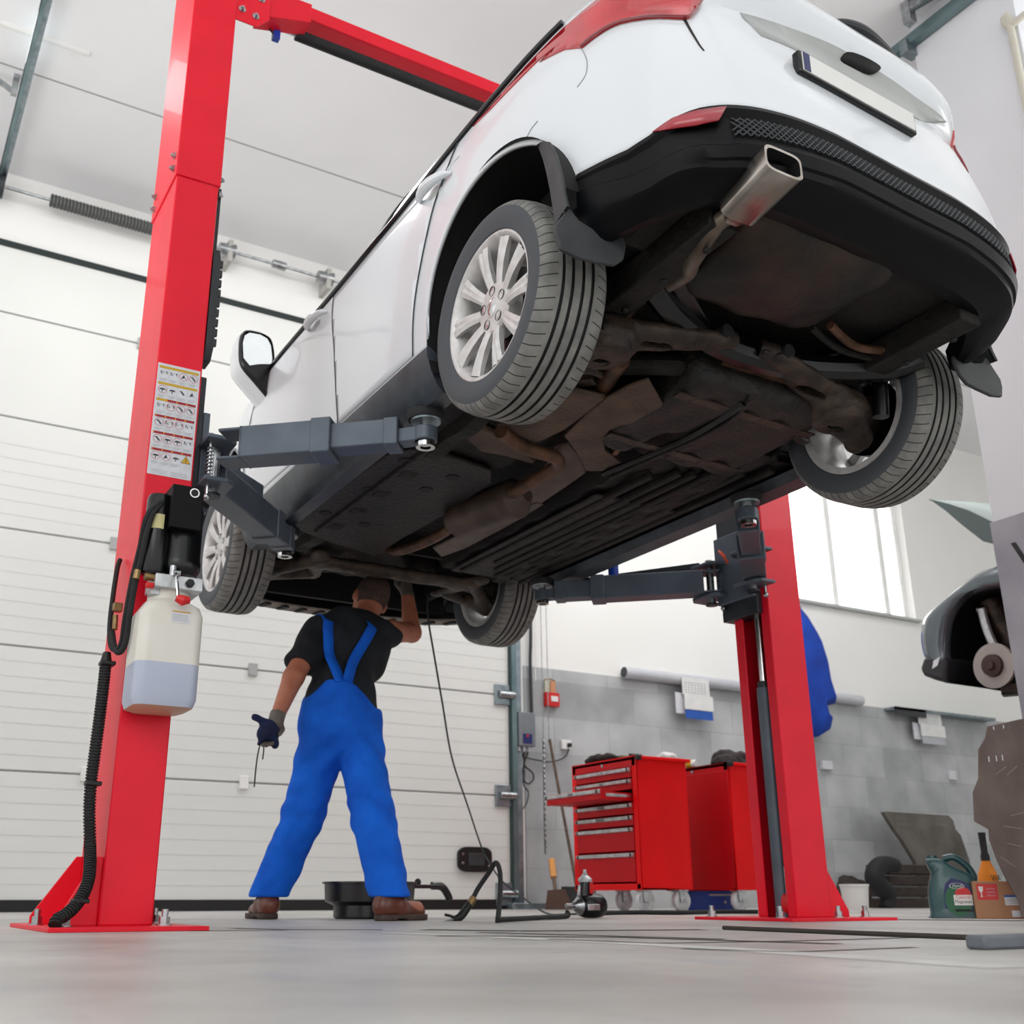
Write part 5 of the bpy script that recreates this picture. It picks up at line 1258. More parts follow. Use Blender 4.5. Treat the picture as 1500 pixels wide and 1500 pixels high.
mb = MB(); c = P(694, 1259, Y=WY-.09); pts = [(x_-.5, z_-.5) for x_, z_ in rrect(0, 1, 0, 1, .28)]
mb.prism([(a*.32, b*.20) for a, b in pts], (0, -.03, 0), c, (1, 0, 0), (0, 0, 1), BLACK)
for dx, dz in ((-.12, .04), (-.12, -.03), (.13, -.05)): mb.cyl(c+Vector((dx, -.03, dz)), c+Vector((dx, -.036, dz)), .012, n=8, m=STEEL)
mb.box(c+Vector((.01, -.03, 0)), (.15, .012, .10), m=DGREY); mb.build('door_handle', None, door, bevel=.004)
# guide rails, rollers, torsion shaft
GREENST = mat('rail_steel', '#7f9497', .35, .6, noise='#60777a', scale=3)
mb = MB(); mb.bb((5.06, WY-.12, 0), (5.115, WY-.02, 5.2), GREENST); mb.bb((5.115, WY-.06, 0), (5.20, WY-.015, 5.2), GALV); mb.bb((5.05, WY-.125, 0), (5.062, WY-.02, 5.2), mat('rail_edge', '#233b3c', .5)); rail = mb.build('guide_rail', None, door)
mb = MB()
for z in (zs[1], zs[2], .12, zs[3]):
    mb.bb((4.9, WY-.11, z-.09), (5.06, WY-.085, z+.09), GALV); mb.cyl((4.93, WY-.12, z), (5.09, WY-.12, z), .035, n=14, m=STEEL)
mb.bb((5.0, WY-.2, 0), (5.45, WY-.1, .05), GALV); mb.build('roller_bracket', None, door, bevel=.004)
zt = 5.44
mb = MB(); mb.cyl((-2.6, WY-.14, zt), (5.0, WY-.14, zt), .014, n=10, m=STEEL); shaft = mb.build('torsion_shaft', None, door)
mb = MB(); mb.cyl((.72, WY-.14, zt), (1.62, WY-.14, zt), .05, n=20, m=mat('spring_grey', '#6f706e', .6, .3))
for k in range(34): x = .72+.9*k/33; mb.lathe([(.05, -.008), (.058, 0), (.05, .008)], (x, WY-.14, zt), 'x', 16, mat('spring_coil', '#565856', .5, .4))
mb.build('torsion_spring', None, shaft)
mb = MB()
for x in (2.2, 3.12): mb.bb((x-.02, WY-.2, zt-.13), (x+.02, WY, zt+.08), mat('bracket_beige', '#b4b2ac', .6)); mb.cyl((x-.09, WY-.14, zt), (x+.05, WY-.14, zt), .055, .07, n=16, m=STEEL)
mb.cyl((2.6, WY-.14, zt), (2.72, WY-.14, zt), .04, n=12, m=STEEL); mb.cyl((.25, WY-.14, zt), (.36, WY-.14, zt), .10, n=20, m=DGREY)
mb.build('shaft_bearing', None, shaft)
xt = P(34, 138, Z=5.52).x; print('track x', xt, P(67, 0, Z=5.52).x, P(2, 275, Z=5.52).x)
mb = MB(); mb.bb((xt-.03, 2.0, 5.48), (xt-.005, WY-.1, 5.54), GREENST); mb.bb((xt-.005, 2.0, 5.50), (xt+.03, WY-.1, 5.535), GALV); mb.bb((xt-.034, 2, 5.478), (xt-.029, WY-.1, 5.542), DGREY); mb.build('ceiling_track', None, door)
mb = MB(); y = P(20, 130, Z=5.55).y; mb.bb((xt-.08, y-.02, 5.5), (xt-.04, y+.02, CZ), STEEL); mb.beam((xt-.05, y, 5.52), (xt-.55, y-.1, CZ), .03, .03, STEEL); mb.bb((xt-.6, y-.5, CZ-.03), (xt+.35, y-.47, CZ), WHITE); mb.build('track_hanger', None, door)
# ceiling track on the right, pipe
x2 = P(1360, 40, Z=5.5).x; print('right track', P(1415, 0, Z=5.5), P(1307, 78, Z=5.5))
a, b = P(1440, -18, Z=5.5), P(1290, 90, Z=5.5); xm = (a.x+b.x)/2
mb = MB(); mb.beam((xm, 1.0, 5.5), (xm, 6.5, 5.5), .06, .07, GREENST); rt = mb.build('trim_1', None); rt['kind'] = 'structure'
mb = MB(); q = P(1340, 30, Z=5.55); mb.bb((xm-.16, q.y-.03, 5.5), (xm-.10, q.y+.03, CZ), STEEL); mb.beam((xm-.13, q.y, 5.62), (xm-.02, q.y-.5, 5.62), .05, .05, STEEL); mb.cyl((xm-.13, q.y, 5.6), (xm-.13, q.y-.35, 5.6), .02, n=10, m=STEEL); mb.bb((xm-.05, q.y+.1, 5.40), (xm+.06, q.y+.16, 5.5), GALV); mb.build('track_hanger', None, rt)
# pillar with the concrete cladding and cut-off lettering
PX = 5.45
mb = MB(); mb.bb((PX+.01, 2.9, 0), (6.0, 3.60, CZ)); pil = struct(mb, 'wall_pillar', mat('pillar_white', '#dcdee2', .7, noise='#d6d8dc', scale=1), bevel=.004)
mb = MB(); mb.bb((PX, 2.89, 0), (6.01, 3.615, 2.11)); mb.build('pillar_cladding', mat('pillar_concrete', '#8f8f97', .7, noise='#a3a3aa', scale=2.5, detail=6), pil, bevel=.003)
mb = MB(); c = P(1480, 800, X=PX-.001); text_mb(mb, 'VE', .30, (PX-.002, c.y-.005, c.z-.10), (0, -1, 0), (0, 0, 1), BLACK, align='LEFT'); mb.build('pillar_lettering', None, pil, smooth=False)
mb = MB(); q0 = P(1478, 38, X=PX); q0 = Vector((PX-.03, q0.y, 0)); q0 = P(1480, 38, X=PX-.03); mb.tube([Vector((q0.x, q0.y, 3.2)), Vector((q0.x, q0.y, q0.z-.06)), Vector((q0.x+.0, q0.y-.02, q0.z)), Vector((q0.x, q0.y-.6, q0.z+.02))], .022, 12, mat('pipe_beige', '#c9c6b8', .5), smooth=6); mb.build('pillar_pipe', None, pil)
# ------------------------------------------------------------------ things on the back wall
def one(mb, name, label, cat, group=None, m=None, **k): return tag(center(mb.build(name, m, None, **k)), label, cat, group)
YB = WY-.014
mb = MB(); a, b = P(913, 985, Y=YB-.05), P(1085, 1006, Y=YB-.05); mb.cyl((a.x, YB-.06, a.z), (9.6, YB-.06, a.z), .055, n=20, m=mat('tube_grey', '#c6c8ce', .5)); mb.cyl((a.x-.002, YB-.06, a.z), (a.x+.01, YB-.06, a.z), .05, n=20, m=DGREY)
one(mb, 'duct_pipe', 'pale grey round pipe running along the top of the concrete wall band', 'pipe')
def calendar(px0, px1, pt, pm, pb, label, blue):
    a = P(px0, pt, Y=YB-.12); b = P(px1, pb, Y=YB-.12); w = b.x-a.x
    t = thing('wall_calendar', label, 'calendar', ((a.x+b.x)/2, YB-.12, b.z), 0, 'wall calendars'); H_ = a.z-b.z
    def part(nm, x0, z0, x1, z1, m, y=0):
        q = MB(); q.bb((x0, y-.006, z0), (x1, y, z1), m); o = q.build(nm, None, t); return o
    part('backing_sheet', -w/2-.07, H_*.12, w/2-.10, H_*.62, SIGNW, .03); part('lower_page', -w/2+.01, H_*.22, w/2+.01, H_*.575, PAPER, -.01)
    p_ = part('footer', -w/2+.02, 0, w/2, H_*.21, blue, -.004)
    q = MB(); q.bb((-w/2, -.0062, H_*.58), (w/2-.02, -.0001, H_), PAPER)
    for r in range(5):
        for c in range(7): q.bb((-w/2+.03+c*(w-.08)/7, -.009, H_*.62+r*H_*.06), (-w/2+.03+(c+.5)*(w-.08)/7, -.0062, H_*.635+r*H_*.06), SIGNG)
    q.build('upper_page', None, t, smooth=False)
    return t
calendar(998, 1044, 991, 1020, 1056, 'white calendar with a blue footer hanging from the pipe left of the right column', mat('calendar_blue', '#2358b0', .6))
calendar(1343, 1385, 1040, 1068, 1092, 'white calendar hanging on the shelf edge at the right of the wall', mat('calendar_grey', '#b9bcc2', .6))
mb = MB(); a, b = P(1303, 1036, Y=YB-.08), P(1450, 1056, Y=YB-.08); mb.bb((a.x, YB-.16, a.z-.03), (b.x, YB, a.z), GALV); mb.bb((a.x, YB-.16, a.z-.09), (a.x+.5, YB-.14, a.z-.0), DGREY); one(mb, 'wall_shelf', 'narrow grey shelf along the wall band right of the hanging jacket', 'shelf')
def wallbox(px, py, w, h, d, m, name, label, cat, group=None, extra=None, **k):
    c = P(px, py, Y=YB-d/2); mb = MB(); mb.box(c, (w, d, h), m=m)
    if extra: extra(mb, c)
    return one(mb, name, label, cat, group, bevel=.004, **k)
sk = wallbox(829, 1091, .10, .085, .03, WHITE, 'power_socket', 'white double socket with a black plug in it, left of the tool cabinet', 'socket', extra=lambda mb, c: (mb.box(c+Vector((.018, -.03, -.005)), (.03, .04, .035), m=BLACK),))
wallbox(1210, 1121, .15, .09, .05, SIGNW, 'power_socket', 'white socket on the grey wall just right of the right red column', 'socket')
wallbox(1395, 1136, .10, .10, .04, SIGNW, 'power_socket', 'small round white socket on the grey wall above the leaning plate', 'socket')
rb = wallbox(808, 1025, .145, .125, .05, REDP, 'alarm_box', 'small red box with a white label on the wall beside the chain', 'alarm box', extra=lambda mb, c: mb.box(c+Vector((.015, -.028, .005)), (.075, .006, .05), m=WHITE))
mb = MB(); c = P(805, 1006, Y=YB-.02); mb.box(c+Vector((-.03, 0, 0)), (.045, .02, .11), m=mat('tag_pale', '#c9ccb4', .6)); mb.box(c+Vector((.03, 0, 0)), (.055, .024, .11), m=mat('tag_orange', '#c98f6a', .6)); mb.tube([c+Vector((-.06, 0, .06)), c+Vector((0, -.01, .07)), c+Vector((.06, 0, .06))], .006, 6, BRASS); one(mb, 'key_tags', 'key tags hanging above the red box', 'key tag')
cb_ = thing('door_control_box', 'grey door control box with a blue panel and cables, beside the door rail', 'control box', P(768, 1088, Y=YB-.05))
def inb(mb, nm, par, root, **k): return rel(mb.build(nm, None, par if par is not root else None, **k), root)
mb = MB(); c = P(768, 1069, Y=YB-.06); mb.box(c, (.175, .10, .30), m=PLASTG); rel(mb.build('housing', None, None, bevel=.008), cb_)
mb = MB(); mb.box(c+Vector((0, -.052, -.085)), (.095, .006, .085), m=NAVY); mb.box(c+Vector((.0, -.056, -.06)), (.02, .004, .02), m=REDP); rel(mb.build('button_panel', None, None), cb_)
mb = MB()
for dx in (-.06, -.005, .045): mb.cyl(c+Vector((dx, 0, -.15)), c+Vector((dx, 0, -.19)), .016, n=10, m=SIGNW)
rel(mb.build('cable_glands', None, None), cb_)
def wl(px, Y=YB-.03): return [P(a, b, Y=Y) for a, b in px]
mb = MB(); mb.tube(wl([(762, 1096), (768, 1112), (766, 1130), (764, 1150)]), .009, 8, DGREY, smooth=5); mb.tube(wl([(775, 1094), (772, 1106), (768, 1120), (780, 1132), (781, 1142), (774, 1148), (767, 1142), (768, 1128)]), .008, 8, DGREY, smooth=6); mb.tube(wl([(757, 1096), (760, 1103), (767, 1110)]), .006, 8, DGREY, smooth=4); mb.tube(wl([(766, 1140), (768, 1152), (774, 1160), (772, 1175), (766, 1185)]), .006, 8, DGREY, smooth=4); rel(mb.build('cable_loops', None, None), cb_)
mb = MB(); mb.tube(wl([(833, 1097), (830, 1106), (822, 1112), (805, 1116), (785, 1113), (772, 1110)]), .006, 8, DGREY, smooth=6); rel(mb.build('mains_lead', None, None), cb_)
mb = MB(); a, b = P(777, 895, Y=YB-.03), P(779, 1049, Y=YB-.03); mb.tube([Vector((a.x, a.y, 4.9)), a, (a+b)/2+Vector((-.01, 0, 0)), b], .016, 10, DGREY, smooth=5); one(mb, 'cable_conduit', 'dark cable running down the wall into the control box', 'cable')
mb = MB(); top = P(796, 1080, Y=YB-.10); bot = P(799, 1247, Y=YB-.10); L = top.z-bot.z; nl = 44
for k in range(nl):
    c = bot+Vector((top.x-bot.x, 0, 0))*(k/nl)+Vector((0, 0, L*k/nl)); r = .018; hor = k % 2
    ring = [c+Vector((.010*math.cos(t)*(1 if hor else .15), .010*math.cos(t)*(.15 if hor else 1), .022*math.sin(t))) for t in [2*PI*i/10 for i in range(11)]]
    mb.tube(ring, .006, 5, STEEL)
mb.cyl(top, Vector((top.x, top.y, 4.8)), .004, n=6, m=STEEL); mb.cyl(top+Vector((.06, 0, 0)), Vector((top.x+.06, top.y, 4.8)), .004, n=6, m=STEEL); mb.cyl(top+Vector((-.07, 0, .5)), Vector((top.x-.07, top.y, 4.8)), .004, n=6, m=WHITE)
one(mb, 'hoist_chain', 'thin steel chain hanging down the grey wall left of the tool cabinet', 'chain')
br = thing('broom', 'long wooden broom handle leaning on the wall behind the tool cabinet', 'broom', P(836, 1330, Y=7.9))
mb = MB(); a, b = P(805, 1083, Y=8.24), P(838, 1262, Y=8.0); mb.cyl(a, b, .014, n=10, m=WOOD); rel(mb.build('handle', None, None), br); b2 = b+(b-a)*.28; mb = MB(); mb.tube([b, b2], .015, 10, WOOD); mb.box(Vector((b2.x, b2.y, .1)), (.3, .07, .16), m=DGREY); rel(mb.build('head', None, None), br)
du = thing('shovel', 'brown shovel blade with a short yellow handle, on the floor beside the tool cabinet', 'shovel', (P(815, 1330, Y=7.7).x, 7.7, 0))
mb = MB(); mb.add([P(a, b, Y=7.8) for a, b in ((802, 1304), (828, 1302), (840, 1332), (798, 1334))]+[P(a, b, Y=7.85) for a, b in ((802, 1304), (828, 1302), (840, 1332), (798, 1334))], [(0, 1, 2, 3), (7, 6, 5, 4), (0, 4, 5, 1), (1, 5, 6, 2), (2, 6, 7, 3), (3, 7, 4, 0)], mat('dustpan_brown', '#5b463d', .7)); rel(mb.build('blade', None, None), du)
mb = MB(); mb.beam(P(808, 1259, Y=8.1), P(811, 1286, Y=8.0), .05, .04, mat('handle_yellow', '#cf8a32', .5)); mb.beam(P(811, 1286, Y=8.0), P(814, 1306, Y=7.85), .03, .03, WOOD); rel(mb.build('handle', None, None, bevel=.006), du)
# blue work jacket on the wall
jk = [(1165, 880), (1182, 900), (1197, 925), (1208, 960), (1214, 995), (1225, 1030), (1205, 1036), (1211, 1060), (1218, 1068), (1200, 1079), (1180, 1076), (1165, 1060), (1150, 1000)]
pts = [P(a, b, Y=8.06) for a, b in jk]; mb = MB(); n = len(pts); cen = sum(pts, Vector())/n
mid = [p+(cen-p)*.25+Vector((0, -.09, 0)) for p in pts]; back = [p+Vector((0, .1, 0)) for p in pts]
mb.add(back+pts+mid, [(i, (i+1) % n, n+(i+1) % n, n+i) for i in range(n)]+[(n+i, n+(i+1) % n, 2*n+(i+1) % n, 2*n+i) for i in range(n)]+[tuple(range(2*n, 3*n)), tuple(range(n-1, -1, -1))], BLUED)
jo = one(mb, 'work_jacket', 'blue work overall hanging on the wall behind the right red column', 'work overall', bevel=.02, angle=70)
mb = MB(); q = P(1172, 890, Y=8.15); mb.tube([q, Vector((q.x, 8.22, q.z+.08)), Vector((q.x, 8.302, q.z+.06))], .012, 8, BLUED); k = mb.build('hanging_loop'); k.parent = jo; k.matrix_parent_inverse = Matrix.Translation(jo.location).inverted()
# ------------------------------------------------------------------ tool cabinets
def cabinet(px0, label, drawers_open, y0, y1, x0, depth=.46, plain=False):
    t = thing('tool_cabinet', label, 'tool cabinet', (x0+depth/2, (y0+y1)/2, 0), 0, 'red roller cabinets')
    def A(mb, nm, par=None, **k):
        o = mb.build(nm, None, par, **k)
        return rel(o, t) if par is None else o
    zb, zt_ = .145, 1.045; x1 = x0+depth
    mb = MB(); mb.bb((x0+.012, y0, zb), (x1, y0+.014, zt_), CABRED); mb.bb((x0+.012, y1-.014, zb), (x1, y1, zt_), CABRED); mb.bb((x1-.014, y0, zb), (x1, y1, zt_), CABRED); mb.bb((x0+.012, y0, zb), (x1, y1, zb+.014), CABRED)
    mb.bb((x0, y0, zb), (x0+.014, y0+.045, zt_), CABRED); mb.bb((x0, y1-.045, zb), (x0+.014, y1, zt_), CABRED); mb.bb((x0, y0, zb), (x0+.014, y1, zb+.04), CABRED); mb.bb((x0, y0, .975), (x0+.014, y1, zt_), CABFRONT); mb.bb((x0+.2, y0+.02, zb), (x0+.21, y1-.02, zt_-.05), DARK)
    A(mb, 'carcass', bevel=.004)
    mb = MB(); mb.bb((x0, y0, zt_-.03), (x1+.01, y1, zt_), DGREY); mb.bb((x0+.03, y0-.035, zt_-.025), (x1+.02, y0-.0, zt_+.0), CABRED); mb.bb((x0-.002, y0-.038, zt_-.03), (x0+.032, y0+.004, zt_+.004), BLACK); A(mb, 'top_tray', bevel=.006)
    mb = MB(); mb.cyl((x0-.006, (y0+y1)/2, 1.01), (x0+.002, (y0+y1)/2, 1.01), .012, n=14, m=STEEL); A(mb, 'lock')
    tops = [.975, .895, .813, .73, .645, .565, .395]; bots = tops[1:]+[.19]
    if plain: mb = MB(); mb.bb((x0-.004, y0+.004, zb+.01), (x0+.016, y1-.004, .99), CABFRONT); A(mb, 'back_panel', bevel=.004); tops = bots = []
    for i, (a, b) in enumerate(zip(tops, bots)):
        dx = .27 if i == drawers_open else 0; xf = x0-.004-dx
        mb = MB(); mb.bb((xf, y0+.05, b+.006), (xf+.018, y1-.05, a-.004), CABFRONT)
        if dx: mb.bb((xf, y0+.06, b+.008), (xf+.4, y0+.066, a-.022), CABFRONT); mb.bb((xf, y1-.066, b+.008), (xf+.4, y1-.06, a-.022), CABFRONT); mb.bb((xf, y0+.06, b+.008), (xf+.4, y1-.06, b+.012), CABFRONT); mb.bb((xf+.05, y0+.056, b+.03), (xf+.4, y0+.06, b+.05), STEEL)
        d = A(mb, 'drawer', bevel=.003)
        mb = MB(); mb.prism([(0, 0), (-.022, .004), (-.024, .026), (0, .03)], (0, (y1-y0)-.11, 0), (xf, y0+.055, a-.036), (1, 0, 0), (0, 0, 1), ALU)
        for yy in (y0+.06, y1-.085): mb.bb((xf-.025, yy, a-.034), (xf-.0, yy+.02, a-.010), BLACK)
        mb.build('drawer_handle', None, d, bevel=.002)
        if i in (0, 1, 2, 3, 4):
            mb = MB()
            for k in range(i+1 if i < 4 else 5): mb.bb((xf-.0255, (y0+y1)/2-.03+k*.022, a-.03), (xf-.024, (y0+y1)/2-.02+k*.022, a-.014), BLACK)
            mb.build('handle_marks', None, d, smooth=False)
    mb = MB()
    for k in range(6): mb.bb((x1, y0+.03, .2+k*.14), (x1+.012, y0+.06, .29+k*.14), SIGNW)
    A(mb, 'side_rail_clips')
    for i, (x, y) in enumerate(((x0+.07, y0+.06), (x1-.07, y0+.06), (x0+.07, y1-.06), (x1-.07, y1-.06))):
        mb = MB(); mb.lathe([(.0, -.018), (.042, -.02), (.069, -.018), (.074, -.01), (.074, .01), (.069, .018), (.042, .02), (0, .018)], (x+.005, y, .074), 'y', 28, GALV, mfun=lambda i: ALU if i in (0, 1, 6, 5) else SIGNW); c = A(mb, 'caster')
        mb = MB(); mb.bb((x-.025, y-.03, .06), (x+.02, y-.024, .14), STEEL); mb.bb((x-.025, y+.024, .06), (x+.02, y+.03, .14), STEEL); mb.bb((x-.045, y-.04, .132), (x+.045, y+.04, .146), STEEL); mb.cyl((x+.005, y-.034, .074), (x+.005, y+.034, .074), .01, n=10, m=STEEL); mb.build('caster_fork', None, c, bevel=.003)
    return t
cx0 = 4.87
cabinet(0, 'red seven drawer tool cabinet on casters with its third drawer pulled out', 2, 6.22, 7.0, cx0)
c2x = P(1072, 1210, Y=6.2).x; print('cab2 x', c2x)
cabinet(0, 'plain red tool cabinet with no drawers facing out, half hidden behind the right column', -1, 6.2, 6.98, c2x, .5, True)
zt_ = 1.046
def lump(name, label, cat, c, r, m, seed=0, group=None, res=.012):
    rn = random.Random(seed); balls = [(np.array(c)+np.array([rn.uniform(-1, 1)*r[0]*.6, rn.uniform(-1, 1)*r[1]*.6, rn.uniform(-.2, .6)*r[2]]), rn.uniform(.35, .6)) for _ in range(7)]
    def f(p):
        d = None
        for b, k in balls:
            q = ell(p, b, np.array(r)*k); d = q if d is None else smin(d, q, .02)
        d = d+.006*np.sin(p[:, 0]*70+p[:, 2]*50)*np.sin(p[:, 1]*60); return np.maximum(d, c[2]-p[:, 2])
    lo = np.array(c)-np.array(r)*1.4; hi = np.array(c)+np.array(r)*1.4
    return tag(center(sdf_build(name, f, lo, hi, res, m)), label, cat, group)
lump('work_gloves', 'dark brown work gloves on the far end of the open cabinet\'s top', 'gloves', (cx0+.12, 6.75, zt_), (.1, .2, .07), mat('glove_dark', '#2a1f1d', .85), 1)
for k, (yy, m2, ll) in enumerate(((6.34, BLACK, 'thin long screwdriver with a black handle lying on the open tool cabinet'), (6.45, mat('handle_olive', '#6f6a3a', .5), 'screwdriver with an olive handle lying on the open tool cabinet'))):
    mb = MB(); a = Vector((cx0+.05, yy, zt_+.018)); b = Vector((cx0+.30, yy+.02, zt_+.018)); mb.cyl(a, a+(b-a)*.45, .013, .015, n=12, m=m2); mb.cyl(a+(b-a)*.45, b, .004, n=8, m=STEEL); one(mb, 'screwdriver', ll, 'screwdriver')
lump('cleaning_rag', 'crumpled white rag at the back corner of the open tool cabinet', 'rag', (cx0+.42, 6.42, zt_), (.08, .12, .06), PAPER, 3)
sp = thing('spray_bottle', 'small white bottle with a yellow band lying on the second tool cabinet', 'bottle', (c2x+.06, 6.6, zt_))
mb = MB(); mb.lathe([(0, 0), (.03, 0), (.032, .01), (.032, .14), (.014, .16), (.014, .18), (0, .18)], (0, 0, .034), 'y', 18, WHITE, mfun=lambda i: WHITE); mb.build('body', None, sp); mb = MB(); mb.lathe([(.0325, .04), (.033, .05), (.033, .09), (.0325, .1)], (0, 0, .034), 'y', 18, YEL); mb.build('band', None, sp)
lump('tool_bag', 'black tool bag lying on top of the second tool cabinet', 'bag', (c2x+.24, 6.45, zt_), (.17, .2, .14), mat('bag_black', '#111113', .8, noise='#2a1215', scale=8), 5)
# ------------------------------------------------------------------ things on the floor
mb = MB(); a = P(1040, 1333, Y=6.6); mb.bb((a.x, 6.6, 0), (a.x+.3, 6.85, .145), BLUEP); mb.bb((a.x, 6.592, .105), (a.x+.3, 6.6, .12), SIGNW); mb.cyl((a.x+.15, 6.598, .06), (a.x+.15, 6.59, .06), .012, n=12, m=SIGNW); one(mb, 'storage_crate', 'small blue crate on the floor under the second tool cabinet', 'crate', bevel=.006)
# impact wrench standing on its head
iw = thing('impact_wrench', 'black and silver air impact wrench standing on the floor before the open cabinet', 'impact wrench', (P(862, 1346, Y=4.45).x, 4.45, 0))
c = Vector(iw.location); s_ = 1.0
def I(mb, nm, par=None, **k):
    o = mb.build(nm, None, par, **k); return rel(o, iw) if par is None else o
mb = MB(); mb.lathe([(0, -.085), (.02, -.085), (.026, -.07), (.045, -.05), (.054, -.02), (.056, .03), (.052, .07), (.04, .085), (0, .088)], c+Vector((0, 0, .057)), 'x', 24, BLACK, mfun=lambda i: STEEL if i < 3 else BLKMET); mb.cyl(c+Vector((-.085, 0, .057)), c+Vector((-.125, 0, .057)), .011, n=12, m=STEEL); hd_ = I(mb, 'motor_housing', angle=40)
mb = MB(); mb.box(c+Vector((-.005, -.055, .05)), (.07, .006, .028), m=STEEL); mb.build('badge', None, hd_, bevel=.003)
mb = MB(); mb.tube([c+Vector((-.02, 0, .09)), c+Vector((-.018, 0, .13)), c+Vector((-.012, 0, .165))], lambda t: .028-.004*t, 14, BLKMET); mb.box(c+Vector((.006, -.02, .135)), (.02, .014, .05), m=REDP); I(mb, 'grip', bevel=.002)
mb = MB(); mb.lathe([(.0, 0), (.032, 0), (.034, .012), (.024, .024), (.014, .03), (.012, .038), (.008, .042), (.008, .056), (0, .058)], c+Vector((-.012, 0, .163)), 'z', 18, ALU); I(mb, 'air_inlet')
mb = MB(); mb.beam(c+Vector((-.052, 0, .10)), c+Vector((-.045, 0, .15)), .014, .012, STEEL); I(mb, 'trigger', bevel=.003)
# hoses and cords
def fpts(px): return [P(a, b, Y=y_) for a, b, y_ in px]
mb = MB(); mb.tube(fpts([(690, 1322, 4.25), (700, 1302, 4.25), (715, 1280, 4.22), (726, 1264, 4.18), (732, 1275, 4.12), (733, 1300, 4.05), (731, 1330, 3.95), (729, 1350, 3.88)]), .0105, 10, RUBBER, smooth=8)
mb.tube([Vector((p.x, p.y, .012)) for p in fpts([(729, 1352, 3.85), (760, 1349, 4.0), (795, 1341, 4.2), (830, 1337, 4.4)])]+[Vector((iw.location.x-.12, 4.45, .03))], .0105, 10, RUBBER, smooth=8); one(mb, 'air_hose', 'thick black air hose arching up from the floor towards the impact wrench', 'hose')
gun = thing('air_gun', 'black blow gun with a brass coupling at the end of the air hose', 'air gun', P(672, 1346, Y=4.25))
mb = MB(); mb.tube(fpts([(692, 1318, 4.25), (684, 1330, 4.25), (674, 1343, 4.25), (664, 1347, 4.25)]), lambda t: .012+.006*math.sin(PI*t), 10, BLACK, smooth=4); mb.tube(fpts([(668, 1345, 4.25), (658, 1341, 4.25), (652, 1340, 4.25)]), .006, 8, BLACK); rel(mb.build('handle', None, None), gun)
mb = MB(); a, b = P(694, 1315, Y=4.25), P(688, 1325, Y=4.25); mb.cyl(a, b, .016, n=12, m=BRASS); rel(mb.build('coupling', None, None), gun)
mb = MB(); a, b = P(664, 1347, Y=4.25), P(648, 1351, Y=4.25); mb.cyl(a, b, .006, .003, n=8, m=STEEL); rel(mb.build('nozzle', None, None), gun)
mb = MB(); mb.tube([P(626, 870, Y=5.1), P(627, 905, Y=5.1), P(636, 960, Y=5.2), P(648, 1030, Y=5.35), P(662, 1110, Y=5.6), P(685, 1180, Y=5.9), P(705, 1240, Y=6.2), P(716, 1262, Y=6.2), P(735, 1290, Y=6.1), P(765, 1314, Y=6.0)]+[Vector((P(a, b, Y=y_).x, y_, .008)) for a, b, y_ in ((800, 1330, 5.6), (835, 1333, 5.2), (900, 1334, 5.3), (1000, 1336, 5.4), (1060, 1336, 5.4))], .0055, 8, mat('cord_green_black', '#20302c', .6), smooth=8); one(mb, 'lamp_cord', 'thin dark cord hanging from the engine bay down to the floor', 'cord')
mb = MB(); mb.tube([Vector((P(a, 1335, Y=y_).x, y_, .012)) for a, y_ in ((880, 5.2), (930, 5.3), (990, 5.1), (1050, 5.3), (1110, 5.2))], .013, 8, RUBBER, smooth=6); one(mb, 'floor_hose', 'black hose lying on the floor before the tool cabinets', 'hose')
# oil drain pan
dp = thing('oil_drain_pan', 'black round oil drain pan with a spout behind the mechanic\'s right foot', 'drain pan', (2.26, 4.95, 0)); dp.scale = (.82, .82, .9)
mb = MB(); mb.lathe([(0, .0), (.19, .0), (.205, .01), (.205, .065), (.255, .085), (.262, .17), (.275, .172), (.275, .182), (.25, .180), (.245, .12), (.19, .09), (0, .085)], (0, 0, 0), 'z', 48, mat('pan_black', '#0d0e10', .35, coat=.2)); pan = mb.build('basin', None, dp, angle=40)
mb = MB(); mb.prism([(.20, -.09), (.42, -.035), (.47, -.03), (.47, .03), (.42, .035), (.20, .09)], (0, 0, .02), (0, 0, .15), (1, 0, 0), (0, 1, 0), MATS['pan_black']); mb.tube([(.40, 0, .165), (.47, 0, .16), (.51, 0, .12), (.525, 0, .09)], .022, 10, MATS['pan_black'], smooth=5); mb.sph((.30, -.02, .182), .02, 10, BLACK); mb.build('spout', None, dp, bevel=.004)
# jug of oil
jg = thing('oil_jug', 'dark green plastic oil jug with a handle, beside the cardboard box', 'oil jug', (4.755, 3.665, 0), -.85)
JH = P(1400, 1252, Y=3.66).z; print('jug h', JH)
prof = [(-.105, 0), (.10, 0), (.105, .02), (.105, .62*JH), (.07, .72*JH), (.02, .80*JH), (-.02, .90*JH), (-.04, .93*JH), (-.10, .93*JH), (-.095, .80*JH), (-.085, .70*JH), (-.10, .55*JH), (-.11, .35*JH), (-.108, .02)]
mb = MB()
rings = []
for y, k in ((-.055, .86), (-.048, .97), (-.03, 1), (.03, 1), (.048, .97), (.055, .86)): rings.append([Vector((a*k, y, JH*.42+(b-JH*.42)*k if b > .03 else b)) for a, b in smooth_poly(prof, 3)])
n = len(rings[0])
for a, b in zip(rings, rings[1:]): mb.add(a+b, [(i, (i+1) % n, n+(i+1) % n, n+i) for i in range(n)], JUG)
mb.add(rings[0], [tuple(range(n))], JUG); mb.add(rings[-1], [tuple(range(n))], JUG); mb.build('body', None, jg, angle=60)
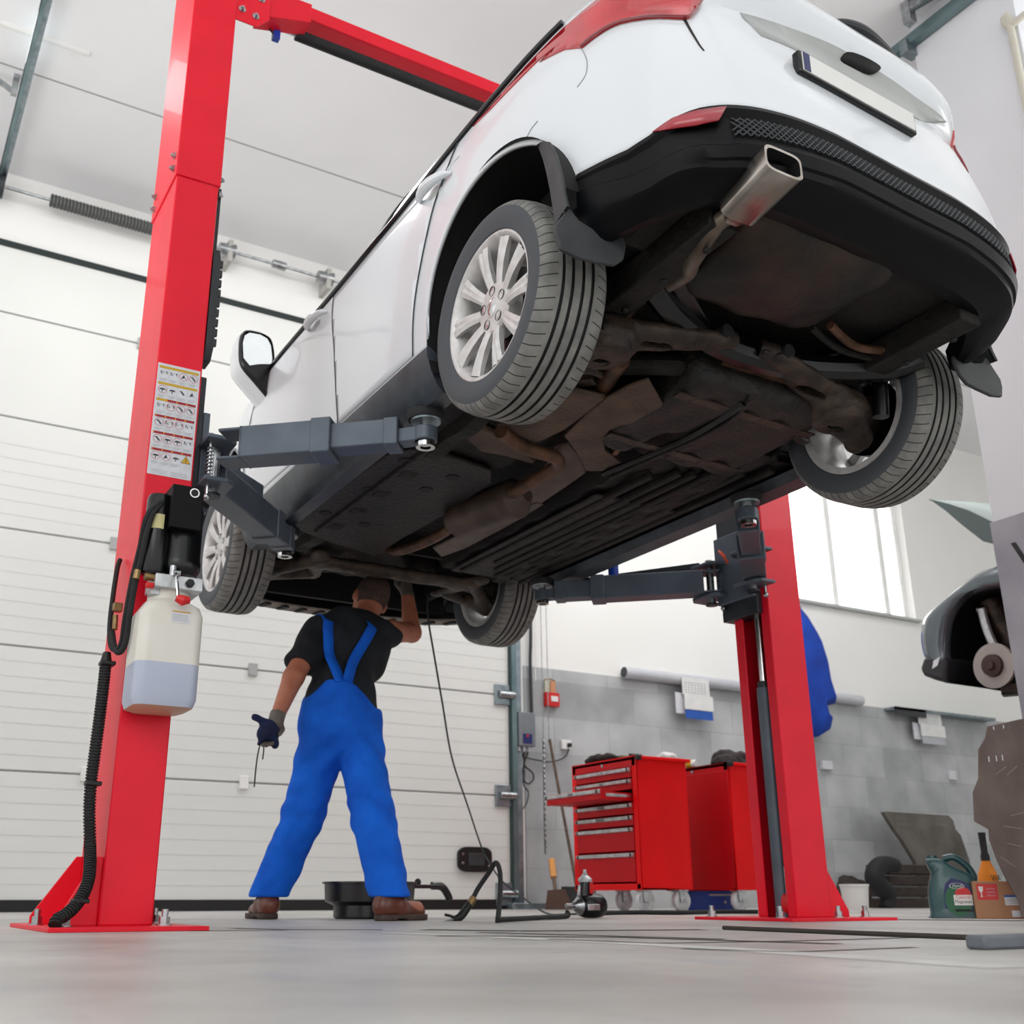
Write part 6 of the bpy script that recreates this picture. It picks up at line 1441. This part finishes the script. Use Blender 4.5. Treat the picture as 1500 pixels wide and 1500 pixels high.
mb = MB(); mb.tube([Vector((-.02, 0, .93*JH)), Vector((.03, 0, .95*JH)), Vector((.08, 0, .82*JH)), Vector((.105, 0, .66*JH)), Vector((.10, 0, .58*JH))], .017, 12, JUG, smooth=6); mb.build('handle', None, jg)
mb = MB(); mb.cyl((-.07, 0, .925*JH), (-.07, 0, .985*JH), .027, .025, n=22, m=JUG); mb.cyl((-.07, 0, .91*JH), (-.07, 0, .93*JH), .03, n=22, m=REDP); mb.build('cap', None, jg)
mb = MB(); lp = [(-.05, .03), (.095, .03), (.095, .50*JH), (.06, .60*JH), (.0, .66*JH), (-.035, .55*JH), (-.05, .35*JH)]
def fx(poly, m, dy): mb.flat(poly, (0, -.0556-dy, 0), (1, 0, 0), (0, 0, 1), m)
fx([(a*.86, JH*.42+(b-JH*.42)*.86) for a, b in lp], NAVY, .001); fx([(.02+.06*math.cos(t), .28*JH+.07*math.sin(t)) for t in [2*PI*k/28 for k in range(28)]], GREEN, .0015); fx([(.0, .20*JH), (.082, .20*JH), (.082, .36*JH), (.0, .36*JH)], WHITE, .002); fx([(.008+.036*(1-math.cos(PI*k/12)), .36*JH+.035*math.sin(PI*k/12)) for k in range(13)], REDP, .002); fx([(.0, .03), (.082, .03), (.082, .14*JH), (.0, .14*JH)], BLACK, .0015)
text_mb(mb, 'Castrol', .021, (.041, -.0582, .325*JH), (1, 0, 0), (0, 0, 1), REDP); text_mb(mb, 'Magnatec', .020, (.041, -.0582, .255*JH), (1, 0, 0), (0, 0, 1), BLACK); text_mb(mb, 'Ford', .022, (.02, -.058, .50*JH), (1, 0, 0), (0, 0, 1), SIGNW, shear=.3)
N = 28; mb.add([(.02+r_*.033*math.cos(2*PI*k/N), -.0578, .50*JH+r_*.014*math.sin(2*PI*k/N)) for k in range(N) for r_ in (1, .9)], [(2*k, 2*((k+1) % N), 2*((k+1) % N)+1, 2*k+1) for k in range(N)], SIGNW)
mb.build('label', None, jg, smooth=False, weld=False)
# cardboard box
bt = P(1460, 1291, Y=3.48).z; w = .205; fc = P(1466, 1345, Y=3.46); th_ = -.85
bxo = thing('cardboard_box', 'small cardboard box with a red fragile sticker, on the floor by the oil jug', 'box', (fc.x-.1*math.sin(th_), 3.46+.1*math.cos(th_), 0), th_)
mb = MB(); mb.bb((-w/2, -.1, 0), (w/2, .1, bt), CARD); mb.build('carton', None, bxo, bevel=.003)
mb = MB(); F = lambda x0, z0, x1, z1, m, dy=.001: mb.flat([(x0, z0), (x1, z0), (x1, z1), (x0, z1)], (0, -.1-dy, 0), (1, 0, 0), (0, 0, 1), m)
F(-w*.42, bt*.50, w*.02, bt*.93, REDP); mb.flat([(-w*.38, bt*.86), (-w*.28, bt*.86), (-w*.29, bt*.74), (-w*.32, bt*.70), (-w*.32, bt*.60), (-w*.29, bt*.58), (-w*.37, bt*.58), (-w*.34, bt*.60), (-w*.34, bt*.70), (-w*.37, bt*.74)], (0, -.102, 0), (1, 0, 0), (0, 0, 1), WHITE)
for k in range(3): F(-w*.22, bt*(.60+.09*k), -w*.03, bt*(.63+.09*k), SIGNP, .002)
mb.build('fragile_sticker', None, bxo, smooth=False, weld=False)
mb = MB(); F(w*.14, bt*.36, w*.5, bt*.62, SIGNW); F(w*.14, bt*.57, w*.5, bt*.63, mat('label_blue', '#2a5aa8', .5), .002)
for k in range(3): F(w*.17, bt*(.40+.05*k), w*.44, bt*(.415+.05*k), SIGNG, .002)
F(w*.25, bt*.05, w*.5, bt*.22, SIGNW); mb.build('shipping_label', None, bxo, smooth=False, weld=False)
# yellow bottle behind the box
a = P(1445, 1345, Y=3.75); tz = P(1450, 1220, Y=3.75).z
yb = thing('wax_bottle', 'orange bottle with a long black spout standing behind the cardboard box', 'bottle', (a.x+.06, 3.75, 0))
mb = MB(); mb.lathe([(0, 0), (.05, 0), (.052, .01), (.052, tz*.35), (.045, tz*.5), (.02, tz*.66), (.018, tz*.68), (0, tz*.68)], (0, 0, 0), 'z', 28, ORANGE); mb.build('body', None, yb, angle=60)
mb = MB(); mb.lathe([(.022, tz*.66), (.022, tz*.72), (.016, tz*.76), (.018, tz), (0, tz)], (0, 0, 0), 'z', 20, BLACK); mb.build('spout', None, yb)
mb = MB(); text_mb(mb, 'WA', .045, (-.012, -.0535, tz*.45), (1, 0, 0), (0, .12, 1), BLACK); mb.build('lettering', None, yb, smooth=False)
# steel skid plates
def pplate(px, Y, th, m, name, label, lean=0, holes=(), scr=()):
    pts = [P(a, b, Y=Y) for a, b in px]; z0 = min(p.z for p in pts)
    pts = [Vector((p.x, p.y+(p.z-z0)*lean, max(p.z, .002))) for p in pts]; mb = MB(); n = len(pts); d = Vector((0, th, 0))
    mb.add(pts+[p+d for p in pts], [tuple(range(n)), tuple(range(2*n-1, n-1, -1))]+[(i, (i+1) % n, n+(i+1) % n, n+i) for i in range(n)], m)
    o = mb.build(name, None, None, bevel=.003, angle=30)
    for nm, lst, mm in (('slots', holes, SIGNW), ('scratches', scr, mat('scratch', '#a0938c', .5))):
        if not lst: continue
        q = MB()
        for (a, b, c_, e_) in lst:
            A_, B_ = P(a, b, Y=Y-.002), P(c_, e_, Y=Y-.002); A_.y += (A_.z-z0)*lean; B_.y += (B_.z-z0)*lean; q.beam(A_, B_, .0012, .007 if nm == 'slots' else .002, mm, up=(1, .01, 0))
        k = q.build(nm, None, o)
    center(o)
    for ch in o.children: ch.matrix_parent_inverse = Matrix.Translation(o.location).inverted()
    return tag(o, label, 'metal plate')
pplate([(1447, 1064), (1520, 1048), (1520, 1345), (1497, 1343), (1493, 1320), (1478, 1295), (1462, 1262), (1450, 1230), (1449, 1215), (1428, 1203), (1426, 1160), (1434, 1140), (1434, 1098), (1444, 1080)], 3.33, .006, BRPLATE, 'skid_plate', 'large brown steel skid plate with slots leaning by the pillar at the right edge', 0,
       holes=[(1455, 1064, 1456, 1069), (1470, 1062, 1470, 1067), (1448, 1108, 1449, 1116), (1459, 1107, 1460, 1115), (1468, 1106, 1469, 1114)], scr=[(1459, 1134, 1474, 1123), (1475, 1135, 1490, 1122), (1470, 1210, 1498, 1214), (1480, 1195, 1499, 1190), (1465, 1255, 1488, 1270), (1475, 1235, 1496, 1240)])
pplate([(1315, 1188), (1320, 1187), (1410, 1193), (1416, 1200), (1418, 1214), (1424, 1222), (1432, 1262), (1425, 1335), (1360, 1335), (1352, 1262), (1338, 1232), (1328, 1215)], 7.75, .05, GRPLATE, 'skid_plate', 'grey steel guard plate leaning against the concrete wall behind the stacked boards', .18, holes=(), scr=[(1333, 1205, 1352, 1207), (1390, 1206, 1408, 1208)])
for k in range(4):
    a, b = P(1308+k*1.5, 1330, Y=7.3), P(1378, 1330, Y=7.3); mb = MB(); z = .0+.10*k; mb.bb((a.x, 7.3+.01*k, z), (b.x+.2, 7.6, z+.088), TIMBER)
    one(mb, 'timber_block', ('lowest', 'second lowest', 'second from top', 'topmost')[k]+' dark timber block of the stack before the leaning grey plate', 'timber block', 'stacked timber blocks', bevel=.008)
a = P(1295, 1300, Y=7.2)
ty = MB(); ty.tube([P(x, y, Y=7.25) for x, y in ((1313, 1268), (1300, 1266), (1287, 1270), (1281, 1285), (1288, 1298), (1298, 1306), (1301, 1318), (1296, 1330))], lambda t: .06+.03*math.sin(PI*t), 14, RUBBER, smooth=6); one(ty, 'rubber_seal', 'dark bent rubber strip lying beside the stacked timber', 'rubber strip')
lump('junk_heap', 'dark heap of oily rags between the white bucket and the stacked timber', 'rags', (P(1256, 1310, Y=7.8).x, 7.8, .0), (.26, .16, .34), TIMBER, 9)
bk = thing('bucket', 'small white bucket with a red stripe behind the right column\'s gusset', 'bucket', (P(1254, 1325, Y=6.9).x, 6.9, 0))
hz = P(1254, 1298, Y=6.9).z; mb = MB(); mb.lathe([(0, 0), (.10, 0), (.118, hz), (.124, hz), (.124, hz+.015), (.11, hz+.015), (.10, .02)], (0, 0, 0), 'z', 28, WHITE); mb.build('pail', None, bk); mb = MB(); mb.lathe([(.1005, .01), (.119, hz-.01)], (0, 0, 0), 'z', 20, REDP, a0=-1.0, a1=-.3); mb.build('stripe', None, bk)
# steel bar near the camera and the rod behind it
sb = thing('steel_bar', 'grey square steel bar with a thin rod on the floor at the right edge', 'steel bar', P(1447, 1393, Z=0))
mb = MB(); a = P(1445, 1392, Z=0); top = P(1445, 1370, Y=a.y).z; mb.bb((a.x, a.y, 0), (a.x+.5, a.y+.045, top), mat('bar_grey', '#6a7076', .5, noise='#5b6066', scale=12)); rel(mb.build('bar', None, None, bevel=.006), sb)
mb = MB(); a = P(1440, 1378, Z=0); b = P(1060, 1362, Z=0); mb.tube([Vector((a.x+.02, a.y, .006)), Vector((a.x, a.y, .006)), Vector((b.x, b.y, .006))], .006, 8, CRACK); rel(mb.build('rod', None, None), sb)
# ------------------------------------------------------------------ the other car, raised on the next bay
C2X = 6.6
c2 = thing('car', 'dark grey car with its bonnet open and front wheel off, raised behind the pillar', 'car', P(1450, 1000, X=C2X))
def Q(px, X=C2X): return [P(a, b, X=X) for a, b in px]
outer = Q([(1600, 770), (1520, 800), (1460, 826), (1425, 840), (1395, 862), (1368, 885), (1350, 902), (1345, 915), (1343, 935), (1347, 958), (1352, 966)]); inner = Q([(1600, 900), (1560, 868), (1500, 858), (1465, 858), (1435, 862), (1410, 872), (1392, 892), (1383, 915), (1380, 940), (1380, 955), (1382, 966)])
mb = MB(); so_ = spline(outer, 4); si_ = spline(inner, 4); n = len(so_); cols_ = []
for a, b in zip(so_, si_):
    r = []
    for t, dx in ((-.12, .35), (-.06, .12), (0, .045), (.25, .008), (.6, 0), (.9, .004), (1.0, .02), (1.03, .08)): p = a+(b-a)*max(t, 0); p = p+(b-a).normalized()*(.0 if t >= 0 else .10*t*-0) ; r.append(Vector((p.x+dx, p.y, p.z+(.02 if t < -.1 else 0))))
    cols_.append(r)
k = 8; mb.add([p for r in cols_ for p in r], [(i*k+j, i*k+j+1, (i+1)*k+j+1, (i+1)*k+j) for i in range(n-1) for j in range(k-1)], SILVERCAR)
rel(mb.build('fender', None, None, angle=60), c2)
mb = MB(); bp_ = Q([(1352, 962), (1366, 960), (1384, 962), (1385, 975), (1384, 1000), (1368, 996), (1352, 990), (1346, 980)]); d = Vector((.9, 0, 0)); n = len(bp_); mb.add(bp_+[p+d for p in bp_], [tuple(range(n)), tuple(range(2*n-1, n-1, -1))]+[(i, (i+1) % n, n+(i+1) % n, n+i) for i in range(n)], BLACKPL); rel(mb.build('bumper', None, None, bevel=.03, segs=3), c2)
mb = MB(); s0 = Q([(1368, 968), (1378, 962), (1374, 975), (1366, 980)]); mb.add([p+Vector((-.005, 0, 0)) for p in s0], [(0, 1, 2, 3)], SIGNW); rel(mb.build('fog_lamp', None, None), c2)
mb = MB(); wp = Q([(1383, 1000), (1381, 940), (1388, 900), (1410, 873), (1440, 862), (1500, 858), (1600, 880), (1600, 1035), (1440, 1008)], X=C2X+.06); n = len(wp); d = Vector((.6, 0, 0)); mb.add(wp+[p+d for p in wp], [tuple(range(2*n-1, n-1, -1))]+[(i, (i+1) % n, n+(i+1) % n, n+i) for i in range(n)], DARK); rel(mb.build('wheel_arch_liner', None, None), c2)
dc = P(1455, 975, X=C2X+.12); mb = MB(); mb.lathe([(.075, 0), (.155, 0), (.155, .025), (.075, .025)], dc, 'x', 40, mat('disc_dull', '#aba49e', .5)); ds = rel(mb.build('brake_disc', None, None, angle=40), c2)
mb = MB(); mb.lathe([(0, -.05), (.03, -.05), (.035, -.03), (.075, -.025), (.08, .01)], dc, 'x', 28, mat('hub_rust', '#43302b', .7)); mb.build('hub', None, ds)
mb = MB(); a = Q([(1438, 893), (1441, 905), (1447, 925), (1456, 945), (1468, 962), (1478, 985)], X=C2X+.16); mb.tube(a, .03, 10, ALU, smooth=4); mb.cyl(P(1434, 893, X=C2X+.18), P(1446, 893, X=C2X+.18), .03, n=12, m=STEEL); rel(mb.build('suspension_strut', None, None), c2)
mb = MB(); mb.cyl(dc+Vector((.2, -.1, .0)), P(1450, 880, X=C2X+.25), .07, n=14, m=ARMD); mb.beam(dc+Vector((.05, 0, -.17)), dc+Vector((.3, -.5, -.17)), .1, .07, ARMD); rel(mb.build('suspension_arm', None, None), c2)
mb = MB(); hp = Q([(1361, 731), (1385, 748), (1408, 768), (1440, 793), (1456, 797), (1500, 810), (1500, 785), (1455, 765), (1420, 748), (1390, 738)], X=7.0); hq = Q([(1361, 731), (1395, 733), (1420, 738), (1456, 754), (1500, 775), (1500, 785), (1455, 765), (1420, 748), (1390, 738)], X=7.4)
mb.add([p+Vector((.03, 0, 0)) for p in hp]+hp, [tuple(range(10)), tuple(range(19, 9, -1))]+[(i, (i+1) % 10, 10+(i+1) % 10, 10+i) for i in range(10)], mat('bonnet_dark', '#41504f', .3, coat=.5)); bo = rel(mb.build('bonnet', None, None), c2)
mb = MB(); ed = Q([(1361, 731), (1395, 733), (1420, 738), (1456, 754), (1500, 775)], X=7.0); lo_ = Q([(1361, 731), (1390, 738), (1420, 748), (1455, 765), (1500, 785)], X=7.0)
mb.add(lo_+[p+Vector((.9, 0, .12)) for p in ed], [(i, i+1, 6+i, 5+i) for i in range(4)], mat('bonnet_lining', '#8f9a96', .6)); mb.build('bonnet_lining', None, bo, solid=.01)
mb = MB(); mb.bb((C2X+.15, 1.0, 1.55), (C2X+1.6, 4.0, 2.35), DGREY); rel(mb.build('body', None, None, bevel=.08), c2)
nl = thing('vehicle_lift', 'red lift column with a grey arm carrying the dark car of the next bay', 'car lift', (6.4, 3.5, 0))
mb = MB(); mb.prism([(.2, 0), (0, 0), (0, .05), (.02, .05), (.02, .02), (.18, .02), (.18, .23), (.02, .23), (.02, .2), (0, .2), (0, .25), (.2, .25)], (0, 0, 3.0), (6.25, 3.38, 0), (1, 0, 0), (0, 1, 0), RED); rel(mb.build('column', None, None, bevel=.004), nl)
mb = MB(); mb.bb((6.1, 3.25, 0), (6.6, 3.75, .013), RED); rel(mb.build('base_plate', None, None, bevel=.002), nl)
mb = MB(); mb.beam((6.42, 3.45, 1.42), (7.1, 3.0, 1.42), .11, .11, GREY); ar = rel(mb.build('lift_arm', None, None, bevel=.005), nl)
mb = MB(); mb.cyl((7.1, 3.0, 1.45), (7.1, 3.0, 1.552), .06, n=24, m=RUBBER); mb.build('lifting_pad', None, ar)
# ------------------------------------------------------------------ light
w = bpy.data.worlds.new('world'); scene.world = w; w.use_nodes = True
bg = w.node_tree.nodes['Background']; bg.inputs['Color'].default_value = (1, 1, 1, 1); bg.inputs['Strength'].default_value = 1.0
def area(name, loc, to, sx, sy, e, col=(1, 1, 1)):
    L = bpy.data.lights.new(name, 'AREA'); L.shape = 'RECTANGLE'; L.size = sx; L.size_y = sy; L.energy = e; L.color = col
    o = bpy.data.objects.new(name, L); COL.objects.link(o); o.location = loc; o.rotation_euler = (Vector(to)-Vector(loc)).to_track_quat('-Z', 'Y').to_euler(); return o
area('fill_light', (6.8, 5.6, 5.5), (6.8, 6.6, 0), 4, 2, 90)  # fill lamps added to brighten the room, no fitting stands here
area('fill_light', (2.6, 6.5, 5.55), (2.6, 7.0, 0), 6, .6, 52)
area('fill_light', (-4.0, -3.5, 4.2), (2.0, 4, 1.0), 5, 3, 95)
area('ceiling_fill_light', (-1.9, 4.0, 2.0), (-1.5, 4.6, 5.67), 2.4, 3, 62)  # unseen uplights added to lift the ceiling
area('ceiling_fill_light', (6.5, 1.5, 3.4), (5.0, 3.5, 5.67), 2, 2, 45)
area('backdrop_fill_light', (9.8, 9.3, 9.0), (10.5, 13, 4.0), 4, 2, 2200)  # added lamp on the outside backdrop, so the window goes white
scene.view_settings.view_transform = 'Standard'; scene.view_settings.look = 'None'; scene.view_settings.exposure = .38; scene.view_settings.gamma = 1
